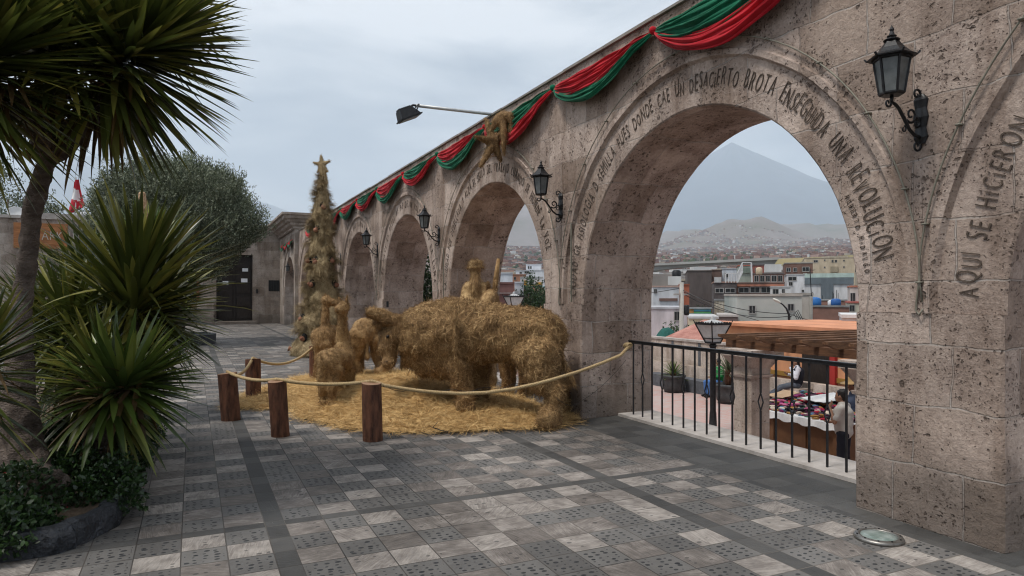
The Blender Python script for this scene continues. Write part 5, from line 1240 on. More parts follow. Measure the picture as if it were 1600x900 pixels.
mb = MB(); b0 = Vector((oc.x, oc.y, 0)); mb.tube([b0, b0+Vector((.1, 0, .8)), b0+Vector((-.05, 0, 1.6)), b0+Vector((.1, 0, 3.2))], [.2, .15, .14, .06], 12)
for k in range(9):
    a = k*2.4; mb.tube([b0+Vector((0, 0, 1.5+.08*k)), b0+Vector((math.cos(a)*.8, math.sin(a)*.8, 2.4)), b0+Vector((math.cos(a)*1.8, math.sin(a)*1.8, 3.7))], [.08, .05, .02], 8)
xp(mb.build('trunk', M_ytrunk, None, True), ob)
pl_ = MB().lathe([(1.15, 0), (1.15, .32), (1.0, .34), (1.0, .28), (.01, .28)], 40, Matrix.Translation((oc.x, oc.y, 0))).build('round_planter', M_kerb, None, False); tag(pl_, 'low round dark stone planter under the olive tree', 'planter')
# ---- far trees over the roofs
def far_tree(px, top, z, rw, label, name='dark_tree', base=None, mat=M_dark_leaf, ns=1100, sz=.16, group='trees beyond the square', up=.4, gaps=.5):
    base = -4 if base is None else base; t_ = W(px, top, z); hh = t_.z-base; c = Vector((t_.x, t_.y, base+hh*.58)); t = empty(name, (c.x, c.y, base), label, 'tree', group)
    v, f = leafy(c, (rw, rw, hh*.43), ns, 9, sz, up=up, seed=px*.37, wl=.25, gaps=gaps); xp(link('crown', np_mesh('crown', v, f), mat), t)
    mb = MB(); b0 = Vector((c.x, c.y, base)); mb.tube([b0, b0+Vector((.15, 0, hh*.4)), b0+Vector((0, 0, hh*.85))], [.22, .15, .04], 8); xp(mb.build('trunk', M_ytrunk, None, True), t)
far_tree(12, 262, 46, 1.15, 'tall thin dark tree above the roof at the left edge', mat=M_olive)
far_tree(-12, 285, 47, 1.0, 'dark tree cut by the left picture edge', mat=M_olive)
far_tree(50, 300, 47, 1.1, 'dark tree top behind the trunk of the tall yucca', mat=M_olive)
far_tree(80, 317, 46, .75, 'small dark tree top between the yucca trunk and the flag', mat=M_olive)

# ================================================================== LOWER TERRACE
# arcade-side plants, parapet, pergola, lamps, stall, people
ht = XY(664, 19.5); 
def bush(px, z, base, rw, h, label, name='green_shrub', mat=M_dark_leaf, ns=1400, sz=.10, group='shrubs below the arcade'):
    p = XY(px, z, base); t = empty(name, p, label, 'plant', group); v, f = leafy(p+Vector((0, 0, h*.52)), (rw, rw, h*.5), ns, 9, sz, up=.3, seed=px, wl=.3, gaps=.2); xp(link('foliage', np_mesh('foliage', v, f), mat), t)
    mb = MB(); mb.tube([p, p+Vector((0, 0, h*.6))], [.06, .03], 6); xp(mb.build('stem', M_ytrunk), t)
bush(660, 20.5, LZ, .55, 4.4, 'tall green climbing shrub seen through the third arch', mat=M_dark_leaf)
par = empty('terrace_parapet', (16.9, 16, LZ), 'stepped pale stone parapet with dark stone bench around the lower terrace', 'wall')
y0_, y1_ = 17.6, 41
xp(MB().box((16.9, y0_, LZ), (17.15, y1_, LZ+1.72)).build('parapet', M_lowstone), par)
xp(MB().box((16.6, 6, LZ), (16.897, y1_, LZ+.86)).build('ledge', M_lowstone), par)
xp(MB().box((16.86, y0_-.02, LZ+1.722), (17.19, y1_, LZ+1.80)).build('coping', M_sill), par)
M_bench = coarse('grey_bench_stone', (0.06, 0.065, 0.075), (0.13, 0.135, 0.15), 6, .8, .4)
mb = MB()
for a, b in ((7, 17.8), (18.6, 21.9), (22.9, 26.5), (27.5, 34)): mb.box((16.1, a, LZ), (16.597, b, LZ+.45))
xp(mb.build('bench', M_bench), par)
mb = MB()
for y in np.arange(18.2, 40, 1.55): mb.box((16.885, y, LZ+.87), (16.897, y+.13, LZ+1.70))
xp(mb.build('slots', M_bench), par)
M_pot = coarse('dark_planter', (0.03, 0.032, 0.035), (0.08, 0.082, 0.085), 6, .6, .3)
def planter(px, z, label, palm):
    p = XY(px, z, LZ); t = empty('round_planter', p, label, 'planter', 'dark round planters on the lower terrace')
    MB().lathe([(.30, 0), (.34, .08), (.37, .1), (.385, .3), (.40, .52), (.44, .54), (.44, .62), (.38, .62), (.37, .54), (.01, .54)], 24).build('pot', M_pot, t, True)
    q = empty('palm_plant', p+Vector((0, 0, .54)), 'small spiky palm growing in the ' + ('left dark planter' if palm < .5 else 'dark planter beside the person in green'), 'plant')
    v, f = rosette(Vector((0, 0, palm*.45)), U, 70, .55+.25*palm, .05, a1=1.6, droop=.05, stem=.2); link('leaves', np_mesh('leaves', v, f, True), M_yucca_hi if palm < .5 else M_olive, q)
    MB().lathe([(.06, 0), (.12, .1), (.10, palm*.45+.05), (.03, palm*.45+.12)], 12).build('stem', M_log, q, True)
planter(1052, 24.5, 'left dark round planter by the terrace bench', .15); planter(1138, 22.0, 'right dark round planter by the terrace bench', 1.0)
# street lamp with a square tapering lantern
def street_lamp(p, label, s=1.0):
    t = empty('street_lamp', p, label, 'street lamp', 'lamp posts on the lower terrace'); t.scale = (s, s, s)
    MB().lathe([(.14, 0), (.14, .12), (.10, .16), (.085, .5), (.075, .55), (.075, 2.15), (.10, 2.2), (.05, 2.28)], 14).build('post', M_iron, t, True)
    z0, z1 = 2.28, 2.76; hb = MB(); fr = MB(); a0 = .13; a1 = .31
    for i, (sx, sy) in enumerate(((-1, -1), (1, -1), (1, 1), (-1, 1))):
        nx_, ny_ = ((1, -1), (1, 1), (-1, 1), (-1, -1))[i]
        fr.bar((sx*a0, sy*a0, z0), (sx*a1, sy*a1, z1), .03); fr.bar((sx*a0, sy*a0, z0), (nx_*a0, ny_*a0, z0), .04); fr.bar((sx*a1, sy*a1, z1), (nx_*a1, ny_*a1, z1), .035, .05)
        fr.bar((sx*(a0+.04), sy*(a0+.04), z0+.11), (nx_*(a0+.04), ny_*(a0+.04), z0+.11), .02)
        fr.bar((sx*a1, sy*a1, z1), (sx*(a1+.03), sy*(a1+.03), z1+.09), .03, .02)
        for k in range(7):
            f_ = (k+.5)/7; fr.bar((sx*a1+(nx_-sx)*a1*f_, sy*a1+(ny_-sy)*a1*f_, z1), (sx*a1+(nx_-sx)*a1*f_, sy*a1+(ny_-sy)*a1*f_, z1+.045), .05, .015)
    fr.tube([(0, 0, 2.2), (0, 0, z0+.02)], .06, 8); hd = fr.build('lamp_head', M_iron, t)
    g = MB(); q = [(s_*r, u*r, z) for r, z in ((a0-.008, z0+.01), (a1-.008, z1-.01)) for s_, u in ((-1, -1), (1, -1), (1, 1), (-1, 1))]
    g.add(q, [(0, 1, 5, 4), (1, 2, 6, 5), (2, 3, 7, 6), (3, 0, 4, 7), (0, 3, 2, 1)]); g.build('glass', M_glass_milky, hd)
    MB().lathe([(.27, z1+.015), (.20, z1+.06), (.07, z1+.10), (.05, z1+.16), (.02, z1+.2)], 4, None, PI/4).build('cap', coarse('lamp_cap', (.3, .3, .3), (.5, .5, .5), 8, .4, .1), t)
    return t
street_lamp(G(1114, 676, LZ), 'black lamp post with square milky lantern behind the railing of the volcano arch', 1.0)
street_lamp(XY(803, 33, LZ), 'black lamp post whose lantern shows over the back of the ox', 1.23)
# pergola
pg = empty('timber_pergola', (10, 8, LZ), 'timber pergola on square stone columns shading the craft stall', 'pergola')
M_beam = coarse('weathered_beam', (0.06, 0.028, 0.015), (0.24, 0.125, 0.065), 3, .8, .6, .01, stretch=(1, 6, 6))
PT = .60
M_beam_y = coarse('long_beam', (0.05, 0.024, 0.013), (0.17, 0.085, 0.045), 3, .8, .6, .01, stretch=(6, .8, 6))
for (x, y) in ((10.0, 10.2), (10.0, 7.45), (10.0, 4.8), (15.2, 10.2), (15.2, 7.7)):
    mb = MB(); M4 = Matrix.Translation((x, y, 0))
    def sq(a, z0, z1, b=None):
        b = b or a; q = [(s*a, u*a, z0) for s, u in ((-1, -1), (1, -1), (1, 1), (-1, 1))]+[(s*b, u*b, z1) for s, u in ((-1, -1), (1, -1), (1, 1), (-1, 1))]
        mb.add(q, [(0, 3, 2, 1), (4, 5, 6, 7), (0, 1, 5, 4), (1, 2, 6, 5), (2, 3, 7, 6), (3, 0, 4, 7)], M4)
    sq(.27, LZ, LZ+.25); sq(.235, LZ+.251, PT-.62); sq(.27, PT-.62, PT-.56, .29); sq(.245, PT-.559, PT-.42, .25); sq(.26, PT-.419, PT-.20, .40); sq(.42, PT-.199, PT-.07)
    xp(mb.build('column', M_lowstone), pg)
for x in (10.0, 15.2): xp(MB().box((x-.11, 3.5, PT-.068), (x+.11, 10.8, PT+.08)).build('beam', M_beam_y), pg)
for k in range(15):
    y = 10.55-.50*k; mb = MB(); z0 = PT+.082
    mb.add([(9.5, y-.05, z0+.08), (9.5, y+.05, z0+.08), (9.75, y-.05, z0), (9.75, y+.05, z0), (15.9, y-.05, z0), (15.9, y+.05, z0), (15.9, y-.05, z0+.13), (15.9, y+.05, z0+.13), (9.5, y-.05, z0+.13), (9.5, y+.05, z0+.13)],
           [(0, 1, 3, 2), (2, 3, 5, 4), (4, 5, 7, 6), (6, 7, 9, 8), (8, 9, 1, 0), (0, 2, 4, 6, 8), (1, 9, 7, 5, 3)]); xp(mb.build('rafter', M_beam), pg)
# craft stall
M_tbl = coarse('stall_panel', (0.10, 0.045, 0.02), (0.17, 0.085, 0.04), 2.5, .6, .2)
stl = empty('craft_stall', (12.4, 10.2, LZ), 'brown panelled stall table with a cloth top under the pergola', 'stall')
TY0, TY1, TH = 9.3, 11.9, .93
mb = MB(); mb.box((11.4, TY0, LZ+.03), (11.46, TY1, LZ+TH)); mb.box((11.46, TY0, LZ+.03), (13.4, TY0+.06, LZ+TH)); mb.box((11.46, TY1-.06, LZ+.03), (13.4, TY1, LZ+TH))
for y in (TY0+.05, 10.1, 10.95, TY1-.1): mb.box((11.36, y, LZ+.03), (11.397, y+.09, LZ+TH))
xp(mb.build('panel', M_tbl), stl)
xp(MB().box((11.34, TY0-.06, LZ+TH), (13.45, TY1+.06, LZ+TH+.03)).build('tabletop', M_tbl), stl)
mb = MB(); M_cloth = plain('white_cloth', (.6, .6, .6))
mb.box((11.31, TY0-.09, LZ+TH+.032), (13.48, TY1+.09, LZ+TH+.042)); n = 60; vs = []
for k in range(n+1):
    y = TY0-.09+(TY1-TY0+.18)*k/n; w = .012*math.sin(k*1.1); vs += [(11.309-w*.3, y, LZ+TH+.04), (11.295-.02-w, y, LZ+TH-.09+.02*math.sin(k*.6))]
mb.add(vs, [(2*k, 2*k+2, 2*k+3, 2*k+1) for k in range(n)]); tag(mb.build('stall_cloth', M_cloth, None, False), 'white cloth laid over the brown stall table', 'cloth')
goods_cols = [(.35, .02, .04), (.42, .10, .20), (.08, .02, .05), (.03, .03, .04), (.30, .16, .05), (.08, .16, .25), (.5, .42, .35), (.2, .03, .12), (.04, .10, .06)]
gm = [plain('goods_%s' % 'abcdefghi'[i], c, .9, .2) for i, c in enumerate(goods_cols)]
for i, m in enumerate(gm): m.name = 'textile'
mb = MB()
for k in range(620):
    x = random.uniform(11.42, 13.35); y = random.uniform(TY0, TY1); hz = LZ+TH+.05+.28*math.sin(min(1, (x-11.4)/1.4)*1.4)*(.6+.4*mnoise.noise(Vector((x*2, y*2, 0)))) + random.uniform(-.02, .03); mb.cur = random.randrange(9)
    r = random.uniform(.025, .07); rt = Matrix.Rotation(random.random()*3, 3, 'Z') @ Matrix.Rotation(random.random()*.8, 3, 'X'); ellip(mb, (x, y, hz), (r*1.5, r, r*.5), rt, 7)
mb.cur = 6
vs = [(11.45+1.9*i/12, TY0+2.5*j/12, LZ+TH+.02+.27*math.sin(min(1, i/12*1.36)*1.4)*(.6+.4*mnoise.noise(Vector(((11.45+1.9*i/12)*2, (TY0+2.5*j/12)*2, 0))))) for i in range(13) for j in range(13)]
mb.cur = 2; mb.add(vs, [(i*13+j, (i+1)*13+j, (i+1)*13+j+1, i*13+j+1) for i in range(12) for j in range(12)])
tag(mb.build('craft_goods', gm, None, True), 'heap of small colourful woven crafts spread over the stall table', 'craft goods', kind='stuff')
def sheet_on(pts, name, mat, label, cat_):
    mb = MB(); a, b, c, d = [Vector(p) for p in pts]; n = 10; vs = []
    for s in (0, .012):
        for i in range(n+1):
            for j in range(n+1):
                p = a.lerp(b, i/n).lerp(d.lerp(c, i/n), j/n); p.z += .02*mnoise.noise(Vector((p.x*6, p.y*6, 2)))+s; vs.append(p)
    k = (n+1)**2; fs = [(i*(n+1)+j, (i+1)*(n+1)+j, (i+1)*(n+1)+j+1, i*(n+1)+j+1) for i in range(n) for j in range(n)]
    mb.add(vs, fs+[tuple(q+k for q in f) for f in fs]); tag(mb.build(name, mat, None, True), label, cat_)
zz = LZ+TH+.36
sheet_on([(12.0, 10.2, zz-.07), (12.0, 10.9, zz-.07), (12.9, 10.7, zz+.02), (12.9, 10.0, zz+.02)], 'folded_cloth', M_cloth, 'rumpled white cloth lying among the crafts on the stall', 'cloth')
sheet_on([(11.9, 11.2, zz-.10), (11.9, 11.7, zz-.10), (12.4, 11.6, zz-.01), (12.4, 11.15, zz-.01)], 'cardboard', plain('card', (.38, .26, .16)), 'piece of brown cardboard at the left end of the stall', 'cardboard')
# ---- people.  local frame: feet on z = 0, facing +y, x to the person's right
M_skin = plain('skin', (.26, .14, .09), .6, .08); M_hair = plain('black_hair', (.012, .010, .010), .5, .3); M_eye = plain('eye', (.01, .01, .01), .3)
def person(loc, heading, J, label, shirt, trousers, hat=None, vest=None, sleeves='short'):
    t = empty('person', loc, label, 'person'); t.rotation_euler = (0, 0, heading); V_ = {k: Vector(v) for k, v in J.items()}
    hd = V_['head']; fwd = V_.get('look', Vector((0, 1, 0))).normalized(); rt = fwd.cross(U).normalized()
    mb = MB(); capsule(mb, V_['hip'], V_['chest'], .14, .155); capsule(mb, V_['chest'], V_['neck'], .13, .06); capsule(mb, V_['neck'], hd, .055, .055)
    R = Matrix((rt, fwd, U)).transposed(); ellip(mb, hd+U*.02, (.075, .095, .115), R); ellip(mb, hd+fwd*.03-U*.055, (.05, .062, .05), R)
    capsule(mb, hd+fwd*.086, hd+fwd*.100-U*.022, .011, .014, 8)
    for s in (-1, 1): ellip(mb, hd+rt*.078*s, (.012, .02, .032), R, 8)
    for s, q in ((-1, 'l'), (1, 'r')):
        sh_, el, wr = V_['sh'+q], V_['el'+q], V_['wr'+q]; capsule(mb, sh_, el, .052, .042); capsule(mb, el, wr, .042, .028)
        d = (V_['hd'+q]-wr).normalized(); pm = wr+d*.045; capsule(mb, wr, pm+d*.02, .03, .033, 10); sd = d.cross(Vector((.3, .2, .9))).normalized(); nd_ = sd.cross(d)
        for i in range(4):
            f0 = pm+d*.03+sd*(-.027+.018*i); L_ = (.062, .072, .068, .052)[i]; m_ = f0+d*L_*.5; capsule(mb, f0, m_, .0095, .009, 6); capsule(mb, m_, m_+(d*.75+nd_*.65).normalized()*L_*.5, .009, .0075, 6)
        capsule(mb, wr+d*.02+sd*-.028, wr+d*.065+sd*-.062+nd_*.01, .012, .009, 6)
        hp, kn, an = V_['hip']+Vector((.085*s, 0, -.03)), V_['kn'+q], V_['an'+q]; capsule(mb, hp, kn, .085, .055); capsule(mb, kn, an, .055, .038)
    link('body', fuse(mb, .0105, 3), M_skin, t)
    mb = MB(); capsule(mb, V_['hip']+U*.02, V_['chest'], .160, .178); capsule(mb, V_['chest'], V_['neck']-U*.03, .15, .085)
    for q in 'lr':
        sh_, el, wr = V_['sh'+q], V_['el'+q], V_['wr'+q]; capsule(mb, sh_, el if sleeves == 'long' else sh_.lerp(el, .75), .068, .06)
        if sleeves == 'long': capsule(mb, el, wr.lerp(el, .1), .058, .042)
        capsule(mb, V_['chest']+U*.02, sh_, .12, .068)
    link('shirt', fuse(mb, .018, 3, .012, 9), shirt, t)
    mb = MB(); ellip(mb, V_['hip'], (.165, .15, .13))
    for s, q in ((-1, 'l'), (1, 'r')): hp, kn, an = V_['hip']+Vector((.085*s, 0, -.03)), V_['kn'+q], V_['an'+q]; capsule(mb, hp, kn, .105, .075); capsule(mb, kn, an+(kn-an).normalized()*.03, .073, .06)
    link('trousers', fuse(mb, .018, 3, .010, 9), trousers, t)
    for s, q in ((-1, 'l'), (1, 'r')):
        an = V_['an'+q]; fw = V_.get('toe', Vector((0, 1, 0))); mb = MB(); capsule(mb, an-U*.035-fw*.03, an-U*.045+fw*.15, .05, .042); link('shoe', fuse(mb, .014, 2), M_hair, t)
    mb = MB(); ellip(mb, hd+U*.045-fwd*.02, (.088, .10, .105), R); ellip(mb, hd-fwd*.055-U*.02, (.075, .05, .085), R)
    if 'bun' in J: ellip(mb, hd-fwd*.07-U*.10, (.06, .045, .10), R)
    link('hair', fuse(mb, .016, 2, .008, 20), M_hair, t)
    mb = MB()
    for s in (-1, 1): ellip(mb, hd+rt*.032*s+fwd*.088+U*.02, (.013, .008, .007), R, 8)
    mb.build('eyes', M_eye, t, True); mb = MB(); ellip(mb, hd+fwd*.092-U*.052, (.022, .007, .006), R, 8); mb.build('mouth', plain('lips', (.2, .06, .05)), t, True)
    if vest:
        mb = MB(); capsule(mb, V_['hip']+U*.04, V_['chest'], .168, .188); capsule(mb, V_['chest'], V_['neck']-U*.07, .162, .11); me = fuse(mb, .018, 3, .008, 9)
        bm = bmesh.new(); bm.from_mesh(me); ch = V_['chest']; kill = [v for v in bm.verts if (v.co-ch).dot(fwd) > .04 and abs((v.co-ch).dot(rt)) < .075]; bmesh.ops.delete(bm, geom=kill, context='VERTS'); bm.to_mesh(me); bm.free(); link('vest', me, vest, t)
    if hat:
        mb = MB(); mb.lathe([(.24, -.01), (.25, .005), (.15, .02), (.115, .025), (.11, .10), (.08, .135), (.02, .13)], 24, Matrix.Translation(hd+U*.075) @ Matrix.Rotation(-.12, 4, 'X')); mb.build('hat', hat, t, True)
    return t
def hdg(d): return math.atan2(d.y, d.x)-PI/2
stand = dict(hip=(0, 0, .93), chest=(0, .02, 1.28), neck=(0, .03, 1.47), head=(0, .06, 1.59), look=(-.15, 1, -.15), shl=(-.18, 0, 1.40), shr=(.18, 0, 1.40), ell=(-.24, .10, 1.13), elr=(.22, .06, 1.13), wrl=(-.07, .24, 1.38), wrr=(.17, .28, 1.06),
             hdl=(-.03, .19, 1.50), hdr=(.13, .38, 1.06), knl=(-.10, .03, .50), knr=(.11, .01, .50), anl=(-.11, -.02, .085), anr=(.13, -.04, .085))
tee = plain('pale_tshirt', (.42, .40, .37), .9, .06); navy = plain('navy_trousers', (.012, .014, .022), .9, .2)
pm = XY(1319, 12.75, LZ); person(pm, hdg(Vector((-.42, 1, 0))), stand, 'man in a pale T-shirt and dark trousers standing at the stall, hand to his chin', tee, navy)
st2 = dict(stand); st2.update(wrl=(-.24, .18, .9), hdl=(-.24, .22, .81), wrr=(.24, .16, .9), hdr=(.24, .2, .81), elr=(.25, .02, 1.13), ell=(-.25, .02, 1.13))
person(XY(1337, 14.2, LZ), hdg(Vector((-.9, .5, 0))), st2, 'person in a wide straw hat half hidden behind the stone pier', plain('denim_shirt', (.06, .08, .13)), navy, hat=plain('straw_hat', (.34, .22, .10)), sleeves='long')
sit = dict(hip=(0, 0, .52), chest=(0, -.03, .86), neck=(0, -.01, 1.04), head=(0, .02, 1.16), look=(.1, 1, -.25), shl=(-.18, -.02, .98), shr=(.18, -.02, .98), ell=(-.23, .05, .72), elr=(.23, .05, .72), wrl=(-.06, .26, .66), wrr=(.08, .27, .67),
           hdl=(-.01, .34, .66), hdr=(.04, .35, .67), knl=(-.12, .43, .52), knr=(.12, .43, .50), anl=(-.13, .45, .09), anr=(.11, .40, .09))
gp = XY(1111, 23.3, LZ); gp.x = 16.35; person(gp, hdg(Vector((-1, .15, 0))), sit, 'person in a green top and blue jeans sitting on the dark terrace bench', plain('green_top', (.015, .20, .055), .9, .1), plain('blue_jeans', (.07, .16, .38), .9, .15), sleeves='long')
s2 = dict(sit); s2.update(knl=(-.10, .40, .44), knr=(.12, .44, .40), anl=(-.12, .74, .16), anr=(.12, .80, .12), wrl=(-.05, .20, 1.02), hdl=(-.01, .16, 1.10), wrr=(.05, .26, .80), hdr=(.0, .32, .84), bun=(0, 0, 0))
wp = XY(1245, 20.3, LZ+.32); person(wp, hdg(Vector((-.75, .66, 0))), s2, 'woman in a white blouse and dark waistcoat sitting behind the stall', plain('white_blouse', (.55, .55, .60), .9, .05), plain('slate_trousers', (.07, .08, .10), .9, .1), vest=navy, sleeves='long')
M_iron.node_tree  # keep
MB().box((wp.x-.25, wp.y-.3, LZ), (wp.x+.35, wp.y+.25, LZ+.72)).build('stone_block', M_lowstone); tag(bpy.data.objects['stone_block'], 'low stone block the woman in the waistcoat sits on', 'seat')

# ---- orange house beside the terrace
def face_mat(name, c, var=.22, sc=.9): return coarse(name, tuple(x*(1-var)*.9 for x in c), tuple(min(1, x*(1+var*.5)) for x in c), sc, .9, .3, .01, detail=9, stretch=(1.6, 1.6, .5))
oh = empty('orange_house', (19, 15, LZ), 'orange plastered house with dark doorway and red pillar beyond the pergola', 'house')
M_or = face_mat('orange_plaster', (.62, .30, .16)); M_redp = face_mat('red_pillar', (.38, .035, .03)); M_yel = face_mat('ochre_band', (.30, .17, .04))
hz = .50; mb = MB(); mb.box((17.35, 4, LZ), (22.5, 19.3, hz)); xp(mb.build('wall', M_or), oh)
xp(MB().box((17.2, 3.8, hz+.002), (22.7, 19.5, hz+.10)).build('roof', face_mat('orange_roof', (.60, .27, .15))), oh)
xp(MB().box((17.30, 4, LZ+.87), (17.348, 19.3, LZ+1.02)).build('ochre_band', M_yel), oh)
def on_x(px, X=17.35):
    d = (px-800)/F; z = X/(d*cs+sn); return z*(cs-d*sn)
ya_, yb_ = on_x(1300), on_x(1256)
do = xp(MB().box((17.27, ya_, LZ+.02), (17.347, yb_, .02)).build('door', M_dwood), oh)
xp(MB().box((17.22, on_x(1309), LZ), (17.345, ya_-.02, hz-.02)).build('pillar', M_redp), oh)
ap = Vector((17.26, on_x(1232), .1)); wl_ = MB().tube([ap, ap+Vector((-.12, 0, .06)), ap+Vector((-.16, 0, -.05))], [.03, .045, .06], 8).build('wall_light', plain('lamp_cream', (.5, .42, .2)), None, True); xp(wl_, oh)
th_ = empty('tiled_house', (19.5, 21, LZ), 'low house with pinkish clay tile roof left of the orange house', 'house'); M_tile = coarse('pink_tiles', (.34, .15, .12), (.55, .29, .24), 3, .8, .3)
xp(MB().box((17.5, 19.4, LZ), (22, 22.6, -.2)).build('wall', M_or), th_)
mb = MB(); ny = 34
for k in range(ny):
    y0, y1 = 19.35+k*.1, 19.35+(k+.55)*.1; mb.tube([(17.3, y0+.03, -.28), (19.6, y0+.03, .50)], .045, 6)
mb.add([(17.3, 19.3, -.30), (17.3, 22.8, -.30), (19.6, 22.8, .48), (19.6, 19.3, .48), (22.2, 22.8, -.30), (22.2, 19.3, -.30)], [(0, 1, 2, 3), (3, 2, 4, 5)]); xp(mb.build('roof', M_tile), th_)

# ================================================================== THE CITY
HZ_ = -9.0
def bld(label, px0, px1, top, bot, z, col, depth=8, yaw=0.0, wins=(), roof=None, name='house', cat_='house', extra=(), group=None, fl=(.05, .055, .06), roof_t=.14):
    """front face shows as the given pixel box at depth z; the house goes back from there and down to the ground"""
    p0, p1 = W(px0, top, z), W(px1, top, z); zt = p0.z; zb = min(W(px0, bot, z).z, ground_h(p0.x, p0.y)-1); t = empty(name, (p0.x, p0.y, zb), label, cat_, group)
    ux = (p1-p0); t0 = (px0-800)/F; t1 = (px1-800)/F; al = math.atan(t0)*.92-yaw; w = (t1-t0)*z/(math.cos(al)+t1*math.sin(al))
    Mx = Matrix.Translation((p0.x, p0.y, 0)) @ Matrix.Rotation(-YAW-al, 4, 'Z')
    mat = col if not isinstance(col, tuple) else face_mat('plaster', col); 
    if isinstance(col, tuple): MATS.pop('plaster'); 
    def add(nm, a, b, m, par=t):
        o = MB().box(a, b, Mx).build(nm, m); o.parent = par
        o.matrix_parent_inverse = Matrix.Translation(-t.location); return o
    add('wall', (0, 0, zb), (w, depth, zt), mat)
    rc = roof or tuple(c*.75 for c in (col if isinstance(col, tuple) else (.3, .3, .3))); rm = face_mat('roofing', rc); MATS.pop('roofing')
    add('roof', (-.04, -.06, zt+.01), (w+.04, depth+.04, zt+roof_t), rm)
    if w > 4 and name == 'house' and z < 100:       # rods, a tank stand or a hutch on the roof
        rr = random.Random(int(px0)); fr = MB()
        for q in range(rr.randint(3, 7)):
            x = rr.uniform(.2, w-.2); y = rr.uniform(.3, depth-.3); fr.box((x, y, zt+roof_t), (x+.05, y+.05, zt+roof_t+rr.uniform(.3, 1.0)), Mx)
        o = fr.build('roof_rods', M_iron, t); o.matrix_parent_inverse = Matrix.Translation(-t.location)
    k = w/(px1-px0); zy = lambda py: EYE-(py-HY)/F*z
    for wi in wins:
        a, b, c, d = wi[:4]; cc = wi[4] if len(wi) > 4 else None; x0, x1 = (a-px0)*k, (c-px0)*k; z0, z1 = zy(d), zy(b)
        if cc is None:
            fr = MB(); e = min(.07, (x1-x0)*.12)
            for q in (((x0-e, -.06, z0-e), (x1+e, -.003, z0)), ((x0-e, -.06, z1), (x1+e, -.003, z1+e)), ((x0-e, -.06, z0+.001), (x0, -.003, z1-.001)), ((x1, -.06, z0+.001), (x1+e, -.003, z1-.001)), (((x0+x1)/2-e/3, -.05, z0+.002), ((x0+x1)/2+e/3, -.031, z1-.002))): fr.box(*q, Mx)
            f_ = fr.build('window', face_mat('frame', (.35, .34, .33))); MATS.pop('frame'); f_.parent = t; f_.matrix_parent_inverse = Matrix.Translation(-t.location)
            g = MB().box((x0+.002, -.03, z0+.002), (x1-.002, -.004, z1-.002), Mx).build('pane', M_window); g.parent = f_
        else:
            nm = wi[5] if len(wi) > 5 else 'panel'; mm = face_mat('panelling', cc); MATS.pop('panelling'); add(nm, (x0, -.09-.01*len(wi), z0), (x1, -.004, z1), mm)
    return t
WH = (.62, .63, .65); BR = (.20, .105, .085); GR = (.30, .30, .30)
brick = coarse('brickwork', (.15, .085, .07), (.27, .15, .12), .8, .9, .3)
bld('white house with flat pinkish roof and orange side at the left of the volcano arch', 1020, 1061, 449, 482, 60, WH, 9, .25, ((1030, 466, 1058, 470, (.2, .12, .1)), (1022, 452, 1026, 458)), (.5, .35, .3))
bld('narrow orange-red house side behind the utility pole', 1062, 1077, 446, 482, 62, (.38, .12, .07), 8, 0)
bld('low pale house under the white one, with one narrow window', 1014, 1074, 483, 545, 48, (.52, .48, .50), 7, 0, ((1054, 487, 1062, 500),), (.40, .40, .42))
bld('tall windowless dark brown block of flats', 1074, 1112, 424, 482, 82, (.115, .095, .09), 14, 0, (), (.14, .12, .11), 'apartment_block', 'building')
bld('dark brown side wing of the windowless block', 1112.3, 1128, 423, 470, 84, (.15, .10, .085), 10, 0, (), None, 'apartment_block', 'building')
bld('dark grey house with a row of curtained windows', 1115, 1151, 442, 482, 70, (.11, .095, .095), 9, 0, ((1118, 451, 1130, 457), (1134, 451, 1148, 457), (1116, 433, 1127, 441.5, (.45, .45, .45))), (.35, .22, .18))
bld('white rooftop room with railing behind the grey house', 1128, 1155, 421, 443, 88, (.55, .58, .62), 8, 0, ((1133, 427, 1138, 433),))
b5 = bld('brick building with open upper storey and white stairs', 1151, 1226, 443, 475, 71, brick, 10, 0, ((1155, 450, 1170, 457), (1173, 449, 1187, 457), (1190, 449, 1206, 457), (1152, 444.5, 1225, 447.5, (.42, .18, .12), 'brick_band')), (.2, .15, .13), 'brick_building', 'building')
bld('upper storey of bare brick with green framed windows', 1176, 1225, 429, 443, 73, brick, 7, 0, ((1179, 431, 1185, 440), (1188, 431, 1194, 440), (1197, 431, 1203, 440), (1206, 431, 1213, 440), (1216, 431, 1222, 440)), (.12, .10, .10))
bld('pale rooftop hut with red roof above the white stairs', 1153, 1175, 416, 430, 76, (.30, .34, .30), 6, 0, ((1157, 419, 1172, 427, (.16, .2, .17)),), (.4, .14, .1))
bld('reddish rooftop room beside the pale hut', 1177, 1194, 415, 429, 80, (.28, .10, .08), 6, 0, ((1180, 419, 1184, 425),), (.14, .12, .12))
bld('long white terrace wall under the brick building', 1205, 1235, 449.5, 462, 66, (.62, .62, .62), 4, 0, ((1208, 452, 1216, 459), (1222, 452, 1226, 459)))
bld('big pale greenish concrete house with two small windows', 1152, 1253, 463, 520, 42, coarse('stained_concrete', (.26, .30, .28), (.46, .45, .42), .35, .95, .4, .02), 7, .10, ((1171, 478, 1180, 489), (1231.5, 475, 1240, 485)), (.42, .38, .34))
bld('pale upper slab with dark doorway at the right of the concrete house', 1223, 1270, 461, 466, 44.5, (.48, .44, .40), 5, 0, ())
bld('rough wall of pale stone blocks between the dark houses', 1117, 1148, 470, 500, 57, stone_mat('block_wall', (.28, .25, .2), (.52, .48, .40), bw=.55, bh=.4, pits=.2, base_dark=False, mort=(.12, .10, .09)), 2, 0, ())
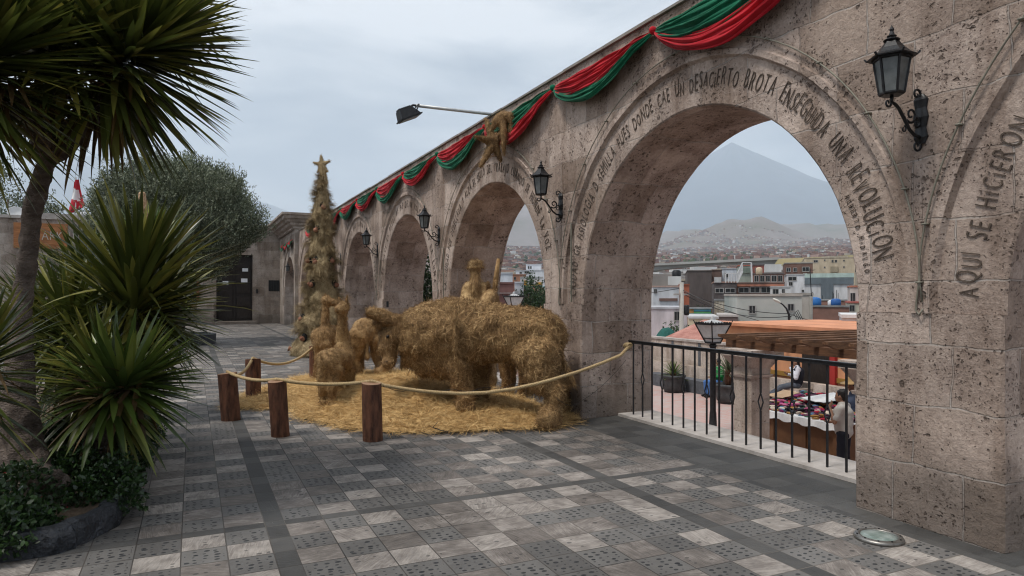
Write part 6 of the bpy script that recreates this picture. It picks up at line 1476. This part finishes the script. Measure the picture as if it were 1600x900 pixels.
bld('white house with an upper window right of the brick building', 1229, 1257, 430, 470, 78, (.66, .67, .69), 8, 0, ((1232, 433, 1244, 438), (1233, 441, 1238, 446), (1253, 453, 1256, 456)), (.4, .4, .4))
b11 = bld('brown mansard roofed house with three dormer windows', 1226, 1270, 412, 429, 95, (.17, .095, .075), 9, 0, ((1229, 419, 1235, 424.5), (1240, 419, 1245, 424.5), (1254, 418, 1264, 424)), (.30, .28, .26))
bld('big beige apartment block with small square windows', 1257, 1336, 404, 432, 125, (.50, .42, .31), 18, 0, ((1272, 407, 1278, 410), (1288, 406, 1290, 408), (1300, 407, 1302.5, 410.5), (1305, 407, 1308, 410.5), (1318, 407, 1320, 409), (1288, 417, 1290, 419), (1318, 417, 1320, 419), (1298, 417, 1310, 426, (.33, .28, .2), 'balcony')), (.42, .36, .28), 'apartment_block', 'building')
b9 = bld('white industrial hall with grey upper band and tall grey door', 1255.5, 1334, 434, 478, 88, (.60, .60, .61), 20, 0, ((1255.6, 434.3, 1333.8, 444.5, (.14, .17, .19), 'upper_band'), (1283, 436, 1302.5, 470, (.13, .155, .175), 'door', 0), (1267, 436, 1270, 444, (.3, .33, .33))), (.42, .52, .48), 'industrial_hall', 'building', roof_t=.55)
bld('long brick yard wall in front of the industrial hall', 1269, 1327, 480, 500, 50, brick, .4, 0, ())
bld('low brick building under the white industrial hall', 1254, 1328, 470, 486, 70, brick, 6, 0, ())
bld('narrow cream house with two small canopies at the right jamb', 1325, 1348, 474, 500, 50, (.55, .52, .42), 5, 0, ((1327.5, 477, 1335, 486),), (.4, .12, .1))
bld('thin white upper storey with dark opening at the right jamb', 1328, 1350, 449, 473, 52, (.5, .45, .42), 5, 0, ((1329, 458, 1336, 472),), (.42, .18, .12))
bld('low wall painted with a bright mural', 1075, 1112, 483, 492, 54, (.45, .22, .08), .5, 0, ((1084, 483.5, 1111, 486.5, (.05, .16, .22), 'mural'), (1084, 487, 1111, 489.5, (.10, .28, .10), 'mural'), (1076, 489.8, 1111, 491.8, (.5, .36, .08), 'mural')), (.3, .3, .3))
bld('teal wall under the bright mural', 1075, 1112, 492.5, 500, 53.5, (.22, .36, .36), .5, 0, ())
bld('cream house low behind the lamp lantern', 1077, 1122, 498, 530, 40, (.55, .47, .33), 5, 0, (), (.5, .5, .5))
bld('dark brick wall right of the lamp lantern', 1122.5, 1153, 495, 520, 41, (.17, .13, .12), 4, 0, (), (.45, .42, .4))
bld('small white shed roof above the pergola at the right', 1316, 1352, 497, 520, 26, (.6, .6, .6), 3, 0, (), (.62, .62, .62))
# through the second arch
bld('red brick house with grey floor line seen left of the second lantern', 776, 803, 444, 500, 46, (.20, .105, .095), 8, 0, ((776, 457, 803, 459, (.25, .2, .19), 'floor_band'),))
bld('white house front above the red brick house', 774, 801, 428, 444, 60, (.62, .65, .70), 8, 0, ())
bld('tall thin white wall right of the red brick house', 804, 818, 443, 500, 52, (.60, .63, .68), 3, 0, ())
bld('stepped white modern house seen through the second arch', 806, 850, 423, 437, 120, (.66, .68, .72), 12, 0, ((812, 425, 815, 427.5), (820, 424, 826, 427)))
bld('upper cube of the stepped white modern house', 822, 846, 414, 423.5, 126, (.66, .68, .72), 8, 0, ((825, 416, 827, 420), (828.5, 416, 830.5, 420)))
bld('terracotta coloured house below the white modern one', 800, 822, 430, 444, 100, (.40, .20, .13), 7, 0, ((803, 433, 806, 437),))
bld('white house with orange trim above the trees of the second arch', 813, 848, 434, 448, 90, (.58, .58, .58), 7, 0, ((819, 438, 823, 446, (.62, .28, .04)), (822, 446, 840, 448, (.6, .3, .05)), (838, 441, 847, 445, (.6, .32, .05))))
bld('salmon house with one dark window over the trees', 817, 850, 449, 470, 70, (.50, .27, .2), 6, 0, ((823, 452, 831, 458),), (.3, .45, .45))
bld('pink house right of the trees in the second arch', 842, 856, 456, 480, 62, (.5, .3, .24), 6, 0, ((844, 464, 848, 468),))
far_tree(832, 449, 54, 1.3, 'dark green tree in the lower right of the second arch', base=-8, ns=2200, sz=.16, group=None, gaps=.1)
far_tree(822, 460, 52, .9, 'smaller dark green tree left in the second arch', base=-8, ns=1500, sz=.16, group=None, gaps=.1)
far_tree(845, 463, 52, .8, 'dark green treetop at the right jamb of the second arch', base=-8, ns=1200, sz=.16, group=None, gaps=.1)
bush(1057, 40, -6, 1.0, 5.3, 'dark green bush right of the green tarpaulin', ns=1500, sz=.12, group=None)
bush(1070, 42, -6, .7, 5.0, 'dark green bush behind the utility pole', ns=1200, sz=.12, group=None)
bush(1090, 62, -9, 1.0, 8.6, 'dark tree in front of the windowless brown block', ns=1400, sz=.15, group=None)
# utility pole, street light, antenna, tarp, wires, tanks
M_conc = plain('pole_concrete', (.36, .34, .31)); p = XY(1065, 36, -6)
up_ = empty('utility_pole', p, 'pale concrete utility pole left of the lamp lantern', 'pole'); MB().tube([(0, 0, 0), (0, 0, W(1065, 441, 36).z+6)], [.17, .11], 10).build('post', M_conc, up_, True)
MB().bar((-.5, 0, 7.6), (.5, 0, 7.6), .09).build('crossarm', M_conc, up_); MB().lathe([(.12, 6.5), (.14, 6.6), (.14, 7.0), (.1, 7.05)], 10, Matrix.Translation((.25, -.1, 0))).build('transformer', M_iron, up_, True)
sp_ = XY(1233, 38, -6); sl = empty('street_light', sp_, 'curved street light with pale head in front of the concrete house', 'street light'); zt = lambda py: W(1233, py, 38).z+6
a = CAMR; MB().tube([(0, 0, 0), (0, 0, zt(492)), tuple(a*-.15+U*zt(482)), tuple(a*-.35+U*zt(476)), tuple(a*-.5+U*zt(473))], [.09, .07, .05, .04, .04], 8).build('post', M_iron, sl, True)
mb = MB(); ellip(mb, a*-.68+U*zt(470), (.26, .12, .08), Matrix.Rotation(-YAW, 3, 'Z') @ Matrix.Rotation(.5, 3, 'Y'), 12); mb.build('lamp_head', plain('lamp_white', (.6, .58, .52)), sl, True)
mb = MB()
for k in range(4): mb.tube([a*.0+U*zt(497), a*(.25+.08*k)+U*zt(490-2*k), a*(.45+.1*k)+U*zt(499)], .025, 5)
mb.build('cable_loops', M_iron, sl)
an = XY(1267, 43, -6); MB().tube([an, Vector((an.x, an.y, W(1267, 463, 43).z))], .10, 8).build('roof_post', M_conc); tag(bpy.data.objects['roof_post'], 'white post at the right corner of the concrete house', 'post')
b_ = XY(1268, 43.5, W(0, 466, 43.5).z); mb = MB(); mb.tube([b_, b_+Vector((-.15, 0, 1.9))], .03, 5); 
for k in range(4): q = b_+Vector((-.15, 0, 1.85-.1*k)); mb.bar(q-CAMR*(.35-.06*k), q+CAMR*(.35-.06*k), .025)
tag(mb.build('antenna', M_iron), 'thin roof antenna above the white post', 'antenna')
mb = MB()
for (A, B, s) in ((W(1065, 452, 36), W(1340, 520, 30), .6), (W(1065, 458, 36), W(1233, 494, 38), .5), (W(1065, 455, 36), W(1233, 490, 38), .3), (W(1233, 490, 38), W(1345, 500, 34), .3), (W(1065, 450, 36), W(780, 445, 60), .8)):
    mb.tube(cat(A, B, s, 16), .018, 4)
tag(mb.build('overhead_wires', M_iron), 'thin overhead wires running from the utility pole past the concrete house', 'wires')
tq = W(1042, 534, 30); mb = MB(); vs = []; n = 14
for i in range(n+1):
    for j in range(n+1):
        u, v = i/n*2-1, j/n*2-1; h = .62*(1-abs(u)**2.5)*(1-abs(v)**3)+.05*mnoise.noise(Vector((u*3, v*3, 0))); vs.append(tq+CAMR*u*.5+CAMF*v*.7+U*h)
mb.add(vs, [(i*(n+1)+j, (i+1)*(n+1)+j, (i+1)*(n+1)+j+1, i*(n+1)+j+1) for i in range(n) for j in range(n)]); xx = mb.build('green_tarp', face_mat('tarp', (.02, .10, .085)), None, False); tag(xx, 'dark green tarpaulin over a load beyond the parapet', 'tarpaulin')
md = xx.modifiers.new('t', 'SOLIDIFY'); md.thickness = .03
MB().box(tq-Vector((.5, .6, 1.5)), tq+Vector((.5, .6, .02))).build('load', M_conc); tag(bpy.data.objects['load'], 'pale load under the green tarpaulin', 'load')
def tank(px, py, z, r, h, col, label):
    p = W(px, py, z); mt = plain('tank', col, .5); MATS.pop('tank'); t = MB().lathe([(r*.9, 0), (r, h*.06), (r, h*.8), (r*.7, h*.95), (r*.3, h), (.01, h)], 16, Matrix.Translation(p)).build('water_tank', mt, None, True); tag(t, label, 'water tank', 'water tanks on the roofs')
tank(1186, 429, 70, .32, .75, (.5, .40, .28), 'cream water tank on the roof beside the white stairs'); tank(1273, 480, 51, .45, .75, (.02, .12, .35), 'blue water tank left on the brick yard wall'); tank(1306, 479, 51, .35, .6, (.02, .09, .28), 'blue tank right of the white one on the yard wall'); tank(1300, 479, 51.5, .3, .5, (.6, .6, .62), 'small white tank on the yard wall')
tank(1057, 436, 110, .7, 1.5, (.012, .012, .014), 'black tank among the small white roofs far left')
# white outside stairs
mb = MB(); A, B = W(1152, 441, 70), W(1160, 424, 70); mb.bar(A, B, .15); mb.bar(A+U*.9, B+U*.9, .08); mb.bar(B+U*.9, B+CAMR*.9+U*.9, .08); mb.bar(B+CAMR*.9+U*.9, W(1175, 441, 70), .12)
for k in range(6): q = A.lerp(B, k/5); mb.bar(q, q+U*.9, .07)
for k in range(5): q = W(1134+k*4.4, 441.5, 69); mb.bar(q, q+U*.9, .07)
mb.bar(W(1134, 441.5, 69)+U*.9, W(1152, 441.5, 69)+U*.9, .07); tag(mb.build('outside_stairs', plain('white_rail', (.62, .62, .62))), 'white outside stairs and railings on the brick building', 'stairs')

# ---- middle distance houses (each one its own thing)
hm = [brick, face_mat('house_white', (.58, .58, .57)), face_mat('house_cream', (.46, .40, .31)), face_mat('house_grey', (.27, .25, .24)), face_mat('house_pink', (.42, .27, .22)), face_mat('house_blue', (.22, .30, .38)), face_mat('house_rust', (.27, .12, .09))]
names_ = ['bare brick', 'white', 'cream', 'grey concrete', 'pink', 'blue', 'rust red']
def house_mesh(v):
    mb = MB(); r = random.Random(v); mb.cur = 0; mb.box((-.5, -.5, -.6), (.5, .5, .5)); mb.cur = 1; mb.box((-.53, -.53, .501), (.53, .53, .55))
    if r.random() < .6: mb.cur = 0; mb.box((-.4, -.2, .551), (.05+.2*r.random(), .4, .70))
    mb.cur = 2
    for k in range(3):
        for j in range(2):
            if r.random() < .75: mb.box((-.38+.3*k, -.515, -.22+.36*j), (-.24+.3*k, -.501, -.06+.36*j))
    me = bpy.data.meshes.new('house'); me.from_pydata([tuple(q) for q in mb.v], [], mb.f); me.polygons.foreach_set('material_index', mb.mi); me.update(); return me
HM = {}
for ci in range(len(hm)):
    for v in range(3):
        me = house_mesh(v+ci*3); me.materials.append(hm[ci]); me.materials.append(hm[3] if ci != 3 else hm[2]); me.materials.append(M_window); HM[(ci, v)] = me
pick = [0, 0, 0, 0, 0, 6, 6, 6, 3, 3, 3, 2, 1, 4]
hm[6] = face_mat('house_dark_rust', (.20, .10, .08)); hm[3] = face_mat('house_dim_grey', (.20, .18, .175))
def put_house(x, y, w, d, h, ci, far):
    g = ground_h(x, y); o = bpy.data.objects.new('city_house', HM[(ci, random.randrange(3))]); COL.objects.link(o); o.location = (x, y, g+h*.45); o.scale = (w, d, h)
    o.rotation_euler = (0, 0, -YAW+random.uniform(-.5, .5)); tag(o, ('small %s house on the hillside across the river' if far else 'low %s house on the near bank behind the first roofs') % names_[ci], 'house', 'houses on the far hillside' if far else 'houses on the near bank')
rh = random.Random(5); cnt_ = 0
for px, z, top in [(1028, 170, 424), (1035, 140, 430), (1045, 190, 421), (1052, 150, 428), (1060, 210, 424), (1068, 160, 431), (1078, 230, 421), (1088, 260, 419), (1098, 200, 420), (1108, 290, 419), (1120, 240, 419), (1134, 250, 417), (1146, 180, 419), (1165, 260, 413), (1200, 220, 414), (1215, 200, 413), (1228, 230, 409), (1243, 250, 409), (1040, 115, 437), (1026, 100, 441), (1049, 105, 440), (1064, 120, 438), (1072, 260, 418), (1115, 150, 424), (1142, 130, 424), (1240, 170, 408), (1310, 240, 400), (1325, 260, 399), (786, 170, 421), (796, 200, 425), (803, 150, 426), (813, 260, 423), (835, 240, 421), (846, 200, 422), (792, 250, 420), (1212, 120, 420), (1222, 140, 416)]:
    p = W(px, top+(8 if top > 416 or px > 1300 else 15), z); g = ground_h(p.x, p.y); h = max(3.0, (p.z-g)/.98); ci = rh.choice([0, 1, 1, 2, 1, 3, 4]); put_house(p.x, p.y, rh.uniform(9, 15)*z/200, rh.uniform(7, 11), h, ci, False); cnt_ += 1
# hillside: the nearest as separate houses, the rest as one mass
H = []
for k in range(38000):
    d = 590+(5600-590)*rh.random()**.8; px = rh.choice([rh.uniform(770, 860), rh.uniform(1005, 1375), rh.uniform(1005, 1375), rh.uniform(1005, 1375)]); dx = (px-800)/F; c = XY(px, d/math.sqrt(1+dx*dx))
    dens = mnoise.noise(Vector((c.x/260, c.y/260, 4.2)))
    if dens < -.28 or (1215 < px < 1330 and 600 < d < 1150): continue
    H.append((d, c.x, c.y))
H.sort(); sel = []; grid = {}
for d, x, y in H:
    cell = 15 if d < 1500 else 22; key = (round(x/cell), round(y/cell), cell)
    if key in grid: continue
    grid[key] = 1; sel.append((d, x, y))
ni = 255
for d, x, y in sel[:ni]: put_house(x, y, rh.uniform(7, 12), rh.uniform(7, 11), rh.uniform(3, 8), rh.choice(pick), True)
mb = MB(); mm = hm
for d, x, y in sel[ni:12000]:
    mb.cur = rh.choice(pick); g = ground_h(x, y); s = 1+.25*(d > 1800); Mx = Matrix.Translation((x, y, g)) @ Matrix.Rotation(rh.uniform(-.8, .8)-YAW, 4, 'Z'); w, dd, h = rh.uniform(6, 12)*s, rh.uniform(6, 12)*s, rh.uniform(3, 7.5)
    mb.box((-w/2, -dd/2, -6), (w/2, dd/2, h), Mx)
o = mb.build('distant_town', mm); tag(o, 'mass of tiny brick and white houses covering the far slopes below the volcano', 'town', kind='stuff')
# dark trees along the river and on the slopes
mb = MB()
for k in range(900):
    d = rh.uniform(300, 2600); px = rh.uniform(1000, 1370) if rh.random() < .8 else rh.uniform(770, 860); c = XY(px, d)
    if d > 560 and mnoise.noise(Vector((c.x/200, c.y/200, 9.2))) < .12: continue
    g = ground_h(c.x, c.y); s = rh.uniform(2.2, 5)
    M4 = Matrix.Translation((c.x, c.y, g+s*.8)) @ Matrix.Diagonal((s, s, s*rh.uniform(.8, 1.5), 1)); prof = [(.05, -.9), (.6, -.7), (.95, -.1), (.85, .4), (.4, .85), (.03, 1)]; k0 = len(mb.v); mb.lathe(prof, 7, M4)
    for q in range(k0, len(mb.v)): mb.v[q] = tuple(Vector(mb.v[q])+mnoise.noise_vector(Vector(mb.v[q])*.7)*s*.35)
tag(mb.build('distant_trees', leaf_mat('far_foliage', (.02, .035, .015), (.035, .055, .022), (.06, .08, .03), .9)), 'scattered dark trees along the river and among the far houses', 'trees', kind='stuff')
# ---- the viaduct
br = empty('concrete_viaduct', XY(1120, 470, 0), 'long pale concrete viaduct crossing the valley', 'bridge'); M_br = face_mat('bridge_concrete', (.33, .33, .32), .1, .05)
A, B = XY(1226, 400), XY(640, 820); Zd = 22.3; Lb = (B-A).length; dr = (B-A).normalized(); sd = Vector((-dr.y, dr.x, 0)); span = 105; n = 220; vs = []
for k in range(n+1):
    s = Lb*k/n; u = (s % span)/span; dep = 1.6+2.6*abs(2*u-1)**1.7; c = A+dr*s
    for o_, z in ((-5.5, Zd), (-5.5, Zd-.5), (-3, Zd-.9), (-2.6, Zd-dep), (2.6, Zd-dep), (3, Zd-.9), (5.5, Zd-.5), (5.5, Zd)): q = c+sd*o_; vs.append((q.x, q.y, z))
mb = MB(); mb.add(vs, [(k*8+j, k*8+(j+1) % 8, (k+1)*8+(j+1) % 8, (k+1)*8+j) for k in range(n) for j in range(8)]); xp(mb.build('deck', M_br), br)
mb = MB()
for o_ in (-5.6, 5.4): a_, b_ = A+sd*o_, B+sd*o_; mb.bar(Vector((a_.x, a_.y, Zd+.5)), Vector((b_.x, b_.y, Zd+.5)), .2, 1.0)
xp(mb.build('parapet', M_br), br)
for k in range(int(Lb/span)+1):
    c = A+dr*span*k; mb = MB(); mb.box((-1.5, -3, ground_h(c.x, c.y)-3), (1.5, 3, Zd-4.3), Matrix.Translation((c.x, c.y, 0)) @ Matrix.Rotation(math.atan2(dr.y, dr.x), 4, 'Z')); xp(mb.build('pier', M_br), br)
# road embankment at its right end
mb = MB(); vs = []; 
for k in range(21):
    s = k*9; c = A-dr*s
    for o_, z in ((-26, 4), (-6, Zd-.02), (6, Zd-.02), (24, 4)): q = c+sd*o_; vs.append((q.x, q.y, z+(.0 if abs(o_) < 7 else mnoise.noise(Vector((q.x*.03, q.y*.03, 0)))*6)))
mb.add(vs, [(k*4+j, k*4+j+1, (k+1)*4+j+1, (k+1)*4+j) for k in range(20) for j in range(3)]); tag(mb.build('road_embankment', coarse('embankment', (.16, .15, .06), (.30, .24, .14), .03, 1, 0, detail=6)), kind='structure')

# ================================================================== HAZE
hb = MB().box((-27000, -27000, -70), (27000, 27000, 4300)).build('haze'); tag(hb, 'pale dusty haze over the valley and the volcano', 'haze', kind='stuff')
m = bpy.data.materials.new('haze_air'); m.use_nodes = True; Nn_ = m.node_tree.nodes; Nn_.clear(); out = Nn_.new('ShaderNodeOutputMaterial'); pv = Nn_.new('ShaderNodeVolumePrincipled')
pv.inputs['Color'].default_value = (.78, .89, 1.0, 1); pv.inputs['Density'].default_value = 1/11000; pv.inputs['Anisotropy'].default_value = 0.1
m.node_tree.links.new(pv.outputs[0], out.inputs['Volume']); hb.data.materials.append(m)
